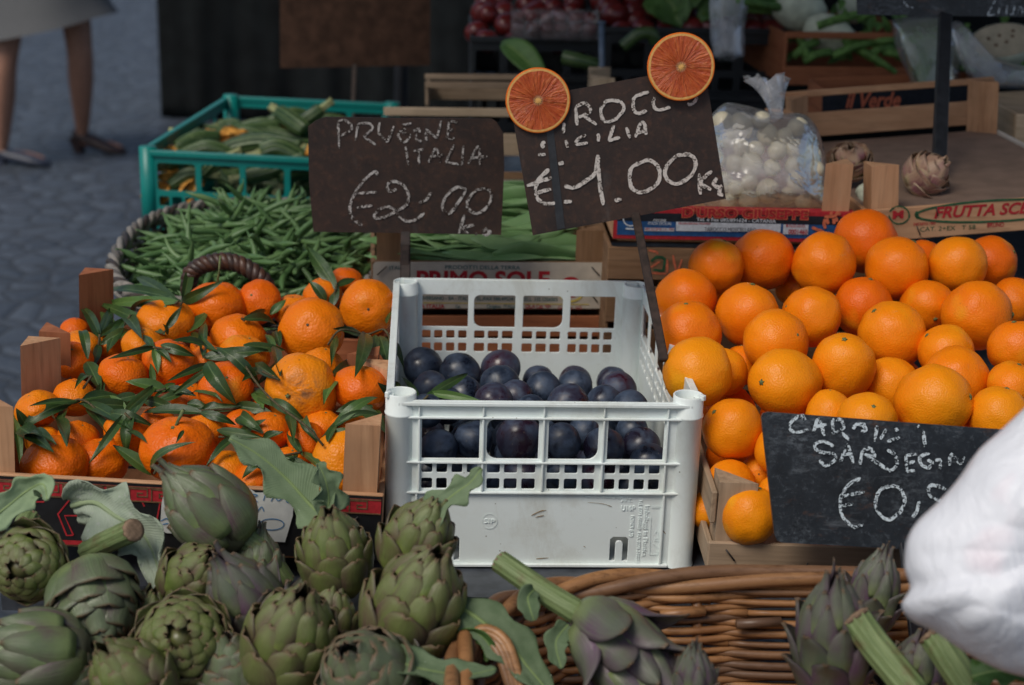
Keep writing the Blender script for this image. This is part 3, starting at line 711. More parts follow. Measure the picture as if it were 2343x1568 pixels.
# raised moulding marks
pw = Pl(Mc @ Vector((0, .0056, .05)), Mc.to_3x3() @ Vector((0, -1, 0)))
mb = MB(); zc = lambda x, y: ((1840+x*.17857)*.7517, (1480+y*.17857)*.7517)
pw.text(mb, 'U16P', zc(285, 415), zc(520, 415), 11, .0002, ext=.035)
pw.text(mb, 'ART.', zc(285, 272), zc(470, 272), 8, .0002, ext=.03); pw.text(mb, 'DIM. 50x30x16', (1339, 1139), (1442, 1142), 6.5, .0002, ext=.03)
pw.text(mb, 'SIP', (1107, 1197), (1133, 1198), 10, .0002, ext=.03)
L = [(1120+17*math.cos(a*PI/10), 1193+17*math.sin(a*PI/10)) for a in range(21)]; pw.stroke(mb, L, 1.6, .0007, k=1, jit=0)
def vtext(s, a, b, cap):                  # lettering turned to run downwards
    A = pw.at(*a, .0002); B = pw.at(*b, .0002); X = (B-A); Wd = X.length; X.normalize(); Y = pw.n.cross(X).normalized()
    tm = text_mb(s, ext=.03); x0 = min(p.x for p in tm.v); x1 = max(p.x for p in tm.v); H = cap*.00045/.7
    M = Matrix((X*(Wd/(x1-x0)), Y*H, pw.n*.02)).transposed().to_4x4(); M.translation = A-X*(x0*Wd/(x1-x0)); mb.merge(tm, M)
vtext('FONDI (LT)', zc(505, 860), zc(520, 505), 7) if 0 else vtext('FONDI (LT)', zc(450, 505), zc(430, 860), 8)
vtext('Tel. 0771-500069  FAX 0771-510011', zc(590, 230), zc(535, 1300), 8); vtext('Imballaggi in Plastica', zc(690, 330), zc(640, 1190), 11)
for L in ([(800, 350), (960, 350)], [(800, 370), (930, 372)], [(790, 520), (765, 1170)], [(765, 1170), (900, 1170)], [(900, 1170), (905, 1110)], [(865, 800), (900, 770), (920, 860)], [(850, 900), (930, 890)], [(845, 930), (930, 940)], [(830, 980), (920, 1060)]):
    pw.stroke(mb, [zc(*p) for p in L], 1.8, .0008, k=2, jit=0)
part(cW, 'moulded_lettering', mb, wp)
mb = MB()
for L, w_ in (([(1215, 1180), (1235, 1170), (1250, 1168)], 2.2), ([(1225, 1184), (1245, 1180)], 2), ([(1345, 1150), (1380, 1153), (1400, 1160)], 1.2), ([(1555, 1280), (1562, 1284)], 3), ([(1545, 1291), (1550, 1295)], 3), ([(1516, 1214), (1523, 1222)], 1.5), ([(1335, 1250), (1340, 1253)], 1.5), ([(1227, 1279), (1255, 1277)], 2)):
    pw.stroke(mb, L, w_, .0007, k=3, jit=.5)
part(cW, 'dirt_marks', mb, MT['soil_stain'])

# --- teal plastic crate
frT = Fr(V(318, 343, 2.75), G(720, 363, V(318, 343, 2.75).z)); TWd, TDp, THt = .365, .58, .863-.6965
frT = Fr(frT.A, frT.p(TWd, 0, 0)); tp = MT['teal_plastic']
cT = thing('plastic_crate', 'teal plastic lattice crate full of zucchini with blossoms', 'crate', frT.p(TWd/2, TDp/2, -THt))
def teal_panel(W, n):
    H = []; a = .024; b = W-.024
    for i in range(n):
        x0 = a+(b-a)*i/n+.005; x1 = a+(b-a)*(i+1)/n-.005; H.append(rr(x0, -.072, x1, -.022, .006))
        for k in range(3): H.append(rr(x0+(x1-x0)*k/3+.002, -.100, x0+(x1-x0)*(k+1)/3-.002, -.082, .003))
    return panel([rr(.004, -THt, W-.004, -.003, .002)]+H, .003, .0005)
for nm, W, n, T_ in (('front_panel', TWd, 4, frT.M() @ Matrix.Translation((0, .006, 0)) @ EX), ('back_panel', TWd, 4, frT.M() @ Matrix.Translation((0, TDp-.006, 0)) @ EX),
                     ('side_panel', TDp, 6, frT.M() @ Matrix.Translation((.006, 0, 0)) @ Matrix.Rotation(PI/2, 4, 'Z') @ EX), ('side_panel', TDp, 6, frT.M() @ Matrix.Translation((TWd-.006, 0, 0)) @ Matrix.Rotation(PI/2, 4, 'Z') @ EX)):
    mb = MB().merge(teal_panel(W, n), T_); part(cT, nm, mb, tp)
for q in ((.012, TWd-.012, -.002, .010), (.012, TWd-.012, TDp-.010, TDp+.002), (-.002, .010, .012, TDp-.012), (TWd-.010, TWd+.002, .012, TDp-.012)): part(cT, 'rim', frT.box(MB(), *q, -.010, 0, .0015), tp)
for x in (.012, TWd-.012):
    for y in (.012, TDp-.012):
        part(cT, 'corner_tube', MB().tube([frT.p(x, y, -THt), frT.p(x, y, .004)], .0155, 16), tp)
part(cT, 'floor', frT.box(MB(), .01, TWd-.01, .01, TDp-.01, -THt+.002, -THt+.006), tp)

# ------------------------------------------------------------------ baskets
def wicker(name, label, rim, base, nrow, nst, rr_, mats, rope_r, rope_turns, gappy=0.0, seed=1, rope_n=3, ends=0):
    # rim and base are closed lists of points of equal length
    n = len(rim); rg = random.Random(seed); cen = sum(rim, Vector())/n
    t = thing(name, label, 'basket', sum(base, Vector())/n)
    def at(i, f): return base[i % n].lerp(rim[i % n], f)
    def outw(i):
        d = rim[(i+1) % n]-rim[(i-1) % n]; return d.cross(Vector((0, 0, 1))).normalized()
    mb = MB(); per = n/nst
    for k in range(nrow):
        f = (k+.5)/nrow*.93+.015; ph = k % 2
        pts = []
        for i in range(n+1):
            s_ = math.sin(PI*(i/per)+PI*ph)
            jz = (.35 if nrow < 20 else .12)*rr_*math.sin(i*.21+k*1.7)+.25*rr_*noise.noise(Vector((i*.13, k*3.1, seed)))
            pts.append(at(i, f)+outw(i)*(s_*rr_*1.05)+Vector((0, 0, jz)))
        # break each row into overlapping rods
        i = rg.randrange(0, 20)
        st_ = i
        while st_ < n+i:
            ln = rg.randrange(int(n*.18), int(n*.34)); e = min(st_+ln, n+i)
            seg = [pts[j % n] for j in range(st_, e+1)]
            r0 = rr_*rg.uniform(.80, 1.12); rs = [r0*(1-.25*j/len(seg)) for j in range(len(seg))]
            tone = (0, 0, rg.choice((0, 0, 0, .2, .6, .9)), 1)
            mb.tube(seg, rs, 6, col=tone); st_ = e
    part(t, 'woven_wall', mb, mats[0])
    for k in range(nst):
        i = int(k*per+per/2)
        part(t, 'stake', MB().tube([at(i, 0)+outw(i)*0, at(i, .5), at(i, 1)], rr_*1.15, 6, col=(0, 0, .15, 1)), mats[0])
    mb = MB(); m_ = 3
    for q in range(rope_n):
        pts = []
        for i in range(n*m_+1):
            a = rope_turns*2*PI*i/(n*m_)+2*PI*q/rope_n; j = i/m_; p = rim[int(j) % n].lerp(rim[(int(j)+1) % n], j-int(j)); o_ = outw(int(j))
            pts.append(p+o_*(math.cos(a)*rope_r)+Vector((0, 0, math.sin(a)*rope_r)))
        mb.tube(pts, rope_r*.95, 7, False, col=(0, 0, (.0, .9, .35, .95)[q % 4]*(.8 if rope_n > 1 else 0), 1))
    part(t, 'braided_rim', mb, mats[1])
    mb = MB(); mb.add(base, [list(range(n))]); part(t, 'bottom', mb, mats[0])
    if ends:
        for _ in range(ends):
            i = rg.randrange(n); f = rg.uniform(.3, .85); o_ = -outw(i); p = at(i, f)+o_*rr_*2.0
            d = (rim[(i+2) % n]-rim[i]).normalized()*(1 if rg.random() < .5 else -1)
            part(t, 'rod_end', MB().tube([p-d*.03, p+d*.012+o_*.004], [rr_*1.0, rr_*.95], 7, col=(0, 0, rg.choice((0, .5, 1)), 1)), mats[0])
    return t
def oval(cx, cy, z, a, b, e=2.4, n=120, rot=0.0, tilt=0.0):
    o = []
    for i in range(n):
        th = 2*PI*i/n; c, s_ = math.cos(th), math.sin(th)
        x = a*math.copysign(abs(c)**(2/e), c); y = b*math.copysign(abs(s_)**(2/e), s_)
        o.append(Vector((cx+x*math.cos(rot)-y*math.sin(rot), cy+x*math.sin(rot)+y*math.cos(rot), z+tilt*x)))
    return o
def rope_arc(mb, pts, r, turns, k=3, tone=0):
    P = smoothline(pts, 12); n = len(P)
    for q in range(k):
        o = []
        for i, p in enumerate(P):
            t_ = (P[min(i+1, n-1)]-P[max(i-1, 0)]).normalized(); a_ = t_.orthogonal().normalized(); a_ = Vector((0, 1, 0)); a_ = (a_-t_*a_.dot(t_)).normalized(); b_ = t_.cross(a_)
            th = turns*2*PI*i/n+2*PI*q/k; o.append(p+a_*math.cos(th)*r+b_*math.sin(th)*r)
        mb.tube(o, r*.95, 7, col=(0, 0, (0, .4, .8)[q % 3], 1))
# green bean basket
bc = Vector((-.385, 2.235, .825)); RB = R(5)
bB = wicker('wicker_basket', 'dark oval wicker basket heaped with thin green beans', oval(bc.x, bc.y, .818, .192, .285, 2.6, 160, RB), oval(bc.x, bc.y, .699, .165, .245, 2.6, 160, RB), 15, 40, .0042, (MT['dark_wicker'], MT['dark_wicker']), .0056, 17, seed=4, rope_n=4)
mb = MB(); rope_arc(mb, [V(432, 672, 1.99), V(440, 622, 1.985), V(490, 600, 1.98), V(545, 604, 1.98), V(600, 640, 1.98), V(622, 690, 1.985)], .0062, 7); part(bB, 'handle', mb, MT['brown_wicker'])
# willow basket in front on the right
rW = oval(.30, 1.10, .772, .335, .215, 3.6, 200, R(1.0), .028)
bW = wicker('wicker_basket', 'brown willow basket holding the spiny artichokes', rW, oval(.30, 1.10, .604, .315, .198, 3.4, 200, R(1.0)), 30, 34, .0047, (MT['willow'], MT['willow']), .0070, 7, seed=9, ends=24)
# basket hidden under the round artichokes
bA = wicker('wicker_basket', 'wicker basket buried under the heap of round artichokes', oval(-.33, 1.13, .668, .29, .215, 3.2, 160, R(0)), oval(-.31, 1.13, .604, .28, .20, 3.2, 160), 9, 30, .0050, (MT['brown_wicker'], MT['willow']), .0078, 13, seed=12)
mb = MB()
for k in range(4):
    mb.tube(smoothline([V(1040+k*6, 1580, 1.33), V(1052+k*7, 1500-k*3, 1.335), V(1100, 1440+k*10, 1.34), V(1160-k*8, 1470+k*6, 1.33), V(1195-k*9, 1580, 1.32)], 6), .0042, 7, col=(0, 0, k*.2, 1))
part(bA, 'handle', mb, MT['willow'])

# ------------------------------------------------------------------ price signs
def sign(name, label, pl, outline, th, bmat, texts, stick=None, smat=None, rust=None, strap=None):
    loc = stick[-1] if stick else pl.at(*outline[-1])
    t = thing(name, label, 'price sign', loc)
    n = len(outline); A = [pl.at(x, y) for x, y in outline]; B = [p-pl.n*th for p in A]
    mb = MB().add(A+B, [list(range(n)), list(range(2*n-1, n-1, -1))]+[[i, n+i, n+(i+1) % n, (i+1) % n] for i in range(n)])
    part(t, 'board', mb, bmat)
    if strap: part(t, 'strap', pl.quad(MB(), strap, .0008), MT['dark_metal'])
    for nm, strokes, wpx, mat in texts:
        mb = MB(); k = 0
        for L in strokes:
            pl.stroke(mb, L, wpx, .0012+.00008*(k % 8)); k += 1
        part(t, nm, mb, mat)
    if stick:
        mb = MB(); up = pl.n
        mb.beam(stick[0], stick[1], stick[2], .006, up, .001) if len(stick) == 4 else None
        part(t, 'stick', mb, smat)
    return t
S1 = lambda L: [(691.6+x*.20533, 255.6+y*.20533) for x, y in L]
n1 = Vector((.05, -1, .10)); p1 = Pl(V(930, 400, 1.985), n1)
st1 = [S1(L) for L in (
 [(410, 410), (400, 120)], [(400, 110), (470, 95), (545, 150), (540, 210), (430, 265)],
 [(590, 330), (620, 140)], [(620, 140), (740, 130), (780, 190), (680, 280)], [(680, 280), (820, 370)],
 [(865, 120), (855, 240), (950, 340)], [(950, 340), (1020, 160)],
 [(1215, 130), (1110, 150)], [(1150, 190), (1080, 230), (1075, 280), (1130, 340), (1185, 300), (1190, 250), (1110, 240)],
 [(1240, 220), (1300, 190), (1310, 235)], [(1265, 240), (1280, 320), (1330, 330)],
 [(1375, 230), (1385, 325)], [(1375, 190), (1500, 300)], [(1500, 300), (1550, 100)],
 [(1640, 100), (1610, 310)], [(1640, 105), (1730, 120)], [(1620, 310), (1700, 290)], [(1630, 210), (1680, 200)],
 [(1150, 390), (1185, 600)], [(1240, 440), (1350, 420)], [(1300, 440), (1300, 590)],
 [(1405, 570), (1490, 410), (1540, 570)], [(1430, 500), (1580, 480)], [(1690, 370), (1600, 560)], [(1600, 565), (1780, 590)], [(1795, 380), (1780, 590)],
 [(1850, 580), (1960, 390), (1985, 600)], [(1860, 520), (2060, 500)])]
st1b = [S1(L) for L in (
 [(840, 710), (800, 670), (660, 800), (570, 940), (530, 1080), (570, 1200), (670, 1265)], [(620, 910), (830, 900)], [(610, 1070), (780, 1045)],
 [(1050, 865), (980, 890), (945, 840), (970, 790), (1060, 785), (1150, 850), (1185, 960), (1150, 1050), (1050, 1110), (930, 1170), (830, 1190), (805, 1160), (860, 1090), (950, 1060), (1030, 1100), (1090, 1180), (1180, 1225), (1260, 1205), (1360, 1130)],
 [(1440, 900), (1380, 980), (1300, 1020)],
 [(1830, 870), (1740, 840), (1640, 900), (1570, 1010), (1570, 1090), (1630, 1140), (1700, 1070), (1830, 880)],
 [(2070, 860), (1960, 870), (1860, 960), (1840, 1060), (1910, 1130), (2010, 1110), (2100, 990), (2100, 900), (2050, 860)],
 [(1810, 1150), (1745, 1360)], [(1920, 1260), (1790, 1300), (1850, 1360)], [(2060, 1300), (2010, 1340), (2040, 1375), (2095, 1345), (2060, 1320)], [(1925, 1365), (1950, 1367)])]
sg1 = sign('price_sign', 'brown chalkboard price sign reading prugne Italia two euro, behind the plums', p1,
     S1([(65, 165), (150, 100), (250, 60), (900, 68), (2110, 78), (2160, 110), (2240, 235), (2252, 600), (2235, 1000), (2215, 1375), (1000, 1352), (125, 1340), (75, 800)][::-1]), .004, MT['board_brown'],
     [('chalk_writing', st1, 5.2, MT['chalk_faint']), ('chalk_price', st1b, 6.2, MT['chalk_faint'])], stick=[V(927, 560, 1.992), V(925, 660, 2.0), .0115, V(925, 655, 2.0)], smat=MT['rust_metal'])
bl = Mc @ Vector((-(CW/2-.0155), CD-.0155, .12))
part(sg1, 'post', MB().beam(p1.at(928, 500, -.010), bl, .0125, .006, p1.n, .001), MT['rust_metal'])

S2 = lambda L: [(1142.6+x*.30682, 60.1+y*.30682) for x, y in L]
n2 = Vector((.04, -1, .16)); p2 = Pl(V(1440, 350, 1.80), n2)
st2 = [S2(L) for L in (
 [(580, 740), (570, 600)], [(570, 600), (640, 575), (680, 620), (660, 650), (590, 680)], [(620, 665), (725, 735)],
 [(900, 560), (800, 560), (755, 640), (790, 710), (870, 690), (930, 610), (900, 560)],
 [(1115, 490), (1010, 530), (1000, 610), (1030, 650), (1100, 630)], [(1155, 530), (1150, 590), (1190, 625), (1275, 605)],
 [(480, 720), (480, 800)], [(1480, 530), (1440, 580), (1400, 580)], [(340, 860), (315, 885), (335, 905)], [(290, 960), (345, 955)],
 [(495, 850), (510, 905)], [(645, 810), (580, 850), (580, 880), (660, 870)], [(738, 800), (740, 860)], [(855, 740), (815, 855)], [(815, 855), (900, 830)], [(945, 755), (975, 835)],
 [(1015, 830), (1050, 730), (1080, 725), (1095, 810)], [(1020, 800), (1090, 780)])]
st2b = [S2(L) for L in (
 [(370, 1065), (290, 1150), (270, 1230), (290, 1290), (340, 1325), (415, 1320)], [(205, 1190), (390, 1130)], [(265, 1245), (385, 1215)], [(480, 1312), (540, 1305)], [(440, 1025), (480, 1020)],
 [(485, 1190), (560, 1205), (650, 1150), (715, 1090), (735, 960)], [(735, 960), (745, 1150), (775, 1335)], [(860, 1300), (910, 1290)],
 [(1030, 1030), (1120, 1000), (1190, 1060), (1180, 1170), (1080, 1235), (1000, 1220), (970, 1140), (985, 1060), (1040, 1020)],
 [(1420, 960), (1320, 970), (1240, 1060), (1250, 1140), (1330, 1175), (1430, 1110), (1465, 1030), (1440, 970), (1380, 950)],
 [(1490, 1100), (1500, 1255)], [(1585, 1080), (1500, 1165), (1580, 1220)], [(1620, 1130), (1600, 1180), (1630, 1200), (1660, 1190)], [(1655, 1190), (1640, 1250), (1670, 1260)])]
sg2 = sign('price_sign', 'tilted brown price sign with two orange halves on its corners', p2, S2([(80, 560), (1110, 370), (1528, 295), (1690, 1288), (1000, 1422), (250, 1560)][::-1]), .004, MT['board_brown'],
     [('chalk_writing', st2, 7.5, MT['chalk_solid']), ('chalk_price', st2b, 8.5, MT['chalk_solid'])], stick=[p2.at(1452, 480, -.0075), V(1520, 826, 1.675), .0095, V(1522, 832, 1.672)], smat=MT['rust_metal'], strap=S2([(345, 740), (400, 740), (490, 1505), (430, 1520)][::-1]))
S3 = lambda L: [(1728.9+x*.26212, 932.1+y*.26212) for x, y in L]
n3 = Vector((.0, -1, .30)); p3 = Pl(V(1900, 1100, 1.50), n3)
st3 = [S3(L) for L in (
 [(430, 120), (400, 70), (310, 130), (300, 190), (360, 220), (460, 195)], [(500, 230), (550, 100), (600, 250)], [(510, 170), (620, 150)], [(680, 250), (670, 110)], [(670, 110), (740, 110), (770, 180), (690, 220)], [(740, 210), (820, 290)],
 [(960, 150), (880, 150), (850, 190)], [(900, 150), (940, 160), (965, 200), (920, 210)], [(1060, 160), (1040, 300)], [(1140, 190), (1090, 280)], [(1220, 180), (1240, 210)], [(1260, 260), (1150, 300)], [(1465, 200), (1480, 350)], [(1415, 160), (1430, 172)],
 [(680, 340), (600, 300), (520, 320), (540, 380), (680, 410), (690, 460), (610, 510), (560, 460)], [(740, 480), (800, 330), (850, 490)], [(760, 420), (840, 400)], [(910, 500), (930, 380)], [(930, 380), (1000, 360), (1040, 430), (950, 410)], [(960, 420), (1180, 560)],
 [(1150, 370), (1220, 420), (1230, 510), (1170, 560)], [(1310, 420), (1320, 560)], [(1310, 420), (1410, 410)], [(1330, 490), (1390, 470)], [(1320, 565), (1390, 550)], [(1520, 400), (1440, 430), (1440, 490), (1500, 530), (1545, 490), (1500, 460)], [(1570, 470), (1610, 460), (1610, 540)],
 [(1690, 510), (1710, 410), (1790, 500)], [(1790, 500), (1820, 430)], [(1880, 540), (1930, 440), (1960, 560)])]
st3b = [S3(L) for L in (
 [(920, 620), (820, 670), (750, 770), (740, 880), (770, 970), (860, 1045), (940, 1020)], [(740, 780), (950, 740)], [(760, 860), (850, 840)],
 [(1180, 690), (1090, 720), (1045, 830), (1080, 930), (1170, 980), (1270, 900), (1300, 790), (1250, 700), (1180, 690)], [(1430, 820), (1410, 900), (1370, 960)],
 [(1660, 715), (1560, 680), (1510, 700), (1530, 780), (1640, 830), (1650, 930), (1560, 960)])]
sg3 = sign('price_sign', 'black worn chalkboard for Sardinian artichokes, partly covered by white bag', p3, S3([(50, 85), (65, 55), (110, 40), (1200, 125), (2420, 215), (2500, 1300), (1230, 1235), (230, 1182), (190, 1165), (165, 1110)][::-1]), .005, MT['board_black'],
     [('chalk_writing', st3, 7.5, MT['chalk_cold']), ('chalk_price', st3b, 8, MT['chalk_cold'])])
part(sg3, 'post', MB().beam(p3.at(2082, 1240, -.012), V(2128, 1640, 1.40), .030, .004, (p3.n+Vector((.5, 0, 0))).normalized(), .0008), MT['dark_metal'])
# dark sign on a pole, top right
n4 = Vector((0, -1, .1)); p4 = Pl(V(2165, 0, 2.36), n4)
S4 = lambda L: [(1548.5+x*.33912, y*.33912) for x, y in L]
sg4 = sign('price_sign', 'black price sign on a dark pole above the empty tray', p4, [(2420, -150), (1955, -165), (1962, 34), (2420, 40)], .004, MT['board_black'],
     [('chalk_writing', [S4(L) for L in ([(1530, 10), (1560, 45), (1595, 52)], [(2150, 0), (2100, 100), (2150, 95)], [(2180, 40), (2170, 95)], [(2230, 40), (2225, 90), (2265, 95), (2280, 40)], [(2300, 95), (2310, 50), (2330, 60), (2335, 95)])], 3.5, MT['chalk_cold'])])
part(sg4, 'pole', MB().beam(p4.at(2163, 30, -.0085), V(2148, 392, 2.20), .0185, .012, p4.n, .001), MT['dark_metal'])
# brown card sign seen from behind
p5 = Pl(V(810, 80, 3.35), Vector((.05, -1, .05)))
sg5 = sign('price_sign', 'blurred plain brown card sign on a thin stick over the teal crate', p5, [(985, -170), (640, -175), (641, 156), (984, 150)], .004, MT['card_brown'], [])
part(sg5, 'stick', MB().beam(p5.at(812, 140, -.008), V(806, 275, 3.335), .009, .007, p5.n, .001), MT['rust_metal'])
# paper ticket on the mandarin crate
pt = Pl(frM.p(0, -.0030, 0), -frM.Y)
T3 = lambda L: [(x*.385, 1067.4+y*.385) for x, y in L]
out = [(366, 1210), (370, 1150), (378, 1118), (420, 1112), (480, 1120), (540, 1122), (562, 1112), (585, 1128), (605, 1128), (625, 1117), (640, 1130), (660, 1132), (672, 1138), (670, 1180), (660, 1215), (652, 1241), (600, 1238), (480, 1228), (380, 1220)]
A = [pt.at(x, y) for x, y in out]; nA = len(A)
mb = MB().add(A+[p+frM.Y*.0006 for p in A], [list(range(nA))[::-1], [nA+i for i in range(nA)]]+[[i, (i+1) % nA, nA+(i+1) % nA, nA+i] for i in range(nA)])
tk = thing('paper_ticket', 'torn white paper ticket with blue handwriting on the mandarin crate', 'ticket', pt.at(520, 1235)); part(tk, 'paper', mb, MT['paper_white'])
mb = MB()
for L in ([(1490, 205), (1500, 165)], [(1500, 165), (1530, 172), (1502, 190), (1532, 212)], [(1575, 170), (1565, 205)], [(1610, 210), (1630, 180), (1655, 205), (1690, 175)], [(1720, 185), (1700, 205), (1715, 218)], [(1530, 270), (1555, 240), (1568, 270)],
          [(1615+72*math.cos(a*PI/8), 345+33*math.sin(a*PI/8)) for a in range(17)], [(1540, 395), (1590, 398)], [(955, 325), (985, 310), (1000, 318)], [(965, 345), (1000, 338)], [(985, 240), (1000, 238)], [(1180, 200), (1200, 170), (1220, 200)], [(1270, 195), (1275, 165), (1310, 195)], [(1250, 320), (1200, 345), (1240, 380)]):
    pt.stroke(mb, T3(L), 2.2, .0006, jit=.15)
part(tk, 'blue_handwriting', mb, MT['ink_pen'])
# ------------------------------------------------------------------ fruit shapes
def ico(sub):
    bm = bmesh.new(); bmesh.ops.create_icosphere(bm, subdivisions=sub, radius=1)
    vs = [v.co.copy() for v in bm.verts]; bm.verts.index_update(); fs = [[v.index for v in f.verts] for f in bm.faces]; bm.free(); return vs, fs
IC5, IC4, IC3 = ico(5), ico(4), ico(3)
def fruit_mesh(name, rad, flat_, lump, dent_t, dent_b, ribs, seed, mat, nip=0.0, scar=0.0):
    vs, fs = IC5 if ribs else IC4; o = []
    for p in vs:
        n = p.normalized(); th = math.acos(max(-1, min(1, n.z))); ph = math.atan2(n.y, n.x)
        k = 1+lump*noise.noise(n*1.3+Vector((seed*7.1, 0, 0)))+lump*.5*noise.noise(n*3.1+Vector((seed*3.3, 5, 0)))
        k -= dent_t*math.exp(-(th/.26)**2)+dent_b*math.exp(-((PI-th)/.22)**2)
        if ribs:
            rb = .5+.5*math.cos(9*ph+1.5*noise.noise(n*2+Vector((seed, 1, 1)))); k -= ribs*(1-rb)*math.exp(-((th-.30)/.26)**2)
            k += .0022*noise.noise(n*9+Vector((seed, 3, 3)))
        if nip: k += nip*math.exp(-((th-.12)/.35)**2)
        o.append(Vector((n.x*k, n.y*k, n.z*k*flat_))*rad)
    cs = [(scar*math.exp(-((p.normalized()-Vector((.45, .05, .88)).normalized()).length/.42)**2), 0, 0, 1) for p in vs] if scar else None
    me = MB().add(o, fs, True, 0, cs).mesh(name); me.materials.append(mat); return me
OR = .037
orange_me = [fruit_mesh('orange', OR, f, .06, dt, db, 0, i, MT['orange_peel']) for i, (f, dt, db) in enumerate(((1.0, .03, .03), (.95, .02, .04), (1.04, .04, .02), (.97, .03, .03), (1.02, .02, .02)))]
MR = .030
mand_me = [fruit_mesh('mandarin', MR, f, .055, dt, db, rb, i+20, MT['mandarin_peel'], nip) for i, (f, dt, db, rb, nip) in enumerate(((.80, .10, .12, .03, .05), (.84, .05, .10, .035, .09), (.76, .12, .10, .025, .02), (.86, .07, .08, .03, .06), (.80, .10, .06, .04, .10)))]
mand_scar = fruit_mesh('mandarin', MR, .86, .055, .10, .08, .045, 41, MT['mandarin_peel'], .05, 1.0)
def plum_mesh(i):
    vs, fs = IC4; o = []
    for p in vs:
        n = p.normalized(); ph = math.atan2(n.y, n.x); th = math.acos(max(-1, min(1, n.z)))
        k = 1+.05*noise.noise(n*1.2+Vector((i*5., 2, 0)))-.05*math.exp(-(ph/.16)**2)*math.sin(th)-.10*math.exp(-(th/.22)**2)
        o.append(n*k*Vector((0, 0, 0)).__class__((1, 1, 1)).length/math.sqrt(3)*.0215)
    for q in o: q.z *= (1.0, 1.08, .95)[i % 3]
    me = MB().add(o, fs, True).mesh('plum'); me.materials.append(MT['plum']); return me
plum_me = [plum_mesh(i) for i in range(3)]
# the green star where the stalk sat, and the pale button at the other end
def star(r_, z, h):
    mb = MB(); n = 10; vs = [Vector((0, 0, z+h))]
    for i in range(n):
        a = 2*PI*i/n; q = r_*(1 if i % 2 == 0 else .5); vs.append(Vector((q*math.cos(a), q*math.sin(a), z+(.0002 if i % 2 == 0 else h*.6))))
    vs += [Vector((v.x, v.y, z-.003)) for v in vs[1:]]
    mb.add(vs, [[0, 1+i, 1+(i+1) % n] for i in range(n)]+[[1+(i+1) % n, 1+i, 1+n+i, 1+n+(i+1) % n] for i in range(n)]); return mb
def kid(mb, mat, nm): me = mb.mesh(nm); me.materials.append(mat); return me
or_star = [kid(star(.0036, z, .0016), MT['stem_green'], 'stem_scar') for z in (.0357, .0342, .0368, .0348, .0368)]
ma_star = [kid(star(.0022, z*MR, .0012), MT['stem_green'], 'stem_scar') for z in (.745, .865, .68, .845, .79)]
navel = [kid(MB().lathe([(.0001, -.001), (.0026, 0), (.0024, .0006), (.0008, .0002)], 12, Matrix.Translation((0, 0, 0))), MT['navel'], 'blossom_scar') for _ in range(1)]
def navel_at(me_list, bot):
    out = []
    for z in bot:
        out.append(kid(MB().lathe([(.0003, -.0006), (.0013, -.0005), (.0017, .0012), (.0013, .0016)], 12, Matrix.Translation((0, 0, z))), MT['navel'], 'blossom_scar'))
    return out
or_nav = navel_at(orange_me, (-.0362, -.0342, -.0382, -.0352, -.0374)); ma_nav = navel_at(mand_me, (-.0212, -.0228, -.0206, -.0238, -.0226))

def settle(items, tol=.94, fixed=()):
    # items: [px, py, z, d_px, D(real, from z)] ; push the farther of two overlapping fruits back along its sight line
    for it in range(60):
        moved = False
        P = [V(a[0], a[1], a[2]) for a in items]; Rr = [a[3]*a[2]/F/2 for a in items]
        for i in range(len(items)):
            for j in range(i+1, len(items)):
                d = (P[i]-P[j]).length; need = (Rr[i]+Rr[j])*tol
                if d < need:
                    k = i if items[i][2] > items[j][2] else j
                    items[k][2] += min(.012, (need-d)*.6+.001); P[k] = V(items[k][0], items[k][1], items[k][2]); Rr[k] = items[k][3]*items[k][2]/F/2; moved = True
        if not moved: break
    return items
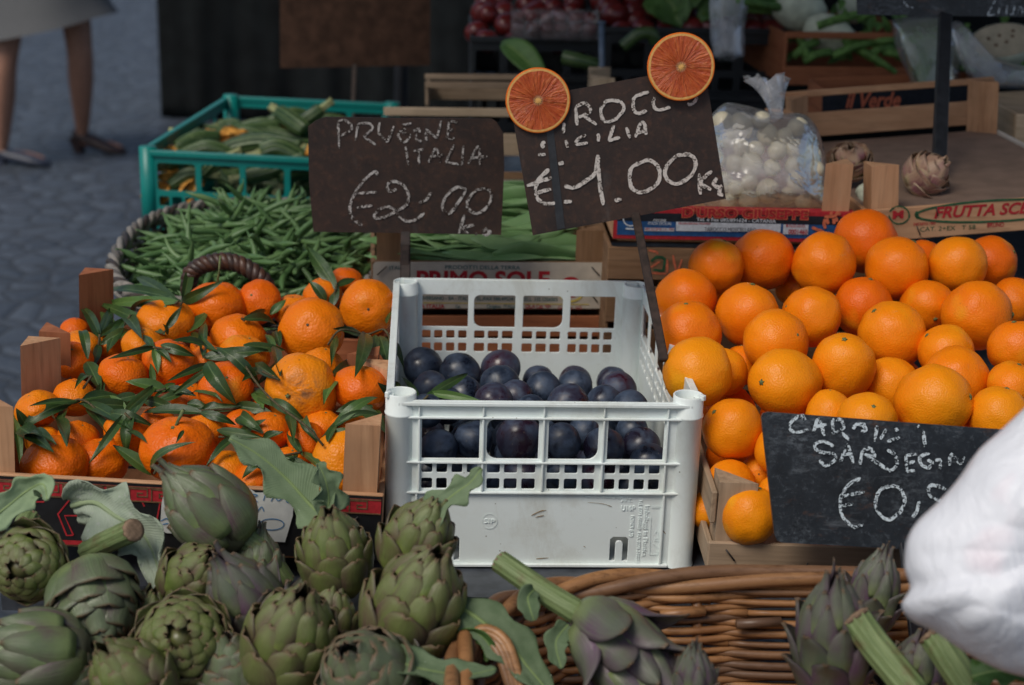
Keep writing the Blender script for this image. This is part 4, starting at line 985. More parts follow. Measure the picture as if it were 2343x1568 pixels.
# axis of a fruit: where its stalk end points, as (right, up, toward the camera)
T_, B_ = 1, -1
ORANGES = [ # px, py, diameter px, dz, axis, label
 (1640, 610, 128, 0, (.25, .95, .3), 'orange with green stalk scar on top, at the back left of the heap'),
 (1746, 595, 146, 0, (0, -.9, .35), 'large orange with a bright dimpled shine under the blue paper label'),
 (1885, 605, 144, 0, (-.2, -.95, -.1), 'smooth round orange below the white number panel of the blue label'),
 (1981, 553, 150, .03, (.6, .6, -.3), 'topmost orange of the heap, overlapping the end of the blue label'),
 (2052, 615, 146, 0, (.5, .8, .1), 'orange in the back row below and right of the topmost one'),
 (2112, 595, 92, .05, (.2, .9, .1), 'orange peeping out behind the back row under the green lettered tray'),
 (2191, 607, 136, 0, (-.1, -.9, .35), 'orange with a pale yellow dent in the back row beneath the tray lettering'),
 (2263, 602, 124, .045, (.6, .3, .4), 'reddish orange half hidden at the right end of the back row'),
 (1570, 684, 140, 0, (.3, -.8, .55), 'orange by the sign stick, just right of the white crate rim'),
 (1711, 719, 144, 0, (.1, .9, .3), 'orange with a grey scuff mark on its upper face, second row at left'),
 (1577, 762, 150, 0, (-.15, .9, .4), 'orange crossed by the thin sign stick beside the white crate'),
 (1857, 724, 141, .01, (-.8, .3, .2), 'orange in the second row directly under the smooth round one'),
 (1974, 702, 134, .03, (.2, .9, .3), 'deep reddish orange set back in the middle of the second row'),
 (2121, 701, 124, .03, (.1, -.5, .8), 'dented orange with a strong shine in the second row at right'),
 (2235, 721, 158, 0, (.95, 0, .35), 'large orange at the right with a dark stalk scar on its right side'),
 (2320, 692, 112, .04, (.5, .2, .5), 'orange cut by the right picture edge behind the large right one'),
 (1775, 781, 152, 0, (.55, .2, .8), 'orange with one small black speck, left of the middle of the heap'),
 (2042, 767, 154, 0, (-.6, .7, .3), 'glossy yellow flecked orange in the middle right of the heap'),
 (2164, 806, 128, .03, (-.7, .6, .1), 'orange half hidden below the large right one'),
 (2327, 798, 132, 0, (-.2, .9, .3), 'orange at the right picture edge with a wide pale shine'),
 (1597, 852, 160, 0, (-.40, -.42, .80), 'big yellowish orange with a stalk end facing front left, by the crate rim'),
 (1657, 852, 112, .05, (.85, .35, .1), 'orange tucked behind the big yellowish one by the crate rim'),
 (1697, 836, 90, .09, (0, 1, 0), 'small orange deep in a gap left of the middle'),
 (1797, 878, 172, -.01, (-.72, .05, .70), 'broad squat yellow orange with a green stalk star on its left'),
 (1929, 843, 158, 0, (-.1, .75, .65), 'big orange with a shallow dimple on top, right of the squat yellow one'),
 (2040, 882, 132, .03, (.1, -.1, .95), 'orange with a dark speck lying in the hollow behind the front row'),
 (2186, 870, 158, 0, (.93, -.25, .3), 'orange with a dark stalk scar facing right, in the third row'),
 (2137, 920, 172, -.01, (.80, .15, .55), 'large front orange with a net of pale scratches, above the black sign'),
 (2315, 884, 116, 0, (.2, .85, .3), 'wrinkled orange at the right picture edge above the white bag'),
 (1677, 981, 140, 0, (-.6, .5, .4), 'smooth orange standing just right of the white crate corner'),
 (1986, 965, 138, -.005, (0, .55, .84), 'yellow orange whose crown just shows over the black sign'),
 (1897, 955, 120, .03, (0, 1, .2), 'orange sunk in the gap under the squat yellow one'),
 (2285, 955, 140, 0, (.2, .9, .2), 'orange above the right end of the black sign, next to the bag'),
 (2235, 1010, 120, .03, (.2, .9, .2), 'sliver of orange between black sign and its right neighbours'),
 (1782, 1030, 112, 0, (.1, -.6, .7), 'yellow orange mostly hidden by the left edge of the black sign'),
 (1672, 1110, 116, .01, (.3, -.5, .7), 'orange in the low corner of the crate above the left post'),
 (1736, 1086, 92, .025, (-.15, .1, 1.), 'pale brownish orange with its button end facing out, low in the crate'),
 (1715, 1178, 134, -.012, (.3, .9, .2), 'lowest orange of the heap, beside the grey crate post'),
 (1778, 1132, 90, .015, (.2, .9, .2), 'small yellow orange squeezed at the black sign, lowest but one'),
 (1622, 1168, 92, .05, (0, .9, .3), 'orange seen through the gap between white crate and grey post'),
 (1655, 690, 80, .10, (0, 1, 0), 'orange in the dark gap behind the second row at left'),
 (1820, 660, 90, .10, (0, 1, 0), 'shaded orange low behind the three back left ones'),
]
zo = [(550, 1.95), (700, 1.845), (850, 1.685), (950, 1.625), (1100, 1.585), (1200, 1.575)]
it = settle([[a, b, ip(b, zo)+dz, d] for a, b, d, dz, ax, lb in ORANGES])
for k, ((a, b, d, dz, ax, lb), q) in enumerate(zip(ORANGES, it)):
    v_ = k % 5; s = d*q[2]/F/2/OR
    sc = (s*1.0, s*1.0, s) if 'squat' not in lb else (s*.92, s*.92, s*1.12)
    kids = [('stem_scar', or_star[v_])] if k % 3 else [('stem_scar', or_star[v_]), ('blossom_scar', or_nav[v_])]
    axv = camdir(*ax)
    if lb.find('button end') >= 0 or lb.find('stalk end facing') >= 0: kids = [('blossom_scar', or_nav[v_])]; axv = -axv
    fruit_tint = ip(b, [(560, .80), (700, .62), (850, .34), (950, .22), (1100, .25)])+.30*math.sin(k*2.7)*.6+(-.35 if 'yellow' in lb else 0)+(.3 if 'red' in lb else 0)  # golden front, red back: natural variation plus row-by-row light painted into the peel
    inst('orange', orange_me[v_], V(q[0], q[1], q[2]), basis(axv, k*1.3), sc, lb, 'orange', 'oranges heaped in the wooden crate', kids).color = (max(0, min(1, fruit_tint)), 0, 0, 1)

MANDARINS = [
 (495, 704, 128, 0, (.05, .95, .2), 'round mandarin with upright green stalk, in front of the basket handle'),
 (592, 692, 92, 0, (-.2, .3, .8), 'reddish mandarin just right of the basket handle foot'),
 (379, 741, 122, 0, (.1, .80, .55), 'wrinkle topped mandarin at back left under long dark leaves'),
 (546, 778, 118, 0, (.3, .85, .2), 'smooth mandarin in the middle, below the round stalked one'),
 (714, 756, 134, 0, (-.05, .2, .95), 'big yellow mandarin with a crater dimple facing out'),
 (672, 712, 84, .04, (0, .9, .3), 'dull mandarin half hidden behind the crater dimpled one'),
 (842, 704, 114, 0, (.1, -.1, .95), 'speckled mandarin touching the back corner of the white crate'),
 (792, 642, 70, .03, (.1, .9, .2), 'small mandarin highest at the back, behind a tall leaf'),
 (738, 676, 80, .02, (-.2, .8, .3), 'bright mandarin split by a leaf, back row at right'),
 (327, 791, 86, .005, (.15, .9, .35), 'small mandarin with brown stalk mark, left of the middle'),
 (282, 860, 104, 0, (.3, .9, .2), 'mandarin with a dark curled leaf on it, left centre'),
 (390, 835, 116, .01, (.3, .9, .2), 'red orange mandarin under three pointed leaves, centre left'),
 (186, 792, 80, .01, (.2, .9, .3), 'mandarin at the left behind the pale wooden post'),
 (172, 757, 60, .04, (.2, .9, .3), 'small mandarin below the tall red wooden post'),
 (163, 827, 88, -.01, (.2, .6, .6), 'mandarin pressed against the right side of the pale post'),
 (84, 938, 92, 0, (-.3, .8, .4), 'mandarin at the left rail of the crate, leaf over its right side'),
 (171, 912, 88, .01, (.2, .9, .3), 'mandarin with pale ring marks, left, above the low leaves'),
 (516, 886, 112, 0, (.2, .5, .8), 'tall mandarin covered by one broad upright leaf in the middle'),
 (690, 893, 152, -.005, (-.30, -.15, .90), 'biggest mandarin, yellow with a grey scar around its stalk'),
 (738, 836, 86, .03, (.2, .9, .2), 'plain mandarin peeping above the biggest scarred one'),
 (826, 890, 116, 0, (.2, .9, .2), 'mandarin beneath a hanging spray of bright leaves, by the white crate'),
 (472, 828, 80, .03, (0, .9, .3), 'mandarin deep behind the one with the upright leaf'),
 (560, 812, 104, .03, (.3, .9, .2), 'mandarin under a dark arched leaf in the middle'),
 (466, 795, 54, .05, (0, .9, .3), 'tiny glimpse of mandarin in the gap at centre'),
 (406, 1028, 150, -.01, (-.02, .75, .62), 'large front mandarin with a short stalk and a leaf below it'),
 (180, 1006, 88, 0, (.3, .8, .3), 'deep orange mandarin behind hanging leaves at front left'),
 (292, 992, 98, .01, (.3, .8, .3), 'mandarin crossed by long vertical leaf, front left of centre'),
 (362, 966, 74, .03, (.3, .8, .3), 'mandarin shaded by leaves behind the large front one'),
 (472, 986, 84, .015, (.3, .8, .3), 'pale mandarin just right of the large front one'),
 (618, 986, 90, .01, (.3, .8, .3), 'shaded mandarin below the biggest scarred one'),
 (703, 1008, 82, .01, (.3, .6, .6), 'dull rough mandarin near the front right under twigs'),
 (802, 990, 92, .0, (.1, .9, .3), 'mandarin above the front right post with a long leaf across'),
 (788, 1058, 132, -.005, (.15, .15, .95), 'bright yellow mandarin cut by the front right post'),
 (125, 1066, 136, -.01, (-.1, .8, .5), 'flat broad mandarin on the front board at far left'),
 (228, 1060, 116, 0, (.1, .9, .3), 'rough mandarin on the front board with a leaf on its right'),
 (520, 1078, 96, .01, (.2, .8, .4), 'mandarin right of the large front one, low by the board'),
 (662, 1072, 98, .005, (.2, .8, .4), 'mandarin under a large torn artichoke leaf near the board'),
 (585, 1098, 84, .0, (.2, .8, .4), 'mandarin low behind the tip of the tall artichoke'),
 (720, 1110, 76, .01, (.2, .8, .4), 'mandarin sliver on the board left of the bright yellow one'),
 (740, 975, 80, .035, (.2, .8, .4), 'mandarin deep in the heap at front right'),
 (553, 972, 72, .03, (.2, .8, .4), 'mandarin in the leafy shade below the upright leaf'),
 (616, 928, 66, .04, (.2, .8, .4), 'reddish mandarin hidden left of the biggest scarred one'),
 (246, 792, 62, .03, (.2, .8, .4), 'mandarin glimpsed through dark leaves behind the left post'),
 (335, 900, 80, .06, (.2, .8, .4), 'mandarin in deep shade at the centre left'),
 (435, 915, 80, .06, (.2, .8, .4), 'mandarin in deep shade at the centre'),
 (100, 1010, 74, .03, (.2, .8, .4), 'mandarin in leafy shade at the far left corner'),
]
zm = [(640, 1.99), (700, 1.93), (790, 1.80), (890, 1.69), (1000, 1.615), (1110, 1.585)]
it = settle([[a, b, ip(b, zm)+dz, d] for a, b, d, dz, ax, lb in MANDARINS], .86)
def short_stalk(z, L, r_=.0016):
    return kid(MB().tube([(0, 0, z), (.001, 0, z+L*.5), (.004, .001, z+L)], [r_*1.3, r_, r_*1.1], 6), MT['stem_green'], 'stalk')
ma_stalk = {10: short_stalk(.022, .022), 0: short_stalk(.020, .016)}
for k, ((a, b, d, dz, ax, lb), q) in enumerate(zip(MANDARINS, it)):
    v_ = k % 5; s = 1.13*d*q[2]/F/2/MR
    kids = [('stem_scar', ma_star[v_])]
    if 'upright green stalk' in lb: kids.append(('stalk', kid(MB().tube([(0, 0, .020), (.002, 0, .035), (.003, .001, .050)], [.0013, .001, .0012], 6), MT['stem_green'], 'stalk')))
    if 'short stalk' in lb: kids.append(('stalk', kid(MB().tube([(0, 0, .018), (.004, .004, .026), (.010, .006, .036)], [.0018, .0013, .0016], 6), MT['stem_green'], 'stalk')))
    if 'crater' in lb or 'speckled' in lb or 'bright yellow' in lb: kids = [('blossom_scar', ma_nav[v_])]; ax = tuple(-x for x in ax)
    fruit_tint = .58+.34*math.sin(k*1.9+.6)+(-.38 if 'yellow' in lb or 'plain' in lb else 0)+(.4 if 'red' in lb or 'deep orange' in lb else 0)
    inst('mandarin', mand_scar if 'biggest mandarin' in lb else mand_me[v_], V(q[0], q[1], q[2]), basis(camdir(*ax), k*2.1), s, lb, 'mandarin', 'mandarins heaped in the wooden crates', kids).color = (max(0, min(1, fruit_tint)), 0, 0, 1)

PLUMS = [
 (968, 840, 92, 0, 'dark plum at the back left corner of the white crate'),
 (1053, 854, 92, 0, 'plum behind the green leaf lying in the white crate'),
 (1146, 845, 94, 0, 'plum standing highest at the back of the white crate'),
 (1144, 880, 92, 0, 'plum directly in front of the highest one'),
 (1062, 904, 86, 0, 'plum under the tip of the green leaf, upper layer'),
 (985, 888, 82, .02, 'plum shaded by citrus leaves at the left crate wall'),
 (1130, 920, 90, 0, 'shiny plum near the front rim, below the highest pair'),
 (1182, 908, 78, .02, 'plum tucked in right of the shiny front rim plum'),
 (1243, 893, 88, 0, 'reddish black plum in the middle of the upper layer'),
 (1316, 887, 84, .01, 'purple flushed plum at the back, right of centre'),
 (1299, 927, 96, 0, 'creased plum near the front rim, right of centre'),
 (1416, 892, 86, .01, 'plum at the back right of the white crate'),
 (1382, 920, 80, .01, 'plum between the creased one and the right crate wall'),
 (1440, 938, 90, 0, 'plum in the right corner just above the front rim'),
 (1216, 940, 78, 0, 'plum just showing its crown over the front rim at centre'),
 (1020, 928, 88, .01, 'plum behind the front rim at left, under the leaves'),
 (976, 940, 80, .01, 'plum in the left front corner behind the rim'),
 (1003, 1028, 94, 0, 'plum filling the left opening of the front panel'),
 (1083, 1007, 90, .01, 'plum with a pale round scuff seen between the left openings'),
 (1188, 1003, 104, 0, 'large plum with a brown patch in the second opening'),
 (1286, 1012, 92, 0, 'plum with a powdery bloom in the third opening'),
 (1382, 1024, 94, 0, 'plum at the rounded corner of the third opening'),
 (1466, 1024, 92, .012, 'plum high in the right opening of the front panel'),
 (1484, 1060, 92, -.002, 'wrinkled plum low in the right opening of the front panel'),
 (1030, 1072, 84, 0, 'plum low behind the left grille'),
 (1340, 992, 82, .03, 'plum set back behind the third opening'),
 (1446, 988, 80, .03, 'purple plum set back behind the right opening'),
 (1110, 1085, 90, .01, 'plum behind the grille under the second opening'),
 (1195, 1090, 90, .004, 'plum low behind the grille left of the middle rib'),
 (1285, 1085, 88, .004, 'plum low behind the grille right of the middle rib'),
 (1370, 1090, 90, .004, 'plum behind the grille under the third opening'),
 (985, 1110, 84, .01, 'plum lowest behind the left grille holes'),
 (1440, 1110, 88, .006, 'plum lowest behind the right grille holes'),
 (1500, 1120, 80, .02, 'plum in the lowest right corner behind the grille'),
]
zp = [(840, 1.93), (890, 1.80), (940, 1.675), (975, 1.65), (1010, 1.625), (1120, 1.64)]
it = settle([[a, b, ip(b, zp)+dz, d] for a, b, d, dz, lb in PLUMS], .93)
for k, ((a, b, d, dz, lb), q) in enumerate(zip(PLUMS, it)):
    s = d*q[2]/F/2/.0215
    inst('plum', plum_me[k % 3], V(q[0], q[1], q[2]), basis(camdir(rnd.uniform(-1, 1), rnd.uniform(-.2, 1), rnd.uniform(-.6, .6)), k*1.7), s, lb, 'plum', 'plums in the white crate')
# fruit lying under these, seen only as slivers through the gaps
def under(fr_pts, me, R0, nm, lb, grp, kids_=()):
    for k, (p, d) in enumerate(fr_pts):
        inst(nm, me[k % len(me)], p, basis(Vector((rnd.uniform(-1, 1), rnd.uniform(-1, 1), rnd.uniform(.1, 1)))), d/2/R0, lb, nm, grp)
pl_ = [Mc @ Vector((x, y, z)) for z in (.030, .068) for y in (.09, .14, .19, .25, .31, .38) for x in (-.115, -.07, -.024, .022, .068, .114)]
under([(p, .040) for p in pl_], plum_me, .0215, 'plum', 'plum buried beneath the others in the white crate', 'plums buried in the white crate')
og = [frO.p(x, y, z) for (y, z) in ((.10, .005), (.17, .02), (.24, .045), (.24, .11), (.31, .06), (.31, .125)) for x in (.05, .12, .19, .26, .33)]
P_ = [V(q[0], q[1], q[2]) for q in settle([[a, b, ip(b, zo)+dz, d] for a, b, d, dz, ax, lb in ORANGES])]
og = [p for p in og if min((p-q).length for q in P_) > .062]
under([(p, .066) for p in og], orange_me, OR, 'orange', 'orange buried beneath the others in the wooden crate', 'oranges buried in the wooden crate')

# ------------------------------------------------------------------ orange halves on the sign
def half_orange(name, label, c, d_px, z, axis):
    rad = d_px*z/F/2; ctr = V(c[0], c[1], z); X = axis.normalized(); Mh = basis(X).to_4x4(); Mh.translation = ctr
    t = thing(name, label, 'orange half', ctr, 'blood orange halves on the price sign')
    prof = [(rad*math.sin(a), -rad*math.cos(a)*.55) for a in [PI/2*i/10 for i in range(1, 11)]]+[(rad*.995, .0008), (rad*.975, .0012)]
    part(t, 'peel', MB().lathe(prof, 64, Mh), MT['orange_peel'])
    mb = MB(); n = 128; rings = []
    for k, (f0, h) in enumerate(((1.0, .0011), (.93, .0014), (.90, .0014))):
        rings.append([Mh @ Vector((rad*.982*f0*math.cos(2*PI*i/n)*(1+(.012*abs(math.sin(5*2*PI*i/n+.4)) if k else 0)), rad*.982*f0*math.sin(2*PI*i/n)*(1+(.012*abs(math.sin(5*2*PI*i/n+.4)) if k else 0)), h)) for i in range(n)])
    mb.add(rings[0]+rings[1]+rings[2], [[k*n+i, k*n+(i+1) % n, (k+1)*n+(i+1) % n, (k+1)*n+i] for k in range(2) for i in range(n)], True); part(t, 'pith', mb, MT['pith'])
    mb = MB(); vs = [Vector((0, 0, .0013))]; cs = [(0, 0, 0, 1)]; rr_n = 14
    for k in range(1, rr_n+1):
        for i in range(n):
            th = 2*PI*i/n; f_ = k/rr_n
            vs.append(Vector((rad*.89*f_*math.cos(th)*(1+.012*abs(math.sin(5*th+.4))), rad*.89*f_*math.sin(th)*(1+.012*abs(math.sin(5*th+.4))), .0015+.0004*noise.noise(Vector((th*6, f_*4, rad*900))))))
            cs.append((f_, i/n, 0, 1))
    fs = [[0, 1+i, 1+(i+1) % n] for i in range(n)]+[[1+(k-1)*n+i, 1+k*n+i, 1+k*n+(i+1) % n, 1+(k-1)*n+(i+1) % n] for k in range(1, rr_n) for i in range(n)]
    mb.add([Mh @ p for p in vs], fs, True, 0, cs); part(t, 'flesh', mb, MT['flesh'])
    mb = MB(); vs = [Mh @ Vector((0, 0, .0026))]
    for i in range(22):
        q = rad*(.155 if i % 2 == 0 else .07)*rnd.uniform(.8, 1.15); vs.append(Mh @ Vector((q*math.cos(2*PI*i/22), q*math.sin(2*PI*i/22), .0022)))
    mb.add(vs, [[0, 1+i, 1+(i+1) % 22] for i in range(22)]); part(t, 'core', mb, MT['pith'])
    return t
flat('pith', (.72, .40, .12), .6, .3, .12, 200)
t = NT('flesh'); a = t.attr(); x = t.N.new('ShaderNodeCombineXYZ'); th = t.math('MULTIPLY', a[1], 6.2832)
t.set(x.inputs[0], t.math('MULTIPLY', t.math('COSINE', th), 8.)); t.set(x.inputs[1], t.math('MULTIPLY', t.math('SINE', th), 8.)); t.set(x.inputs[2], t.math('MULTIPLY', a[0], 2.2))
st = t.noise(1., 4, x.outputs[0], .6); n = t.noise(120, 4); seg = t.math('ABSOLUTE', t.math('SINE', t.math('ADD', t.math('MULTIPLY', th, 5.), .4)))
c = t.mix(t.ramp(st, [(.35, 0.), (.7, 1.)]), (.40, .055, .012), (.60, .125, .025)); c = t.mix(t.ramp(n, [(.55, 0.), (.75, .6)]), c, (.70, .22, .06))
c = t.mix(t.ramp(seg, [(.02, .55), (.10, 0.)]), c, (.62, .22, .07)); c = t.mix(t.ramp(a[0], [(.06, .9), (.2, 0.)]), c, (.72, .48, .28))
vs_ = t.voro(1., None); 
MT['flesh'] = t.done(c, .32, t.bump(st, 1.0, .003, t.bump(n, .6, .0015)), .5)
half_orange('orange_half', 'cut blood orange half on the left corner of the tilted sign', (1231, 230), 149, (p2.at(1231, 230)-CAM).dot(fwd)-.006, p2.n+Vector((.02, 0, -.05)))
half_orange('orange_half', 'cut blood orange half on the upper right corner of the tilted sign', (1558, 153), 155, (p2.at(1558, 153)-CAM).dot(fwd)-.012, p2.n+Vector((-.05, 0, -.05)))

# ------------------------------------------------------------------ citrus leaves and sprigs
def leaf_mb(mb, a, b, w, nrm, droop=.12, fold=.25, curl=.0, n=9, ser=None, jag=0.0, crinkle=0.0, seed=0, th=None):
    # a leaf blade from a to b, half width profile w, facing nrm
    a = Vector(a); b = Vector(b); ax = b-a; L = ax.length; ax.normalize(); side = ax.cross(nrm).normalized(); up = side.cross(ax)
    P = []; C = []; mcol = 4 if not jag else 6
    for i in range(n+1):
        t_ = i/n; prof = math.sin(PI*min(1, t_**.8*.97+.03))**.85*(1 if not ser else 1)
        prof = max(prof, .02); row = []; crow = []
        c = a.lerp(b, t_)+up*(droop*L*4*t_*(1-t_))
        for j in range(-mcol, mcol+1):
            u = j/mcol; jg = 1+(jag*math.sin(i*2.4+seed+u)*abs(u)**2 if jag else 0)
            q = c+side*(u*w*prof*jg)+up*(abs(u)*w*fold*prof+curl*w*u*u*math.sin(t_*5+seed))
            if crinkle: q += up*(crinkle*w*noise.noise(Vector((t_*6+seed, u*3, seed*1.7))))+side*(crinkle*.3*w*noise.noise(Vector((t_*5+seed, u*2, 9))))
            row.append(q); crow.append((t_*L/.05, abs(u), 0, 1))
        P.append(row); C += crow
    if th: mb.shell(P, th, True, 0, C)
    else: mb.grid(P, True, 0, C)
    return mb
def zheap(py): return ip(py, zm)
SPRIGS = [ # label, twig pixels, leaves (x0,y0,x1,y1,width px), lift towards the camera in m
 ('long dark leaf pair lying at the back left of the mandarins', [(400, 696), (410, 688)], [(405, 692, 258, 700, 30), (410, 690, 250, 668, 26), (405, 690, 325, 642, 28)], .03),
 ('sprig with broad leaf pointing left over the wrinkled mandarin', [(370, 764), (386, 752)], [(372, 762, 243, 703, 28), (380, 752, 411, 708, 18), (385, 765, 374, 745, 12)], .06),
 ('upright leaf standing before the basket handle foot', [(412, 700), (418, 690)], [(418, 692, 436, 606, 24), (418, 690, 500, 648, 26)], .02),
 ('sprig of dark leaves left behind the pale wooden post', [(225, 800), (228, 765)], [(228, 768, 192, 712, 22), (228, 772, 250, 716, 26), (226, 790, 212, 838, 20), (228, 770, 300, 730, 22), (230, 790, 290, 765, 24), (228, 790, 190, 720, 16)], .03),
 ('dark leaves hanging right of the pale post', [(210, 860), (190, 890)], [(200, 830, 228, 890, 34), (205, 865, 175, 888, 20), (200, 820, 186, 770, 24)], .05),
 ('sprig of three short pointed leaves on the red orange mandarin', [(350, 795), (390, 800)], [(355, 795, 310, 805, 18), (360, 800, 388, 826, 18), (352, 800, 360, 848, 20), (370, 790, 436, 812, 24), (350, 798, 330, 770, 20), (352, 796, 262, 818, 16)], .05),
 ('dark arched leaf across the middle mandarin', [(470, 820), (466, 815)], [(468, 818, 594, 806, 34), (466, 816, 470, 746, 22), (470, 790, 405, 780, 22)], .045),
 ('broad upright leaf over the tall middle mandarin', [(478, 832), (475, 828)], [(476, 832, 532, 914, 38), (478, 834, 395, 868, 18), (485, 840, 400, 900, 16)], .06),
 ('long twig with leaves running down beside the biggest mandarin', [(548, 815), (590, 880), (640, 930), (700, 975), (740, 1020)], [(590, 880, 505, 806, 28), (590, 878, 640, 826, 16), (585, 890, 600, 930, 30), (620, 915, 690, 960, 28), (660, 945, 670, 1005, 24), (640, 930, 582, 905, 20), (690, 975, 726, 1015, 18)], .07),
 ('pair of leaves in the gap above the crater dimpled mandarin', [(560, 735), (552, 728)], [(556, 732, 622, 742, 24), (556, 732, 600, 712, 18), (640, 790, 632, 760, 22), (630, 810, 610, 770, 18)], .03),
 ('dark tall leaves at the top by the highest mandarin', [(770, 650), (762, 690)], [(768, 660, 712, 578, 34), (770, 655, 808, 640, 18), (762, 700, 772, 655, 26), (745, 690, 712, 650, 24)], .03),
 ('twig with bright leaves bent over the mandarin by the white crate', [(750, 790), (780, 755), (840, 765), (880, 755), (900, 800)], [(835, 768, 815, 850, 34), (870, 770, 888, 832, 30), (890, 770, 920, 835, 18), (830, 765, 770, 755, 20), (860, 768, 850, 830, 22), (885, 740, 895, 715, 12), (770, 770, 760, 830, 18)], .075),
 ('dark leaves between the white crate and its neighbouring mandarin', [(890, 890), (940, 905)], [(890, 880, 905, 925, 28), (900, 880, 930, 920, 26), (920, 900, 960, 915, 22), (905, 905, 870, 880, 24), (850, 930, 780, 940, 34), (870, 960, 800, 930, 30), (860, 940, 880, 985, 24)], .03),
 ('sprig of green leaves lying across the plums in the white crate', [(945, 940), (980, 905)], [(980, 905, 1058, 862, 22), (985, 900, 1085, 915, 20), (965, 915, 1020, 885, 14), (960, 925, 925, 870, 18), (950, 930, 990, 945, 16)], .05),
 ('long leaf spray along the front of the heap, left', [(140, 930), (190, 915), (250, 960), (300, 945)], [(180, 918, 82, 928, 18), (190, 915, 260, 906, 30), (190, 920, 285, 975, 32), (150, 930, 140, 985, 22), (200, 935, 248, 1000, 26), (245, 950, 340, 975, 26), (160, 925, 60, 985, 36), (120, 960, 150, 1010, 34), (215, 930, 235, 880, 22), (300, 930, 195, 925, 30)], .06),
 ('hanging leaves at the far left corner of the crate', [(20, 930), (30, 960)], [(20, 930, 15, 1018, 26), (30, 955, 45, 1055, 20), (45, 980, 110, 1025, 40), (60, 975, 40, 940, 22), (60, 1000, 120, 1015, 30)], .045),
 ('spray of leaves hanging down at front left of centre', [(285, 945), (300, 960)], [(305, 950, 292, 1030, 28), (285, 950, 215, 1045, 20), (290, 940, 250, 910, 26), (285, 945, 350, 890, 26), (290, 985, 330, 1010, 20), (300, 960, 345, 905, 22)], .07),
 ('long horizontal leaves in front of the shaded centre', [(350, 945), (460, 940), (540, 935)], [(460, 945, 345, 945, 30), (465, 940, 540, 930, 30), (420, 900, 357, 920, 20), (430, 925, 475, 935, 24), (540, 930, 610, 940, 28), (460, 945, 530, 970, 22), (400, 880, 355, 910, 14), (540, 960, 590, 985, 22)], .06),
 ('leaf lying across the lower part of the large front mandarin', [(352, 1085), (372, 1050)], [(350, 1084, 434, 1022, 24), (350, 1086, 270, 1028, 34), (420, 985, 405, 1010, 10)], .075),
 ('leaves between the large front mandarin and the right twigs', [(545, 1000), (500, 1000)], [(500, 985, 590, 1000, 24), (545, 1005, 480, 1060, 20), (545, 1000, 600, 965, 24), (600, 990, 560, 960, 28), (600, 1010, 640, 990, 22), (660, 990, 690, 1040, 20), (700, 960, 720, 1000, 24)], .05),
 ('dark twigs and small leaves low at the front right', [(590, 1060), (640, 1045), (690, 1035)], [(640, 1045, 700, 1060, 16), (690, 1035, 740, 1080, 22), (600, 1060, 560, 1090, 22), (620, 1050, 660, 1080, 20), (680, 1040, 640, 1095, 18)], .05),
 ('long curved leaf over the mandarin above the front right post', [(740, 1000), (760, 990)], [(742, 998, 875, 965, 20), (745, 1000, 820, 990, 18), (760, 985, 850, 920, 26), (750, 1010, 770, 975, 20)], .06),
 ('dark leaves lying over the shaded middle of the heap', [(310, 905), (380, 890)], [(310, 905, 258, 918, 24), (380, 895, 300, 875, 30), (380, 890, 440, 905, 24), (330, 915, 400, 935, 26), (350, 880, 345, 838, 16), (440, 905, 500, 920, 24)], .035),
 ('dark leaves behind the deep shaded mandarins, mid right', [(600, 850), (640, 870)], [(600, 850, 560, 870, 26), (640, 870, 590, 835, 28), (640, 860, 625, 800, 24), (760, 860, 800, 830, 26), (770, 870, 745, 920, 26), (560, 790, 640, 800, 22)], .02),
 ('dark leaves tucked at the back left beside the red post', [(270, 760), (300, 720)], [(280, 740, 250, 800, 30), (290, 730, 320, 770, 30), (270, 760, 235, 720, 26), (300, 720, 350, 690, 26), (430, 760, 470, 720, 26), (440, 770, 490, 800, 24), (620, 720, 650, 690, 20)], .0),
]
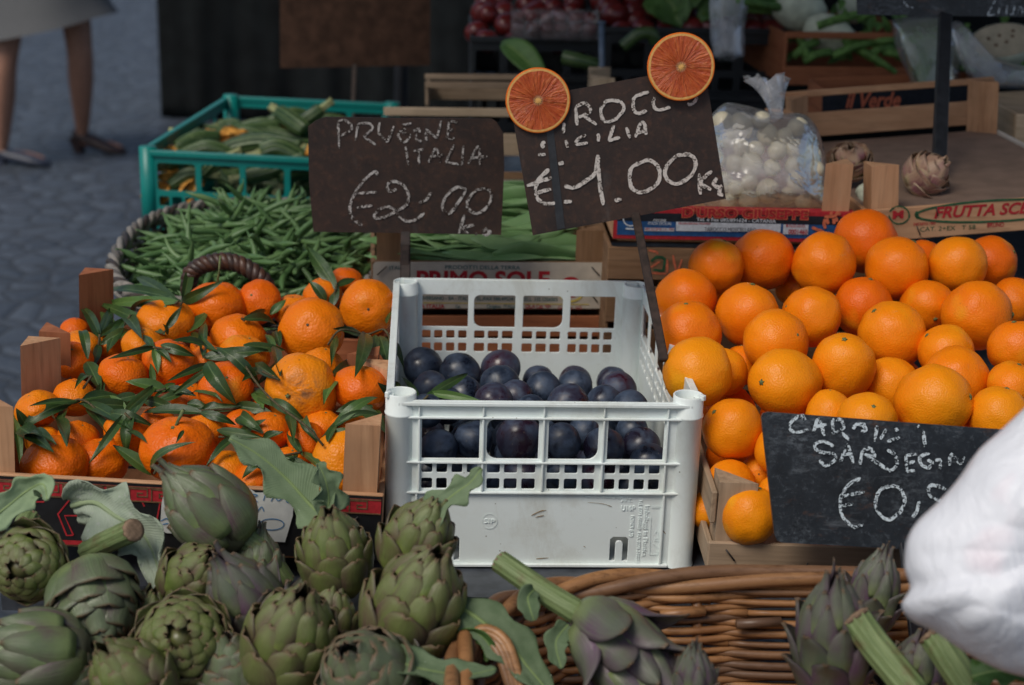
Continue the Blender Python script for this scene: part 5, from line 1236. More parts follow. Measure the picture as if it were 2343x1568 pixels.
# keep sprigs just above the fruit: depth from the fruit actually there
FR = [(V(q[0], q[1], q[2]), q[3]*q[2]/F/2) for q in settle([[a, b, ip(b, zm)+dz, d] for a, b, d, dz, ax, lb in MANDARINS], .86)]
def front_z(px, py, base, clear):
    z = base; d = ray(px, py); dl = d.length
    for c, r_ in FR:
        oc = c-CAM; tt = oc.dot(d)/(dl*dl); dist = (oc-d*tt).length
        if dist < r_*1.02: z = min(z, tt-math.sqrt(max(r_*r_*1.04-dist*dist, 0))/dl)
    return z-clear
for si, (lb, tw, lv, lift) in enumerate(SPRIGS):
    rs = random.Random(si+50)
    bx, by = tw[0]; base = V(bx, by, front_z(bx, by, zheap(by)+.03, .008))
    t = thing('leafy_sprig', lb, 'leaves', base, 'citrus sprigs among the mandarins')
    zs_ = [front_z(x, y, zheap(y)+.02, .007) for x, y in tw]; zs_ = [min(zs_[max(0, i-1):i+2])  for i in range(len(zs_))]
    pts = [V(x, y, z_) for (x, y), z_ in zip(tw, zs_)]
    mb = MB().tube(smoothline(pts, 5), .0013, 6); part(t, 'twig', mb, MT['twig'])
    for (x0, y0, x1, y1, w) in lv:
        za = front_z(x0, y0, zheap(y0)+.02, .006); zb_ = front_z(x1, y1, zheap(y1)+.02, rs.uniform(.004, .016))
        zmid = front_z((x0+x1)/2, (y0+y1)/2, zheap((y0+y1)/2)+.02, .005)
        za = min(za, zmid+.02); zb_ = min(zb_, zmid+.025)
        a = V(x0, y0, za); b = V(x1, y1, zb_); L = (b-a).length
        nr = (-ray((x0+x1)/2, (y0+y1)/2)+UP*rs.uniform(.1, .8)+RIGHT*rs.uniform(-.5, .5)).normalized()
        mid = (a+b)/2; dm = (za+zb_)/2-zmid
        dr = max(.05, min(.3, dm/L+rs.uniform(.03, .12)))
        part(t, 'leaf', leaf_mb(MB(), a-(b-a)*.04, b+(b-a)*.16, w/2*za/F*1.0, nr, dr, rs.uniform(.15, .5), rs.uniform(-.5, .5), seed=si+len(t.children)*3), MT['citrus_leaf'])
# ------------------------------------------------------------------ artichokes
def prof_r(s):
    return ip(s, [(0, .50), (.08, .78), (.22, .97), (.36, 1.0), (.52, .95), (.68, .82), (.82, .62), (.93, .38), (1.02, .18), (1.12, .05)])
def artichoke_mesh(n, L, Rm, w0, len0, pointed, flare, open_, seed, mat, lift=.16, wt=.30, lt=.24, tipcurl=0.0, expo=3.4, outer=0):
    rg = random.Random(seed); mb = MB(); NU, NV = 4, 11
    core = [(max(.001, prof_r(min(1.05, i/12))*Rm*(.84 if i < 8 else .84-.05*(i-7))*(1-.1*open_)), L*.90*i/12) for i in range(13)]
    mb.lathe(core, 20); mb.c[:] = [(.25, .9, .5, 1)]*len(mb.c)
    for i in range(n):
        f = i/(n-1); f2 = f**.85
        t0 = -.06+.89*f2; ln = (len0*(1-f2)+lt*f2)*rg.uniform(.90, 1.10); w_ = (w0*(1-f2)+wt*f2)*Rm*rg.uniform(.92, 1.08)
        phi = i*2.39996+rg.uniform(-.14, .14); fl = flare*(1-.6*f)*rg.uniform(.3, 1.6); br = rg.random()
        if i < 12: fl += open_*rg.uniform(.3, 1.0)
        if outer: br = (1.15 if i < outer else .15)+.2*br
        if outer and outer-7 < i < outer+9: t0 -= .05
        P = []; C = []; twist = rg.uniform(-.12, .12); notch = rg.uniform(.3, 1.0)
        for b in range(NV+1):
            v = 1-(1-b/NV)**1.35; s_ = t0+ln*v
            if pointed: hw = w_*max(0, 1-v**1.5)**.95*(.72+.5*math.sin(PI*min(.5, v)))
            else: hw = w_*max(0, 1-v**(1.9+expo))**(.75 if expo < 2 else .62)*(.74+.36*math.sin(PI*min(.5, v*.9)))
            hw = max(hw, .0016 if pointed else .0030)
            rad = prof_r(max(0, min(1.1, s_)))*Rm; zz = L*max(-.02, s_)
            off = Rm*(-.06+lift*v*(1-.35*f)+fl*max(0, v-.4)**2*1.9)
            row = []; crow = []
            for a in range(-NU, NU+1):
                u = a/NU; th = phi+twist*v+u*hw/max(rad, .34*Rm)
                bul = .085*Rm*(1-u*u)*math.sin(PI*min(1, v*.85+.12))
                keel = .03*Rm*max(0, 1-abs(u)*2.4)*(1-.6*v)
                cup = -.07*Rm*u*u*(1.0 if not pointed else 1.5)
                q = rad+off+bul+keel+cup+Rm*.018*noise.noise(Vector((u*2, v*3, i*3.7+seed)))
                dz = 0
                if not pointed and v > .9: dz = -L*.016*notch*max(0, 1-abs(u)*2.4)
                if tipcurl and v > .7: q -= Rm*tipcurl*(v-.7)*1.3
                row.append(Vector((q*math.cos(th), q*math.sin(th), zz+dz-fl*L*.10*v*v)))
                crow.append((v, abs(u), br, 1))
            P.append(row); C += crow
        mb.shell(P, Rm*.040*(1-.45*f), True, 0, C)
    me = mb.mesh('head'); me.materials.append(mat); return me
ART = {
 'round': [artichoke_mesh(34, .106, .043, .74, .60, False, .24, .10, s, MT['artichoke_green'], .23, .28, .30, .0, 1.2) for s in (1, 2, 3)],
 'loose': [artichoke_mesh(34, .108, .043, .92, .56, False, .30, .10, s, MT['artichoke_grey'], .22, .36, .30) for s in (4, 5)],
 'big': [artichoke_mesh(24, .112, .046, .92, .70, True, .16, .1, s, MT['artichoke_grey'], .17, .55, .40) for s in (6, 16)],
 'rosette': [artichoke_mesh(52, .074, .046, .86, .50, False, .26, .25, s, MT['artichoke_green'], .26, .22, .20, .30, 1.7, 16) for s in (7, 8)],
 'violet': [artichoke_mesh(30, .112, .036, .80, .60, True, .34, .80, s, MT['artichoke_violet'], .20, .45, .34) for s in (9, 10)],
 'spiny': [artichoke_mesh(27, .108, .036, .82, .66, True, .42, 1.0, s, MT['artichoke_violet'], .22, .42, .36) for s in (11,)],
 'dry': [artichoke_mesh(20, .066, .034, 1.15, .62, False, .30, .35, s, MT['artichoke_dry'], .26, .4, .34) for s in (12, 13)],
}
HH = {'round': .106, 'loose': .108, 'big': .112, 'rosette': .074, 'violet': .112, 'spiny': .100, 'dry': .066}
RRm = {'round': .043, 'loose': .043, 'big': .046, 'rosette': .046, 'violet': .036, 'spiny': .036, 'dry': .034}
def artichoke(kind, v_, px, py, wpx, z, axis, label, grp, stem=None, spin=0.0, sxy=1.0, leaves=()):
    ax = camdir(*axis); sc = wpx*z/F/2/(RRm[kind]*1.10); ctr = V(px, py, z); base = ctr-ax*(HH[kind]*sc*.46)
    t = thing('artichoke', label, 'artichoke', base, grp)
    M = basis(ax, spin).to_4x4() @ Matrix.Diagonal((sc, sc, sc*sxy, 1))
    o = bpy.data.objects.new('head', ART[kind][v_ % len(ART[kind])]); COL.objects.link(o); o.parent = t; o.matrix_local = M
    if stem:                                   # stem: list of (px, py, z offset) beyond the base, radius px
        pts = [base+ax*.012]+[V(a, b, z+c) for a, b, c in stem[0]]; r_ = stem[1]*z/F
        P = smoothline(pts, 6); k = len(P)
        part(t, 'stem', MB().tube(P, [r_*(1.12-.12*i/k) for i in range(k)], 40, False, rib=11, ribd=.06), MT['artichoke_stem'])
        d = (P[-1]-P[-2]).normalized(); Mx = basis(d).to_4x4(); Mx.translation = P[-1]-d*.0015
        part(t, 'cut_end', MB().lathe([(r_*1.02, -.001), (r_*1.0, .0012), (r_*.7, .0016), (.0004, .0011)], 20, Mx), MT['stem_cut'])
    for L in leaves: part(t, 'leaf', L, MT['artichoke_leaf'])
    return t
GR = 'round artichokes heaped at the front left'; GS = 'spiny artichokes in the willow basket'
def big_leaf(pts, w, face, seed, crinkle=.35, jag=.22, fold=.35, n=26):
    # a large lobed leaf following a bent midrib; the rib is modelled with the blade
    P = smoothline(pts, n//max(1, len(pts)-1)); k = len(P); mb = MB(); G_ = []; C = []; m_ = 7; rg = random.Random(seed)
    for i, c in enumerate(P):
        t_ = i/(k-1); ax = (P[min(i+1, k-1)]-P[max(i-1, 0)]).normalized(); fx = face(t_) if callable(face) else face
        side = ax.cross(fx).normalized(); up = side.cross(ax)
        prof = max(.05, math.sin(PI*min(1, .10+.88*t_))**.7)*(1-.25*t_)
        row = []
        for j in range(-m_, m_+1):
            u = j/m_; sg = 1 if u > 0 else -1
            jg = 1+jag*math.sin(t_*21+seed*1.3+sg*.9)*abs(u)**3+jag*.6*noise.noise(Vector((t_*9, sg*3, seed)))*abs(u)**2
            q = c+side*(u*w*prof*jg)+up*(w*(fold*abs(u)**1.3*prof+crinkle*.42*noise.noise(Vector((t_*7, u*2.6, seed*2.1)))*min(1, abs(u)*2.5)+crinkle*.22*noise.noise(Vector((t_*19, u*7, seed*1.1)))*min(1, abs(u)*3)))
            row.append(q); C.append((t_*3, abs(u), 0, 1))
        G_.append(row)
    mb.shell(G_, .0007, True, 0, C)
    L = sum((P[i+1]-P[i]).length for i in range(k-1))
    mb.tube([p-(face(i/(k-1)) if callable(face) else face).normalized()*.0005 for i, p in enumerate(P)], [max(.0008, w*.10*(1-.8*i/k)) for i in range(k)], 8, True, 0, (0, .0, 0, 1))
    return mb
FC = -fwd
L1 = big_leaf([V(-45, 1205, 1.40), V(10, 1165, 1.41), V(60, 1125, 1.42), V(98, 1108, 1.41), V(108, 1145, 1.40)], .016, FC+RIGHT*.3, 3, .3)
artichoke('rosette', 0, 58, 1290, 172, 1.415, (.0, -.10, .95), 'dark artichoke facing the camera at far left, showing its spiral', GR, ([(55, 1215, .045), (70, 1180, .06)], 25), .4, leaves=[L1])
L2 = big_leaf([V(165, 1158, 1.485), V(215, 1150, 1.475), V(262, 1180, 1.465), V(320, 1215, 1.46), V(352, 1270, 1.455), V(372, 1350, 1.435)], .030, lambda t_: FC+RIGHT*(.5-t_)-UP*.2, 5, .5, .3)
artichoke('loose', 0, 215, 1378, 200, 1.40, (.32, -.62, .62), 'grey green artichoke leaning toward the lower right, under a pale crumpled leaf', GR, None, 1.0, leaves=[])
t = thing('cut_artichoke', 'thick cut artichoke stalk with a large pale crumpled leaf', 'artichoke', V(260, 1250, 1.46), None)
part(t, 'leaf', L2, MT['pale_leaf'])
P = smoothline([V(198, 1262, 1.47), V(250, 1238, 1.45), V(306, 1213, 1.42)], 6); part(t, 'stem', MB().tube(P, [.0098, .0096, .0098]+[.0105]*(len(P)-3), 40, False, rib=9, ribd=.05), MT['artichoke_stem'])
Mx = basis(P[-1]-P[-2]).to_4x4(); Mx.translation = P[-1]; part(t, 'cut_end', MB().lathe([(.0107, -.002), (.0104, .001), (.007, .0016), (.0003, .001)], 20, Mx), MT['stem_cut'])
artichoke('big', 0, 486, 1172, 196, 1.455, (-.60, .62, .28), 'tall smooth artichoke tipped to the upper left, covering the paper ticket', GR, ([(598, 1262, .01), (650, 1335, .02)], 27), .9, 1.05)
artichoke('round', 0, 442, 1322, 158, 1.43, (.42, .48, .55), 'olive artichoke with small scales, below the tall smooth one', GR, None, .2)
artichoke('round', 1, 768, 1285, 172, 1.435, (-.06, .86, .42), 'upright brownish artichoke below the large torn leaf', GR, None, 2.0, 1.12, leaves=[
  big_leaf([V(755, 1180, 1.45), V(720, 1165, 1.47), V(655, 1095, 1.475), V(590, 1040, 1.47), V(525, 1003, 1.465)], .022, FC+UP*.5, 8, .25, .4, .22), big_leaf([V(735, 1200, 1.45), V(752, 1150, 1.465), V(745, 1100, 1.46), V(728, 1060, 1.46)], .016, FC+RIGHT*.6, 9, .35, .5)])
artichoke('round', 2, 950, 1248, 168, 1.43, (.40, .80, .35), 'light green artichoke leaning on the white crate, leaf above it', GR, None, .6, 1.1, leaves=[
  big_leaf([V(945, 1215, 1.42), V(985, 1175, 1.41), V(1040, 1130, 1.41), V(1075, 1105, 1.41), V(1102, 1072, 1.41)], .014, FC-RIGHT*.4+UP*.2, 11, .35, .45, .2)])
artichoke('round', 0, 945, 1402, 232, 1.36, (.34, .80, .45), 'largest artichoke with purple flushed scales at the centre front', GR, None, 2.7, 1.1)
artichoke('rosette', 1, 418, 1468, 200, 1.35, (.05, .28, .92), 'round artichoke facing up with tight yellowish centre scales', GR, None, .8, 1.1)
artichoke('round', 1, 662, 1478, 222, 1.345, (.28, .80, .52), 'bright green artichoke with a curled open tip, front centre left', GR, None, 4.2, 1.08)
artichoke('big', 0, 95, 1492, 205, 1.34, (-.86, .10, .30), 'olive artichoke lying on its side at the lower left corner', GR, None, 2.4, 1.1)
artichoke('round', 2, 305, 1562, 190, 1.31, (-.42, .70, .45), 'artichoke cut by the lower picture edge at left', GR, None, 3.3)
artichoke('loose', 1, 850, 1560, 235, 1.30, (-.25, .55, .7), 'grey artichoke at the lower picture edge, framed by green leaves', GR, None, 1.3, 1, leaves=[
  big_leaf([V(820, 1580, 1.30), V(870, 1510, 1.29), V(960, 1530, 1.28), V(1060, 1545, 1.28), V(1135, 1530, 1.285)], .018, FC*.6+UP, 14, .4, .3), big_leaf([V(800, 1570, 1.30), V(815, 1500, 1.285), V(790, 1470, 1.29)], .014, FC+RIGHT*.3, 15, .4, .3)])
artichoke('violet', 0, 575, 1392, 190, 1.41, (-.30, .62, .35), 'dull purple artichoke mostly hidden behind the bright green one', GR, None, .5)
artichoke('big', 0, 590, 1290, 120, 1.47, (.1, .9, .1), 'shaded artichoke behind the stem of the tall smooth one', GR, None, .1)
artichoke('loose', 0, 168, 1560, 170, 1.36, (.2, .6, .6), 'shaded artichoke under the olive one at lower left', GR, None, .1)
artichoke('loose', 1, 540, 1560, 190, 1.36, (-.1, .8, .4), 'shaded artichoke low between the front two', GR, None, .9)
artichoke('round', 0, 745, 1430, 150, 1.42, (.2, .8, .2), 'shaded artichoke between the upright brownish and the largest one', GR, None, .9)
artichoke('round', 1, 330, 1440, 150, 1.43, (.2, .8, .2), 'artichoke in shade behind the tight centred one', GR, None, .9)
tl = thing('artichoke_leaf', 'long veined leaf with yellow rib drooping over the basket edge', 'leaf', V(1160, 1450, 1.34), None)
part(tl, 'blade', big_leaf([V(1045, 1385, 1.36), V(1100, 1420, 1.345), V(1165, 1475, 1.335), V(1215, 1535, 1.325), V(1262, 1590, 1.31)], .023, lambda t_: FC+RIGHT*.4+UP*.35, 17, .28, .15, .2), MT['artichoke_leaf'])
tl = thing('curled_leaf', 'small dark curled leaf beside the wicker handle', 'leaf', V(1100, 1470, 1.34), None)
part(tl, 'blade', big_leaf([V(1045, 1455, 1.345), V(1085, 1448, 1.335), V(1118, 1475, 1.33), V(1112, 1515, 1.33)], .008, FC-UP*.6, 18, .2, .1), MT['green_leaf'])
# spiny ones on the right
artichoke('spiny', 0, 1410, 1482, 215, 1.325, (.52, -.52, .45), 'spiny artichoke hanging head down with its long green stem up', GS, ([(1310, 1395, .012), (1230, 1345, .028), (1142, 1284, .05)], 26), .5, 1.1, leaves=[
  big_leaf([V(1222, 1350, 1.335), V(1208, 1368, 1.325), V(1215, 1400, 1.318), V(1222, 1420, 1.318)], .010, FC, 21, .1, .1, .5), big_leaf([V(1300, 1430, 1.325), V(1272, 1470, 1.315), V(1285, 1530, 1.31)], .011, FC, 22, .2, .2, .4)])
artichoke('violet', 0, 1905, 1490, 190, 1.315, (-.06, .86, .40), 'purple spiny artichoke standing upright at the right of the basket', GS, None, 1.2, 1.15)
artichoke('violet', 1, 1990, 1385, 130, 1.395, (.18, .86, .25), 'smaller greenish spiny artichoke behind the purple one', GS, None, .2, 1.15)
artichoke('violet', 1, 1585, 1590, 120, 1.29, (.0, .8, .3), 'purple artichoke tip poking up at the lower picture edge', GS, None, .2, 1.15)
artichoke('violet', 0, 2090, 1560, 150, 1.34, (.1, .8, .3), 'dark spiny artichoke in shade under the white bag', GS, None, .8)
def offcut(pts, r_, label):
    t = thing('cut_artichoke', label, 'artichoke', pts[-1]); P = smoothline(pts, 6)
    part(t, 'stalk', MB().tube(P, r_, 40, True, rib=10, ribd=.07), MT['artichoke_stem'])
    Mx = basis(P[0]-P[1]).to_4x4(); Mx.translation = P[0]; part(t, 'cut_end', MB().lathe([(r_*1.04, -.003), (r_*1.1, 0), (r_*.8, .002), (.0003, .001)], 20, Mx), MT['stem_cut'])
offcut([V(1955, 1412, 1.285), V(2005, 1480, 1.275), V(2095, 1590, 1.255)], .0125, 'brown streaked cut stem slanting across the purple artichoke')
offcut([V(2135, 1450, 1.28), V(2175, 1510, 1.27), V(2240, 1610, 1.26)], .0125, 'green cut stem just below the white bag')
tl = thing('green_leaf', 'bright green toothed leaf at the lower right corner', 'leaf', V(2330, 1560, 1.22), None)
part(tl, 'blade', big_leaf([V(2225, 1548, 1.24), V(2290, 1535, 1.23), V(2380, 1555, 1.22)], .016, FC+UP, 25, .25, .35), MT['green_leaf'])
artichoke('dry', 0, 1945, 372, 92, 2.20, (-.15, .55, .75), 'brown dried artichoke behind the wooden post in the tray', 'dried artichokes in the empty tray', None, .4, 1)
artichoke('dry', 1, 2113, 405, 100, 2.14, (.45, .35, .55), 'yellow and purple dried artichoke lying beside the dark pole', 'dried artichokes in the empty tray', None, .4, 1.15)

# ------------------------------------------------------------------ beans
def bean_mesh(seed, L, r_):
    rg = random.Random(seed); c = rg.uniform(-.5, .5); c2 = rg.uniform(-.3, .3); k = 13; pts = []; rs = []
    for i in range(k):
        f = i/(k-1); x = (f-.5)*L; pts.append(Vector((x, c*L*(f-.5)**2+c2*L*(f-.5)**3*2, .12*L*noise.noise(Vector((f*2, seed, 0))))))
        rs.append(r_*(min(1, f*9+.25))*(min(1, (1-f)*6+.10))*(1+.07*math.sin(f*40)))
    pts = [pts[0]+Vector((-.008, .002, .001)), pts[0]+Vector((-.004, .0005, 0))]+pts; rs = [r_*.22, r_*.2]+rs
    me = MB().tube(pts, rs, 8).mesh('green_bean'); me.materials.append(MT['bean']); return me
bean_me = [bean_mesh(i, (.125, .150, .160, .135)[i % 4], (.0043, .0039, .0046)[i % 3]) for i in range(10)]
rb = random.Random(21)
def heap_z(x, y):
    d = (x/.178)**2+(y/.27)**2; return .772+.062*max(0, 1-d)+.022*max(0, min(1, (y+.05)/.2))*max(0, 1-d)+.10*max(0, x+.02)*max(0, 1-d)
cr, srr = math.cos(RB), math.sin(RB); low = MB(); nb = 0
while nb < 500:
    x, y = rb.uniform(-.18, .18), rb.uniform(-.27, .27)
    if (abs(x)/.178)**2.4+(abs(y)/.268)**2.4 > .82: continue
    top = nb >= 225; z = heap_z(x, y)-(0 if top else .016)+rb.uniform(-.011, .014)
    yaw = rb.uniform(0, 2*PI); pit = rb.gauss(0, .30)
    Rm_ = Matrix.Rotation(yaw, 3, 'Z') @ Matrix.Rotation(pit, 3, 'Y') @ Matrix.Rotation(rb.uniform(0, 6), 3, 'X')
    # keep the ends inside the basket
    ex = Rm_ @ Vector((.055, 0, 0)); ok = all((abs(x+s_*ex.x)/.180)**2.4+(abs(y+s_*ex.y)/.272)**2.4 < 1.0 for s_ in (-1, 1))
    if not ok: continue
    p = Vector((bc.x+x*cr-y*srr, bc.y+x*srr+y*cr, z)); nb += 1
    if top: inst('green_bean', bean_me[nb % 10], p, Rm_, 1, 'thin green bean on the heap in the dark oval wicker basket', 'green bean', 'green beans on the heap')
    else:
        me = bean_me[nb % 10]; M = Rm_.to_4x4(); M.translation = p; low.add([M @ v.co for v in me.vertices], [list(q.vertices) for q in me.polygons], True)
solo('green_beans', low, MT['bean'], 'mass of green beans packed under the heap in the dark wicker basket', 'green beans', kind='stuff')
def flat_bean(seed, L, w_):
    rg = random.Random(seed); k = 15; c = rg.uniform(-.75, .75); tw = rg.uniform(-1.6, 1.6); mb = MB(); vs = []; m_ = 10
    for i in range(k):
        f = i/(k-1); x = (f-.5)*L; y = c*L*(f-.5)**2+.05*L*math.sin(f*5+seed); z = .02*L*math.sin(f*6+seed*2)
        hw = w_*min(1, f*7+.12)*min(1, (1-f)*5+.08); th = w_*.22*min(1, f*7+.15)*min(1, (1-f)*5+.15)*(1+.25*math.sin(f*34)); a0 = tw*(f-.5)
        for j in range(m_):
            a = 2*PI*j/m_; yy, zz = hw*math.cos(a), th*math.sin(a); vs.append(Vector((x, y+yy*math.cos(a0)-zz*math.sin(a0), z+yy*math.sin(a0)+zz*math.cos(a0))))
    mb.add(vs, [[i*m_+j, i*m_+(j+1) % m_, (i+1)*m_+(j+1) % m_, (i+1)*m_+j] for i in range(k-1) for j in range(m_)]+[list(range(m_-1, -1, -1)), [(k-1)*m_+j for j in range(m_)]], True)
    me = mb.mesh('flat_bean'); me.materials.append(MT['flat_bean']); return me
fb = [flat_bean(i, (.17, .20, .15)[i % 3], (.0115, .0100, .0125)[i % 3]) for i in range(12)]
for k in range(120):
    ly = k//40; x = rb.uniform(.075, frP.W-.075); y = rb.uniform(.022, DP-.03); z = -.020+.013*ly+rb.uniform(-.004, .004)+.018*(y/DP)
    yaw = rb.gauss(0, .22)+(PI if rb.random() < .5 else 0)
    if y < .06: yaw = rb.gauss(0, .10)+(PI if rb.random() < .5 else 0); z -= .004
    Rm_ = frP.R @ Matrix.Rotation(yaw, 3, 'Z') @ Matrix.Rotation(rb.gauss(0, .08), 3, 'Y') @ Matrix.Rotation(rb.gauss(.75, .45)*(1 if rb.random() < .75 else -1), 3, 'X')
    inst('flat_bean', fb[k % 12], frP.p(x, y, z), Rm_, 1, 'broad flat green bean in the wooden box with red lettering', 'flat bean', 'flat beans in the printed box')
# ------------------------------------------------------------------ zucchini with flowers
def zucchini(pts, r_, label, flower, zz):
    P = smoothline([V(a, b, zz+c) for a, b, c in pts], 8); k = len(P); t = thing('zucchini', label, 'zucchini', P[len(P)//2], 'zucchini in the teal crate'); rr2 = .84*r_*zz/F
    part(t, 'fruit', MB().tube(P, [rr2*(.72+.28*math.sin(PI*min(1, .15+.8*i/k))) for i in range(k)], 60, rib=10, ribd=.05), MT['zucchini'])
    d = (P[0]-P[1]).normalized(); part(t, 'stem', MB().tube([P[0]-d*.002, P[0]+d*.012, P[0]+d*.028], [rr2*.55, rr2*.42, rr2*.52], 30, rib=5, ribd=.16), MT['zucchini_stem'])
    if flower:
        d = (P[-1]-P[-2]).normalized(); mb = MB()
        for q in range(5):
            n_ = d.orthogonal().normalized(); n_.rotate(Quaternion(d, q*2*PI/5)); leaf_mb(mb, P[-1], P[-1]+d*.055+n_*.012, .011, n_, .1, .5, .3, seed=q, crinkle=.5, n=7)
        part(t, 'blossom', mb, MT['zucchini_flower'])
    return t
ZU = [([(405, 340, 0), (450, 318, .02), (500, 315, .04)], 22, 'grey green zucchini at the left end of the teal crate', 1, 2.90),
 ([(690, 340, 0), (610, 325, .02), (540, 335, .03), (490, 360, .02)], 26, 'long curved zucchini arching across the middle of the teal crate', 1, 2.87),
 ([(490, 320, .1), (560, 300, .12), (640, 290, .14)], 20, 'zucchini lying behind the long curved one', 1, 2.90),
 ([(640, 258, 0), (672, 280, -.03), (700, 300, -.05)], 24, 'zucchini with thick pale stem pointing up at the back', 0, 3.02),
 ([(735, 250, 0), (700, 275, .0), (660, 300, .02)], 20, 'zucchini stem end at the right, beside the price sign', 0, 3.05),
 ([(500, 290, .1), (540, 290, .1), (560, 330, .05)], 20, 'zucchini with bluish sheen at the back left', 0, 3.02),
 ([(600, 350, .0), (640, 340, .0), (700, 370, .0)], 28, 'bluish green zucchini at the front right of the teal crate', 0, 2.80),
 ([(560, 405, 0), (620, 392, 0), (700, 360, 0)], 22, 'zucchini seen through the right openings of the teal front', 1, 2.79),
 ([(380, 375, 0), (420, 362, 0), (470, 380, 0)], 22, 'zucchini just under the teal front rail at left', 0, 2.80),
 ([(470, 400, 0), (430, 400, 0), (390, 425, 0)], 20, 'zucchini with orange blossom in the left opening', 1, 2.80),
 ([(520, 360, 0), (490, 375, 0), (465, 400, .0)], 22, 'zucchini with orange blossom in the second opening', 1, 2.80),
 ([(540, 420, 0), (510, 400, 0), (500, 370, 0)], 24, 'dark zucchini standing in the second opening', 0, 2.81),
 ([(650, 420, 0), (680, 380, 0), (720, 340, 0)], 24, 'zucchini slanting up in the right opening', 0, 2.81),
 ([(590, 300, .06), (640, 310, .06), (720, 330, .04)], 22, 'zucchini at mid depth behind the price sign edge', 0, 2.97),
 ([(420, 300, .1), (470, 300, .1), (520, 310, .1)], 20, 'zucchini in the shade at the back left corner', 0, 3.0)]
for z_ in ZU: zucchini(*z_)
for k in range(14):
    x = rb.uniform(.04, TWd-.04); y = rb.uniform(.06, TDp-.06); a = rb.uniform(-.5, .5)
    p = frT.p(x, y, -.085+rb.uniform(-.02, .02)); d = (frT.X*math.cos(a)+frT.Y*math.sin(a))*.05
    q = [p-d, p, p+d]; t = thing('zucchini', 'zucchini lying in the shaded lower layer of the teal crate', 'zucchini', p, 'lower layer of zucchini'); part(t, 'fruit', MB().tube(smoothline(q, 6), .016, 40, rib=10, ribd=.05), MT['zucchini'])

for k in range(13):
    x = rb.uniform(.06, TWd-.06); y = rb.uniform(.05, TDp-.08); a = rb.uniform(-.9, .9)
    p = frT.p(x, y, -.048+.03*y/TDp+rb.uniform(-.008, .012)); dd = (frT.X*math.cos(a)+frT.Y*math.sin(a))*.055; up_ = Vector((0, 0, rb.uniform(.004, .016)))
    t = thing('zucchini', 'plain zucchini in the middle layer of the teal crate', 'zucchini', p, 'middle layer of zucchini')
    part(t, 'fruit', MB().tube(smoothline([p-dd-up_*.4, p+up_, p+dd-up_*.4], 7), [.010]+[.0135]*5+[.0145]*8+[.0085], 60, rib=10, ribd=.05), MT['zucchini'])
    e = p+dd-up_*.4; dn = dd.normalized(); part(t, 'stem', MB().tube([e-dn*.002, e+dn*.012, e+dn*.024], [.008, .0065, .008], 30, rib=5, ribd=.16), MT['zucchini_stem'])
    if k % 3 == 0:
        e = p-dd; mb = MB()
        for q in range(5):
            n_ = dn.orthogonal().normalized(); n_.rotate(Quaternion(dn, q*2*PI/5)); leaf_mb(mb, e, e-dn*.045+n_*.012, .010, n_, .1, .5, .3, seed=q, crinkle=.5, n=7)
        part(t, 'blossom', mb, MT['zucchini_flower'])
# ------------------------------------------------------------------ bags
def bag_mesh(outline, cpx, z, depth, fold, seed, rings=16, fdir=None):
    P = [Vector((a, b)) for a, b in outline]; Q = []
    sm = smoothline([Vector((a, b, 0)) for a, b in outline+[outline[0]]], 6)[:-1]; n = len(sm); c = Vector((*cpx, 0)); mb = MB(); vs = []
    def pt(i, s_, side):
        q = sm[i].lerp(c, s_); dz = depth*math.sqrt(max(0, 1-(1-s_)**2.2))*side
        p = V(q.x, q.y, z-dz)
        if s_ > 0 and fdir is not None:
            k_ = min(1, s_*2.5); al = RIGHT*fdir[0]+UP*fdir[1]; ac = RIGHT*-fdir[1]+UP*fdir[0]
            A_, C_ = (p-CAM).dot(al), (p-CAM).dot(ac); C_ += .25*A_*math.sin(A_*9+1)
            n1_ = 1-abs(noise.noise(Vector((C_*11+seed, A_*2.2, seed))))*2; n2_ = 1-abs(noise.noise(Vector((C_*26+seed, A_*5, seed+4))))*2; n3_ = 1-abs(noise.noise(Vector((A_*17, C_*13, seed+7))))*2
            v1 = noise.voronoi(Vector((C_*13+seed, A_*7, seed)))[0]; v2 = noise.voronoi(Vector((C_*30, A_*19+seed, seed)))[0]
            p += (CAM-p).normalized()*fold*side*k_*(n1_*.45+n2_*.10-v1[0]*1.0-v2[0]*.30+.45)
        elif s_ > 0:
            k_ = min(1, s_*3); nn = Vector((p.x*9, p.y*7, p.z*9))+Vector((seed, 0, 0))
            r1 = 1-abs(noise.noise(nn*1.1))*2; r2 = 1-abs(noise.noise(nn*2.6+Vector((3, 1, 2))))*2
            p += (CAM-p).normalized()*fold*side*k_*(r1*.7+r2*.35)
        return p
    for side in (1, -1):
        for k in range(rings):
            s_ = k/rings
            if side == -1 and k == 0: continue
            for i in range(n): vs.append(pt(i, s_, side))
        vs.append(pt(0, 1, side))
    fs = []; b0 = 0; last = rings*n
    for k in range(rings-1):
        for i in range(n): fs.append([k*n+i, k*n+(i+1) % n, (k+1)*n+(i+1) % n, (k+1)*n+i])
    for i in range(n): fs.append([(rings-1)*n+i, (rings-1)*n+(i+1) % n, last])
    o2 = last+1
    idx = lambda k, i: i % n if k == 0 else o2+(k-1)*n+i % n
    for k in range(rings-1):
        for i in range(n): fs.append([idx(k, i+1), idx(k, i), idx(k+1, i), idx(k+1, i+1)])
    lb2 = o2+(rings-1)*n
    for i in range(n): fs.append([idx(rings-1, i+1), idx(rings-1, i), lb2])
    return mb.add(vs, fs, True)
t = NT('white_bag'); n = t.noise(9, 3); pk = t.ramp(t.noise(16, 2, None, .4), [(.60, 0.), (.72, .5)])
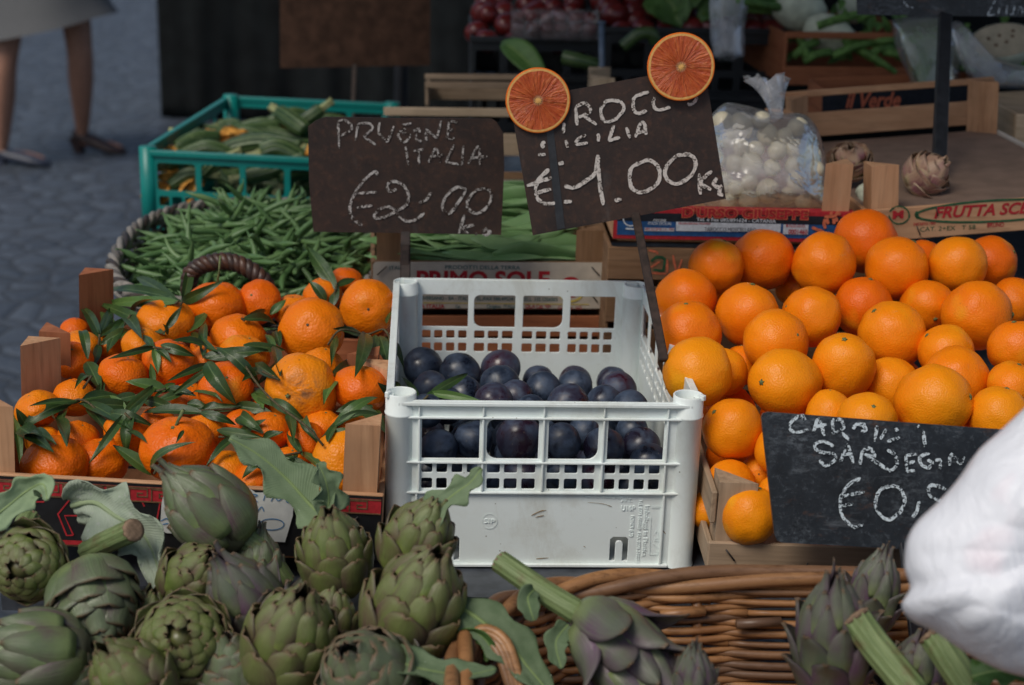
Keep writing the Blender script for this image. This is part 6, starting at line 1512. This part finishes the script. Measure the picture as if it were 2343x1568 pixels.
c = t.mix(pk, (.76, .78, .83), (.78, .54, .60)); MT['white_bag'] = t.done(c, .48, t.bump(t.math('ABSOLUTE', t.math('SUBTRACT', t.noise(14, 4, t.mapv((1.6, 1, .7)), .6, 1.2), .5)), .38, .016, t.bump(t.math('ABSOLUTE', t.math('SUBTRACT', t.noise(42, 3, None, .6, .8), .5)), .18, .005)), .45, Transmission_Weight=.0)
WB = [(2343, 935), (2290, 985), (2240, 1030), (2190, 1100), (2150, 1145), (2098, 1195), (2074, 1240), (2070, 1300), (2082, 1345), (2063, 1385), (2085, 1420), (2140, 1447), (2200, 1488), (2280, 1530), (2343, 1549), (2450, 1575), (2580, 1560), (2680, 1480), (2730, 1340), (2720, 1180), (2660, 1020), (2590, 900), (2560, 780), (2540, 640), (2480, 640), (2450, 760), (2400, 870)]
wb_t = thing('carrier_bag', 'full white plastic carrier bag in front of the black sign', 'plastic bag', V(2400, 1500, 1.08))
part(wb_t, 'bag', bag_mesh(WB, (2420, 1280), 1.10, .060, .042, 3.0, 60, (.62, .78)), MT['white_bag'])
mb = MB()
for dx in (0, 22): mb.tube(smoothline([V(2500+dx, 650, 1.10), V(2490+dx, 560, 1.09), V(2510+dx, 480, 1.10), V(2540+dx, 560, 1.11), V(2530+dx, 650, 1.10)], 6), .006, 8, ell=(1, .4))
part(wb_t, 'handles', mb, MT['white_bag'])
# clear bag of peeled onions
t = NT('clear_film'); n = t.noise(20, 3, None, .5, .8); nb_ = t.bump(n, .8, .010)
tr = t.N.new('ShaderNodeBsdfTransparent'); tr.inputs[0].default_value = (.97, .98, 1.0, 1); gl = t.N.new('ShaderNodeBsdfGlossy'); gl.inputs[1].default_value = .12; t.L.new(nb_, gl.inputs['Normal'])
df = t.N.new('ShaderNodeBsdfDiffuse'); df.inputs[0].default_value = (.74, .76, .78, 1)
m1 = t.N.new('ShaderNodeMixShader'); t.set(m1.inputs[0], t.ramp(n, [(.35, .20), (.72, .55)])); t.L.new(tr.outputs[0], m1.inputs[1]); t.L.new(df.outputs[0], m1.inputs[2])
fr_ = t.N.new('ShaderNodeFresnel'); fr_.inputs[0].default_value = 1.5; t.L.new(nb_, fr_.inputs['Normal'])
m2 = t.N.new('ShaderNodeMixShader'); t.set(m2.inputs[0], t.math('ADD', t.math('MULTIPLY', fr_.outputs[0], .55), .02)); t.L.new(m1.outputs[0], m2.inputs[1]); t.L.new(gl.outputs[0], m2.inputs[2]); t.L.new(m2.outputs[0], t.out.inputs[0])
MT['clear_film'] = t.m
MT['thin_film'] = t.m.copy(); MT['thin_film'].name = 'thin_film'
for q in MT['thin_film'].node_tree.nodes:
    if q.type == 'VALTORGB': q.color_ramp.elements[0].color = (.01, .01, .01, 1); q.color_ramp.elements[1].color = (.10, .10, .10, 1)
OB = [(1628, 262), (1660, 236), (1700, 240), (1740, 250), (1790, 258), (1840, 262), (1868, 290), (1885, 340), (1895, 400), (1905, 465), (1895, 486), (1800, 490), (1700, 488), (1630, 484), (1600, 440), (1600, 360), (1610, 300)]
ob_t = thing('onion_bag', 'knotted clear plastic bag of small peeled onions in the blue labelled box', 'plastic bag', V(1750, 470, 2.22))
part(ob_t, 'film', bag_mesh(OB, (1750, 375), 2.15, .078, .009, 8.0, 14), MT['clear_film'])
mb = MB(); neck = [V(1778, 272, 2.14), V(1772, 235, 2.14), V(1762, 200, 2.14), V(1752, 180, 2.145)]
P = smoothline(neck, 5); k = len(P); n = 28; vs = []
for i, p in enumerate(P):
    f = i/(k-1); r0 = .007+.017*f**1.3
    for j in range(n):
        a = 2*PI*j/n; q = r0*(1+.35*math.sin(7*a+f*2)*f+.15*math.sin(13*a)); vs.append(p+RIGHT*(q*math.cos(a)*1.1)+fwd*(q*math.sin(a)*.7)+UP*(.006*math.sin(5*a)*f))
mb.add(vs, [[i*n+j, i*n+(j+1) % n, (i+1)*n+(j+1) % n, (i+1)*n+j] for i in range(k-1) for j in range(n)], True); part(ob_t, 'twisted_neck', mb, MT['clear_film'])
vs, fs = IC3; ons = []
for i in range(3):
    o = []
    for p in vs:
        n_ = p.normalized(); th = math.acos(max(-1, min(1, n_.z))); o.append(Vector((n_.x, n_.y, n_.z*(1.05+.25*math.exp(-(th/.35)**2))))*(.0155*(1+.06*noise.noise(n_*1.5+Vector((i*4., 0, 0))))))
    me = MB().add(o, fs, True).mesh('small_onion'); me.materials.append(MT['onion_skin']); ons.append(me)
def inside(x, y, P_):
    r_ = False
    for (x0, y0), (x1, y1) in zip(P_, P_[1:]+P_[:1]):
        if (y0 > y) != (y1 > y) and x < (x1-x0)*(y-y0)/(y1-y0)+x0: r_ = not r_
    return r_
it = []; ro = random.Random(17); tries = 0
while len(it) < 78 and tries < 6000:
    tries += 1; x = ro.uniform(1610, 1890); y = ro.uniform(268, 478); dd = ro.uniform(38, 56)
    if not all(inside(x+q*dd*.62, y+w_*dd*.62, OB) for q, w_ in ((1, 0), (-1, 0), (0, 1), (0, -1))): continue
    z = 2.115+ro.uniform(0, .012)+(.045 if len(it) >= 36 else 0)
    if any(math.hypot(x-o[0], y-o[1]) < (dd+o[3])*.40 and abs(z-o[2]) < .03 for o in it): continue
    it.append([x, y, z, dd])
for k, q in enumerate(it):
    inst('small_onion', ons[k % 3], V(q[0], q[1], q[2]), basis(Vector((rb.uniform(-1, 1), rb.uniform(-1, 1), rb.uniform(-1, 1)))), q[3]*q[2]/F/2/.0155, 'small peeled onion inside the knotted clear plastic bag', 'onion', 'peeled onions in the clear bag')
solo('leek_end', MB().tube(smoothline([V(1975, 430, 2.15), V(1985, 450, 2.14), V(1998, 475, 2.12)], 6), [.010, .012, .013]+[.0125]*10, 16), MT['fennel'], 'pale leek end between the two wooden posts', 'leek')

# ------------------------------------------------------------------ behind: more crates and produce
def plain_crate(label, A, B, D, H, mat, open_front=True):
    fr = Fr(A, B); t = thing('plastic_crate', label, 'crate', fr.p(fr.W/2, D/2, -H)); W = fr.W
    Hs = [rr(W*(i+.12)/4, -H*.60, W*(i+.88)/4, -H*.22, .004) for i in range(4)]+[rr(W*(i+.15)/8, -H*.88, W*(i+.85)/8, -H*.70, .003) for i in range(8)]
    for nm, y in (('front_panel', .002), ('back_panel', D-.002)): part(t, nm, MB().merge(panel([rr(0, -H, W, 0, .002)]+Hs, .003, .0005), fr.M() @ Matrix.Translation((0, y, 0)) @ EX), mat)
    for x in (0, W): part(t, 'side_panel', fr.box(MB(), x-.0015, x+.0015, .005, D-.005, -H, 0), mat)
    part(t, 'rim', fr.box(MB(), -.004, W+.004, -.006, .004, -.010, .001, .001), mat); part(t, 'rim', fr.box(MB(), -.004, W+.004, D-.004, D+.006, -.010, .001, .001), mat)
    part(t, 'floor', fr.box(MB(), .003, W-.003, .006, D-.006, -H, -H+.004), mat); return fr
bp = MT['black_plastic']
fA = plain_crate('black plastic crate of red tomatoes at the back centre', V(1080, 84, 3.05), V(1372, 88, 3.06), .34, .12, bp)
fBk = plain_crate('black plastic crate of tomatoes at the back, right of the thin blue pole', V(1388, 62, 3.02), V(1795, 68, 3.04), .34, .135, bp)
fA2 = plain_crate('black plastic crate stacked under the tomato crate', V(1082, 172, 3.00), V(1372, 178, 3.01), .34, .15, bp)
fB2 = plain_crate('black plastic crate holding cucumbers under the right tomato crate', V(1390, 215, 2.97), V(1800, 222, 2.99), .34, .12, bp)
vs, fs = IC3
tom = []
for i in range(2):
    me = MB().add([Vector((p.x, p.y, p.z*.86))*(.026*(1-.10*math.exp(-(math.acos(max(-1, min(1, p.z)))/.3)**2))) for p in vs], fs, True).mesh('tomato'); me.materials.append(MT['tomato']); tom.append(me)
k = 0
for fr, nx, ny, lb in ((fA, 5, 5, 'tomato in the black crate at the back centre'), (fBk, 7, 5, 'tomato in the black crate right of the thin blue pole')):
    for j in range(ny):
        for i in range(nx):
            p = fr.p(fr.W*(i+.5+.3*rb.uniform(-1, 1))/nx, .03+.062*j, -.012+rb.uniform(-.008, .012)+.012*j)
            inst('tomato', tom[k % 2], p, basis(Vector((rb.uniform(-1, 1), rb.uniform(-1, 1), 1))), rb.uniform(.85, 1.2), lb, 'tomato', 'tomatoes in the back crates'); k += 1
pun = thing('tomato_punnet', 'clear punnet of small red tomatoes standing before the back crate', 'punnet', V(1270, 95, 2.98))
frQ = Fr(V(1170, 20, 3.0), V(1370, 24, 3.0)); part(pun, 'clear_tray', panel and MB().merge(frQ.box(MB(), 0, frQ.W, 0, .10, -.058, -.056)).merge(frQ.box(MB(), 0, frQ.W, 0, .0015, -.056, 0)).merge(frQ.box(MB(), 0, .0015, .002, .10, -.056, 0)).merge(frQ.box(MB(), frQ.W-.0015, frQ.W, .002, .10, -.056, 0)), MT['thin_film'])
for j in range(3):
    for i in range(6): inst('tomato', tom[i % 2], frQ.p(frQ.W*(i+.5)/6, .02+.03*j, -.038+.016*(j % 2)), Matrix.Identity(3), .56, 'small tomato in the clear punnet at the back', 'tomato', 'small tomatoes in the punnet')
solo('blue_pole', MB().tube([V(1377, 52, 2.93), V(1377, 190, 2.90)], .0058, 12).tube([V(1377, 50, 2.93), V(1377, 56, 2.93)], .008, 12), MT['steel_blue'], 'thin bluish metal pole between the two tomato crates', 'pole')
solo('tray_leaf', leaf_mb(MB(), V(1150, 95, 2.92), V(1260, 205, 2.86), .026, FC+RIGHT*.3, .1, .3, .1, 10, th=.0006), MT['green_leaf'], 'dark green leaf hanging before the back crates', 'leaf')
solo('cucumber', MB().tube(smoothline([V(1425, 108, 2.95), V(1462, 78, 2.94), V(1490, 78, 2.94), V(1500, 96, 2.95)], 6), .012, 14), MT['zucchini'], 'curved green cucumber by the left of the right tomato crate', 'cucumber')
solo('zucchini_end', MB().tube(smoothline([V(1290, 132, 2.93), V(1330, 140, 2.92), V(1375, 152, 2.93)], 6), [.014]*6+[.013]*7, 14), MT['zucchini'], 'dark green vegetable end lying before the blue pole', 'vegetable')
solo('clear_sleeve', MB().tube(smoothline([V(1668, 130, 2.96), V(1664, 60, 2.97), V(1672, -30, 2.99)], 5), [.026, .028, .028, .03, .03, .03, .032, .034, .034, .034, .034], 18, rib=6, ribd=.12), MT['clear_film'], 'upright clear plastic sleeve on the right tomato crate', 'plastic sleeve')
solo('dark_greens', MB().merge(leaf_mb(MB(), V(1520, 40, 3.08), V(1640, -60, 3.12), .06, FC+UP, .15, .3, .1, 8, crinkle=.5)).merge(leaf_mb(MB(), V(1560, 60, 3.05), V(1500, -40, 3.1), .05, FC, .15, .3, .1, 8, crinkle=.5)).merge(leaf_mb(MB(), V(1600, 50, 3.05), V(1720, 0, 3.06), .05, FC+UP, .2, .3, .1, 8, crinkle=.5)), MT['green_leaf'], 'bunch of dark green leaves above the right tomato crate', 'greens')
# wooden rails of the boxes behind the flat beans
frE = Fr(V(878, 246, 2.62), V(1230, 250, 2.62)); wood_crate('wooden box with a pale top rail behind the flat bean box', frE, .20, 'palewood', [(-.014, .0)], [(-.10, -.07)], back=[(-.12, -.08)], zb=-.17)
frE2 = Fr(V(972, 170, 2.90), V(1250, 172, 2.90)); wood_crate('dark wooden box with a grey rail, deep behind the pale railed one', frE2, .08, 'greywood', [(-.010, .0), (-.026, -.014)], [(-.06, -.02)], back=[(-.06, -.03)], zb=-.20)
frE3 = Fr(V(1345, 180, 2.72), V(1600, 182, 2.72)); wood_crate('wooden box with a pale post end behind the tilted sign', frE3, .14, 'palewood', [(-.12, -.05)], [(-.12, -.05)], floor=-.13, posts=(-.13, .0), ps=.04, zb=-.25)
# white crossbar glimpsed between the signs
solo('wooden_lath', MB().beam(V(1120, 432, 2.50), V(1235, 434, 2.50), .012, .008, ch=.001).beam(V(1130, 405, 2.56), V(1240, 402, 2.56), .05, .004), MT['white_card'], 'white slat with card between the two brown signs', 'lath')
# fennel box
frG = Fr(V(1800, 78, 2.92), V(2130, 82, 2.95)); wood_crate('wooden box of fennel at the back right', frG, .34, 'redwood', [(-.008, .004), (-.095, -.060)], [(-.095, 0)], floor=-.09, zb=-.24)
def fennel(c, z, s_, ax, label):
    t = thing('fennel', label, 'fennel', V(*c, z), 'fennel bulbs at the back right'); a = camdir(*ax); M = basis(a).to_4x4(); M.translation = V(*c, z)
    me = MB().lathe([(.0006, -.048), (.02, -.045), (.036, -.025), (.040, 0), (.034, .025), (.022, .045), (.014, .058)], 24, M @ Matrix.Diagonal((s_, s_*.8, s_, 1))); part(t, 'bulb', me, MT['fennel'])
    mb = MB()
    for q in range(4):
        o = Vector((math.cos(q*1.6), math.sin(q*1.6), 0))*.010; mb.tube([M @ (o+Vector((0, 0, .048))*s_), M @ (o*2.2+Vector((0, 0, .10))*s_), M @ (o*4.5+Vector((0, 0, .15))*s_)], [.009*s_, .007*s_, .005*s_], 8)
    part(t, 'stalks', mb, MT['fennel_green'])
fennel((1830, 25), 3.05, 1.1, (-.7, .1, .3), 'fennel bulb in front, upper left of the back right box')
fennel((1895, 78), 2.99, 1.0, (.6, -.25, .2), 'fennel bulb behind the thin wooden rail')
fennel((1960, 5), 3.15, .9, (.3, .6, .2), 'fennel bulb at the top near the black sign')
fennel((1760, -15), 3.2, .9, (-.5, .5, .2), 'fennel bulb furthest left at the picture top')
def stalks(label, segs, r_, z):
    t = thing('fennel_stalks', label, 'fennel', V(segs[0][0], segs[0][1], z))
    for a, b, c, d in segs: part(t, 'stalk', MB().tube(smoothline([V(a, b, z), V((a+c)/2, (b+d)/2-6, z-.01), V(c, d, z)], 5), r_, 10), MT['fennel_green'])
stalks('pale green fennel stalks lying in the lower half of the back right box', [(1905, 128, 2010, 95), (1815, 130, 1870, 95), (1840, 140, 1900, 120), (1830, 90, 1850, 140), (1990, 125, 2040, 110), (1930, 100, 1990, 80), (2020, 120, 2070, 135), (1870, 60, 2000, 30), (1960, 45, 2050, 15)], .008, 2.96)
gm = MB(); rg = random.Random(5)
for i in range(90):
    x, y, z = rg.uniform(1780, 2360), rg.uniform(-60, 150), rg.uniform(3.06, 3.3); a = rg.uniform(0, 6.28); L = rg.uniform(20, 60)
    gm.merge(leaf_mb(MB(), V(x, y, z), V(x+L*math.cos(a), y+L*math.sin(a), z-.02), .008, FC+UP*rg.uniform(-.5, .8), .1, .3, .1, 4, seed=i))
solo('fennel_fronds', gm, MT['fennel_green'], 'tangle of green fronds behind the fennel bulbs', 'greens', kind='stuff')
# wrapped greens and the cut pumpkin
bg_t = thing('wrapped_greens', 'green vegetables in clear film leaning behind the dark pole', 'wrapped greens', V(2110, 240, 2.72))
part(bg_t, 'film', bag_mesh([(2040, 45), (2100, 35), (2170, 40), (2200, 110), (2190, 200), (2160, 260), (2105, 250), (2080, 180), (2050, 110)], (2120, 140), 2.74, .045, .006, 4.0, 9), MT['clear_film'])
for q in range(8): part(bg_t, 'stalk', MB().tube(smoothline([V(2060+q*13, 50+rg.uniform(-6, 6), 2.75), V(2085+q*11, 140, 2.73), V(2110+q*7, 235, 2.74)], 5), .009, 8), MT['fennel_green'])
pk = thing('cut_pumpkin', 'pale oval cut vegetable wrapped in film at the top right', 'vegetable', V(2300, 140, 2.70)); Mp = basis(camdir(-.15, .35, .9)).to_4x4(); Mp.translation = V(2295, 92, 2.70)
part(pk, 'rind', MB().lathe([(.0005, -.09), (.035, -.08), (.052, -.04), (.0565, -.002), (.055, .0)], 40, Mp @ Matrix.Diagonal((1, .62, 1, 1))), MT['fennel'])
part(pk, 'cut_face', MB().lathe([(.054, .0005), (.050, .0016), (.02, .002), (.0003, .002)], 40, Mp @ Matrix.Diagonal((1, .62, 1, 1))), MT['pumpkin_flesh'])
mb = MB(); 
for a, r_ in ((.4, .35), (1.9, .3), (2.8, .5), (4., .4), (5.2, .2), (.9, .6)): mb.lathe([(.0035, .0022), (.0030, .0028), (.0003, .0026)], 8, Mp @ Matrix.Translation((.05*r_*math.cos(a), .031*r_*math.sin(a), 0)))
part(pk, 'seed_marks', mb, MT['stem_cut'])
solo('white_tray', MB().merge(bag_mesh([(2170, 60), (2200, 50), (2260, 120), (2343, 150), (2450, 160), (2450, 215), (2343, 205), (2240, 195), (2190, 130)], (2300, 165), 2.68, .02, .006, 2.0, 7)), MT['clear_film'], 'crumpled clear film under the pale cut vegetable', 'plastic film')
frH = Fr(V(2325, 262, 2.48), V(2700, 240, 2.48)); wood_crate('pale box at the right edge beside the empty tray', frH, .2, 'palewood', [(-.09, 0)], [(-.09, 0)], floor=-.09, zb=-.2)
frI = Fr(V(1880, 205, 2.66), V(2260, 190, 2.66)); tI = wood_crate('dark printed box with orange lettering behind the empty tray', frI, .12, 'redwood', [(-.065, .0)], [(-.065, 0)], floor=-.065, zb=-.2)
pI = frI.face(); mb = MB(); frI.box(mb, .001, frI.W-.001, -.0012, -.0004, -.064, -.001, 0); part(tI, 'printed_label', mb, MT['ink_navy'])
part(tI, 'orange_lettering', pI.text(MB(), 'il Verde', (1935, 247), (2060, 244), 34, .002, 0, .02, .25), MT['ink_orange'])
# dark cloth hung stall across the alley, and an added black sheet that darkens the view behind the produce
def drape(mb, a, b, z0, z1, amp, waves, th=.004):
    X = (b-a); L = X.length; X.normalize(); Y = Vector((0, 0, 1)).cross(X); n = 90; m_ = 14; P = []
    for j in range(m_+1):
        f = j/m_; row = []
        for i in range(n+1):
            x = L*i/n; w_ = amp*(.25+.75*(1-f))*(math.sin(x*waves)+.5*math.sin(x*waves*2.3+1)); row.append(a+X*(x*(1+.0*f))+Y*w_+Vector((0, 0, z0+(z1-z0)*f-a.z)))
        P.append(row)
    return mb.shell(P, th)
b0 = G(368, 272, 0); cl = thing('cloth_stall', 'black cloth covered stall standing on the cobbles at the back left', 'market stall', b0+Vector((1.2, .4, 0)))
part(cl, 'skirt', drape(MB(), b0, b0+Vector((2.4, -.1, 0)), .005, .97, .02, 22), MT['tarp_black'])
part(cl, 'skirt', drape(MB(), b0+Vector((.02, 1.0, 0)), b0+Vector((.02, .03, 0)), .005, .97, .02, 22), MT['tarp_black'])
part(cl, 'top', MB().box(b0+Vector((1.2, .45, .985)), (2.5, 1.0, .02), ch=.004), MT['tarp_black'])
tp0 = Vector((.02, 3.72, .70)); tw_ = thing('dark_backdrop', 'added black sheet hung behind the vegetable crates to fill the darkness', 'dark_backdrop', Vector((.95, 3.72, .70)))
part(tw_, 'sheet', drape(MB(), tp0, Vector((1.9, 3.72, .70)), .70, 1.9, .012, 14), MT['tarp_black'])
part(tw_, 'rail', MB().tube([Vector((-.05, 3.74, 1.905)), Vector((1.95, 3.74, 1.905))], .014, 10), MT['dark_metal'])
for x in (-.04, 1.94): part(tw_, 'upright', MB().tube([Vector((x, 3.78, 0)), Vector((x, 3.74, 1.9))], .016, 10), MT['dark_metal'])
# out-of-view canvas, added over the stall to shade the rear rows
aw = thing('added_awning', 'added cream canvas on poles, out of view, shading the back of the stall', 'added_awning', Vector((.6, 3.2, 0)))
P = [[Vector((x, y, 2.45+.10*math.sin((y-1.20)/3.45*PI)+.0*x)) for x in [-1.0+3.4*i/24 for i in range(25)]] for y in [1.20+3.45*j/12 for j in range(13)]]
part(aw, 'canvas', MB().shell(P, .004), MT['added_awning'])
for x, y in ((-.35, 4.62), (2.35, 4.6), (2.35, 1.25)): part(aw, 'pole', MB().tube([Vector((x, y, 0)), Vector((x, y, 2.46))], .02, 12), MT['dark_metal'])

# ------------------------------------------------------------------ the passer-by
pf1 = G(40, 378, 0); pf2 = G(215, 350, 0)
pc = (pf1+pf2)/2
fx = Vector((1, -.15, 0)).normalized()
def skin_body(t, name, V_, E_, rads, mat, root=0):
    me = bpy.data.meshes.new(name); me.from_pydata([tuple(v-WL[t.name]) for v in V_], E_, []); me.materials.append(mat)
    o = bpy.data.objects.new(name, me); COL.objects.link(o); o.parent = t; WL[o.name] = WL[t.name]
    m1 = o.modifiers.new('skin', 'SKIN'); m1.use_smooth_shade = True; m2 = o.modifiers.new('sub', 'SUBSURF'); m2.levels = 2; m2.render_levels = 2
    sv = me.skin_vertices[0].data if me.skin_vertices else None
    for i, r_ in enumerate(rads): sv[i].radius = r_ if hasattr(r_, '__len__') else (r_, r_)
    sv[root].use_root = True
    return o
wm = thing('person', 'woman in a grey tweed skirt walking right on the cobbles', 'person', pc, None)
hipz = .86; hx = pc+Vector((-.02, 0, 0))
aR = pf2+Vector((-.045, .0, .10)); kR = V(183, 118, 6.52); aL = pf1+Vector((-.06, 0, .085)); kL = V(8, 150, 6.36)
hR = Vector((lerp(kR.x, hx.x, .4), pc.y+.08, hipz)); hL = Vector((lerp(kL.x, hx.x, .4), pc.y-.08, hipz)); pel = Vector((hx.x, pc.y, .92))
Vs = [pel, pel+Vector((0, 0, .22)), pel+Vector((.01, 0, .40)), pel+Vector((.02, 0, .52)), pel+Vector((.03, 0, .60)), pel+Vector((.045, 0, .70)),
      hR, kR, kR.lerp(aR, .35), aR, pf2+Vector((-.05, 0, .05)), pf2+Vector((.07, 0, .035)), pf2+Vector((.13, -.01, .022)),
      hL, kL, kL.lerp(aL, .35), aL, pf1+Vector((-.06, 0, .045)), pf1+Vector((.06, 0, .035)), pf1+Vector((.12, -.01, .022)),
      pel+Vector((.01, .17, .46)), pel+Vector((-.08, .20, .20)), pel+Vector((.05, .19, -.02)), pel+Vector((.09, .18, -.10)),
      pel+Vector((.01, -.17, .46)), pel+Vector((.06, -.20, .20)), pel+Vector((.20, -.19, .06)), pel+Vector((.26, -.18, .01))]
Es = [(0, 1), (1, 2), (2, 3), (3, 4), (4, 5), (0, 6), (6, 7), (7, 8), (8, 9), (9, 10), (10, 11), (11, 12), (0, 13), (13, 14), (14, 15), (15, 16), (16, 17), (17, 18), (18, 19), (2, 20), (20, 21), (21, 22), (22, 23), (2, 24), (24, 25), (25, 26), (26, 27)]
rad = [(.13, .12), (.12, .10), (.13, .11), (.055, .05), (.075, .07), (.085, .08), .085, .056, .058, .031, .026, .022, .016, .085, .054, .056, .031, .026, .022, .016, .055, .042, .030, .032, .055, .042, .030, .032]
skin_body(wm, 'body', Vs, Es, rad, MT['skin'])
# skirt with a slanting hem, jacket, hair
sk = MB(); n = 40; vs = []
hem = [V(-70, 108, 6.42), V(0, 96, 6.42), V(60, 90, 6.42), V(130, 58, 6.45), V(246, 8, 6.55)]
for k in range(13):
    f = k/12
    for j in range(n):
        a = 2*PI*j/n; ca, sa = math.cos(a), math.sin(a)
        cx = lerp(V(75, 60, 6.46).x, pel.x, f); rx = lerp(.325, .150, f**.8); ry = lerp(.30, .150, f**.8)
        zb_ = .545+.075*ca; zz = lerp(zb_, .99, f); wv = .012*math.sin(5*a+1)*(1-f)
        vs.append(Vector((cx+ca*(rx+wv), pc.y+sa*(ry+wv), zz)))
sk.add(vs, [[k*n+j, k*n+(j+1) % n, (k+1)*n+(j+1) % n, (k+1)*n+j] for k in range(12) for j in range(n)], True)
part(wm, 'skirt', sk, MT['skirt_tweed'])
jk = MB(); prof = [(.150, .94), (.146, 1.04), (.140, 1.15), (.150, 1.27), (.150, 1.36), (.09, 1.42), (.062, 1.45)]; jk.lathe([(r_, z-.0) for r_, z in prof], 28, Matrix.Translation((pel.x+.01, pel.y, 0)) @ Matrix.Diagonal((.85, 1.15, 1, 1))); part(wm, 'jacket', jk, MT['coat'])
mb = MB()
for sh, el, wr in ((20, 21, 22), (24, 25, 26)): mb.tube(smoothline([Vs[sh]+Vector((0, 0, .02)), Vs[el], Vs[wr]], 6), [.072]+[.062]*6+[.05]*6, 14)
part(wm, 'sleeve', mb, MT['coat'])
hc = pel+Vector((.02, 0, .70)); part(wm, 'hair', MB().lathe([(.001, .118), (.05, .11), (.085, .07), (.098, .01), (.092, -.06), (.06, -.10)], 24, Matrix.Translation(hc+Vector((-.012, 0, .01)))), MT['hair'])
mb = MB().tube([hc+Vector((.085, 0, -.01)), hc+Vector((.115, 0, -.025))], [.010, .013], 10)
for s_ in (-1, 1): mb.tube([hc+Vector((.078, .032*s_, .012)), hc+Vector((.088, .032*s_, .012))], .009, 10)
part(wm, 'face', mb, MT['skin'])
def shoe(c, mat, heel, yaw):
    # sole outline lofted: heel at the back, low vamp, pointed toe
    secs = [(-.075, .030, heel+.012, heel+.055), (-.055, .037, heel+.004, heel+.062), (-.02, .037, heel*.75, heel+.045), (.03, .041, heel*.28+.002, heel*.6+.048), (.085, .045, .004, .050), (.125, .036, .003, .036), (.155, .018, .004, .022)]
    vs = []; n_ = 12
    for x, hw, z0, z1 in secs:
        for j in range(n_):
            a = 2*PI*j/n_; vs.append(Vector((x, hw*math.cos(a), (z0+z1)/2+(z1-z0)/2*math.sin(a))))
    M = Matrix.Translation(c) @ Matrix.Rotation(yaw, 4, 'Z'); mb = MB()
    mb.add([M @ p for p in vs], [[k*n_+j, k*n_+(j+1) % n_, (k+1)*n_+(j+1) % n_, (k+1)*n_+j] for k in range(6) for j in range(n_)]+[list(range(n_-1, -1, -1)), [6*n_+j for j in range(n_)]], True)
    hb = MB(); bm_ = [Vector((x, y, z)) for z, s_ in ((.001, .8), (heel+.02, 1.1)) for x, y in ((-.085*s_+.0, -.026*s_), (-.038, -.026*s_), (-.038, .026*s_), (-.085*s_, .026*s_))]
    hb.add([M @ p for p in bm_], [[3, 2, 1, 0], [4, 5, 6, 7]]+[[i, (i+1) % 4, 4+(i+1) % 4, 4+i] for i in range(4)])
    s1 = part(wm, 'shoe', mb, mat); h1 = part(wm, 'heel', hb, mat)
    h1.parent = s1
shoe(pf2+Vector((-.01, 0, 0)), MT['shoe_brown'], .045, R(-8)); shoe(pf1+Vector((-.01, 0, 0)), MT['shoe_grey'], .02, R(-10))
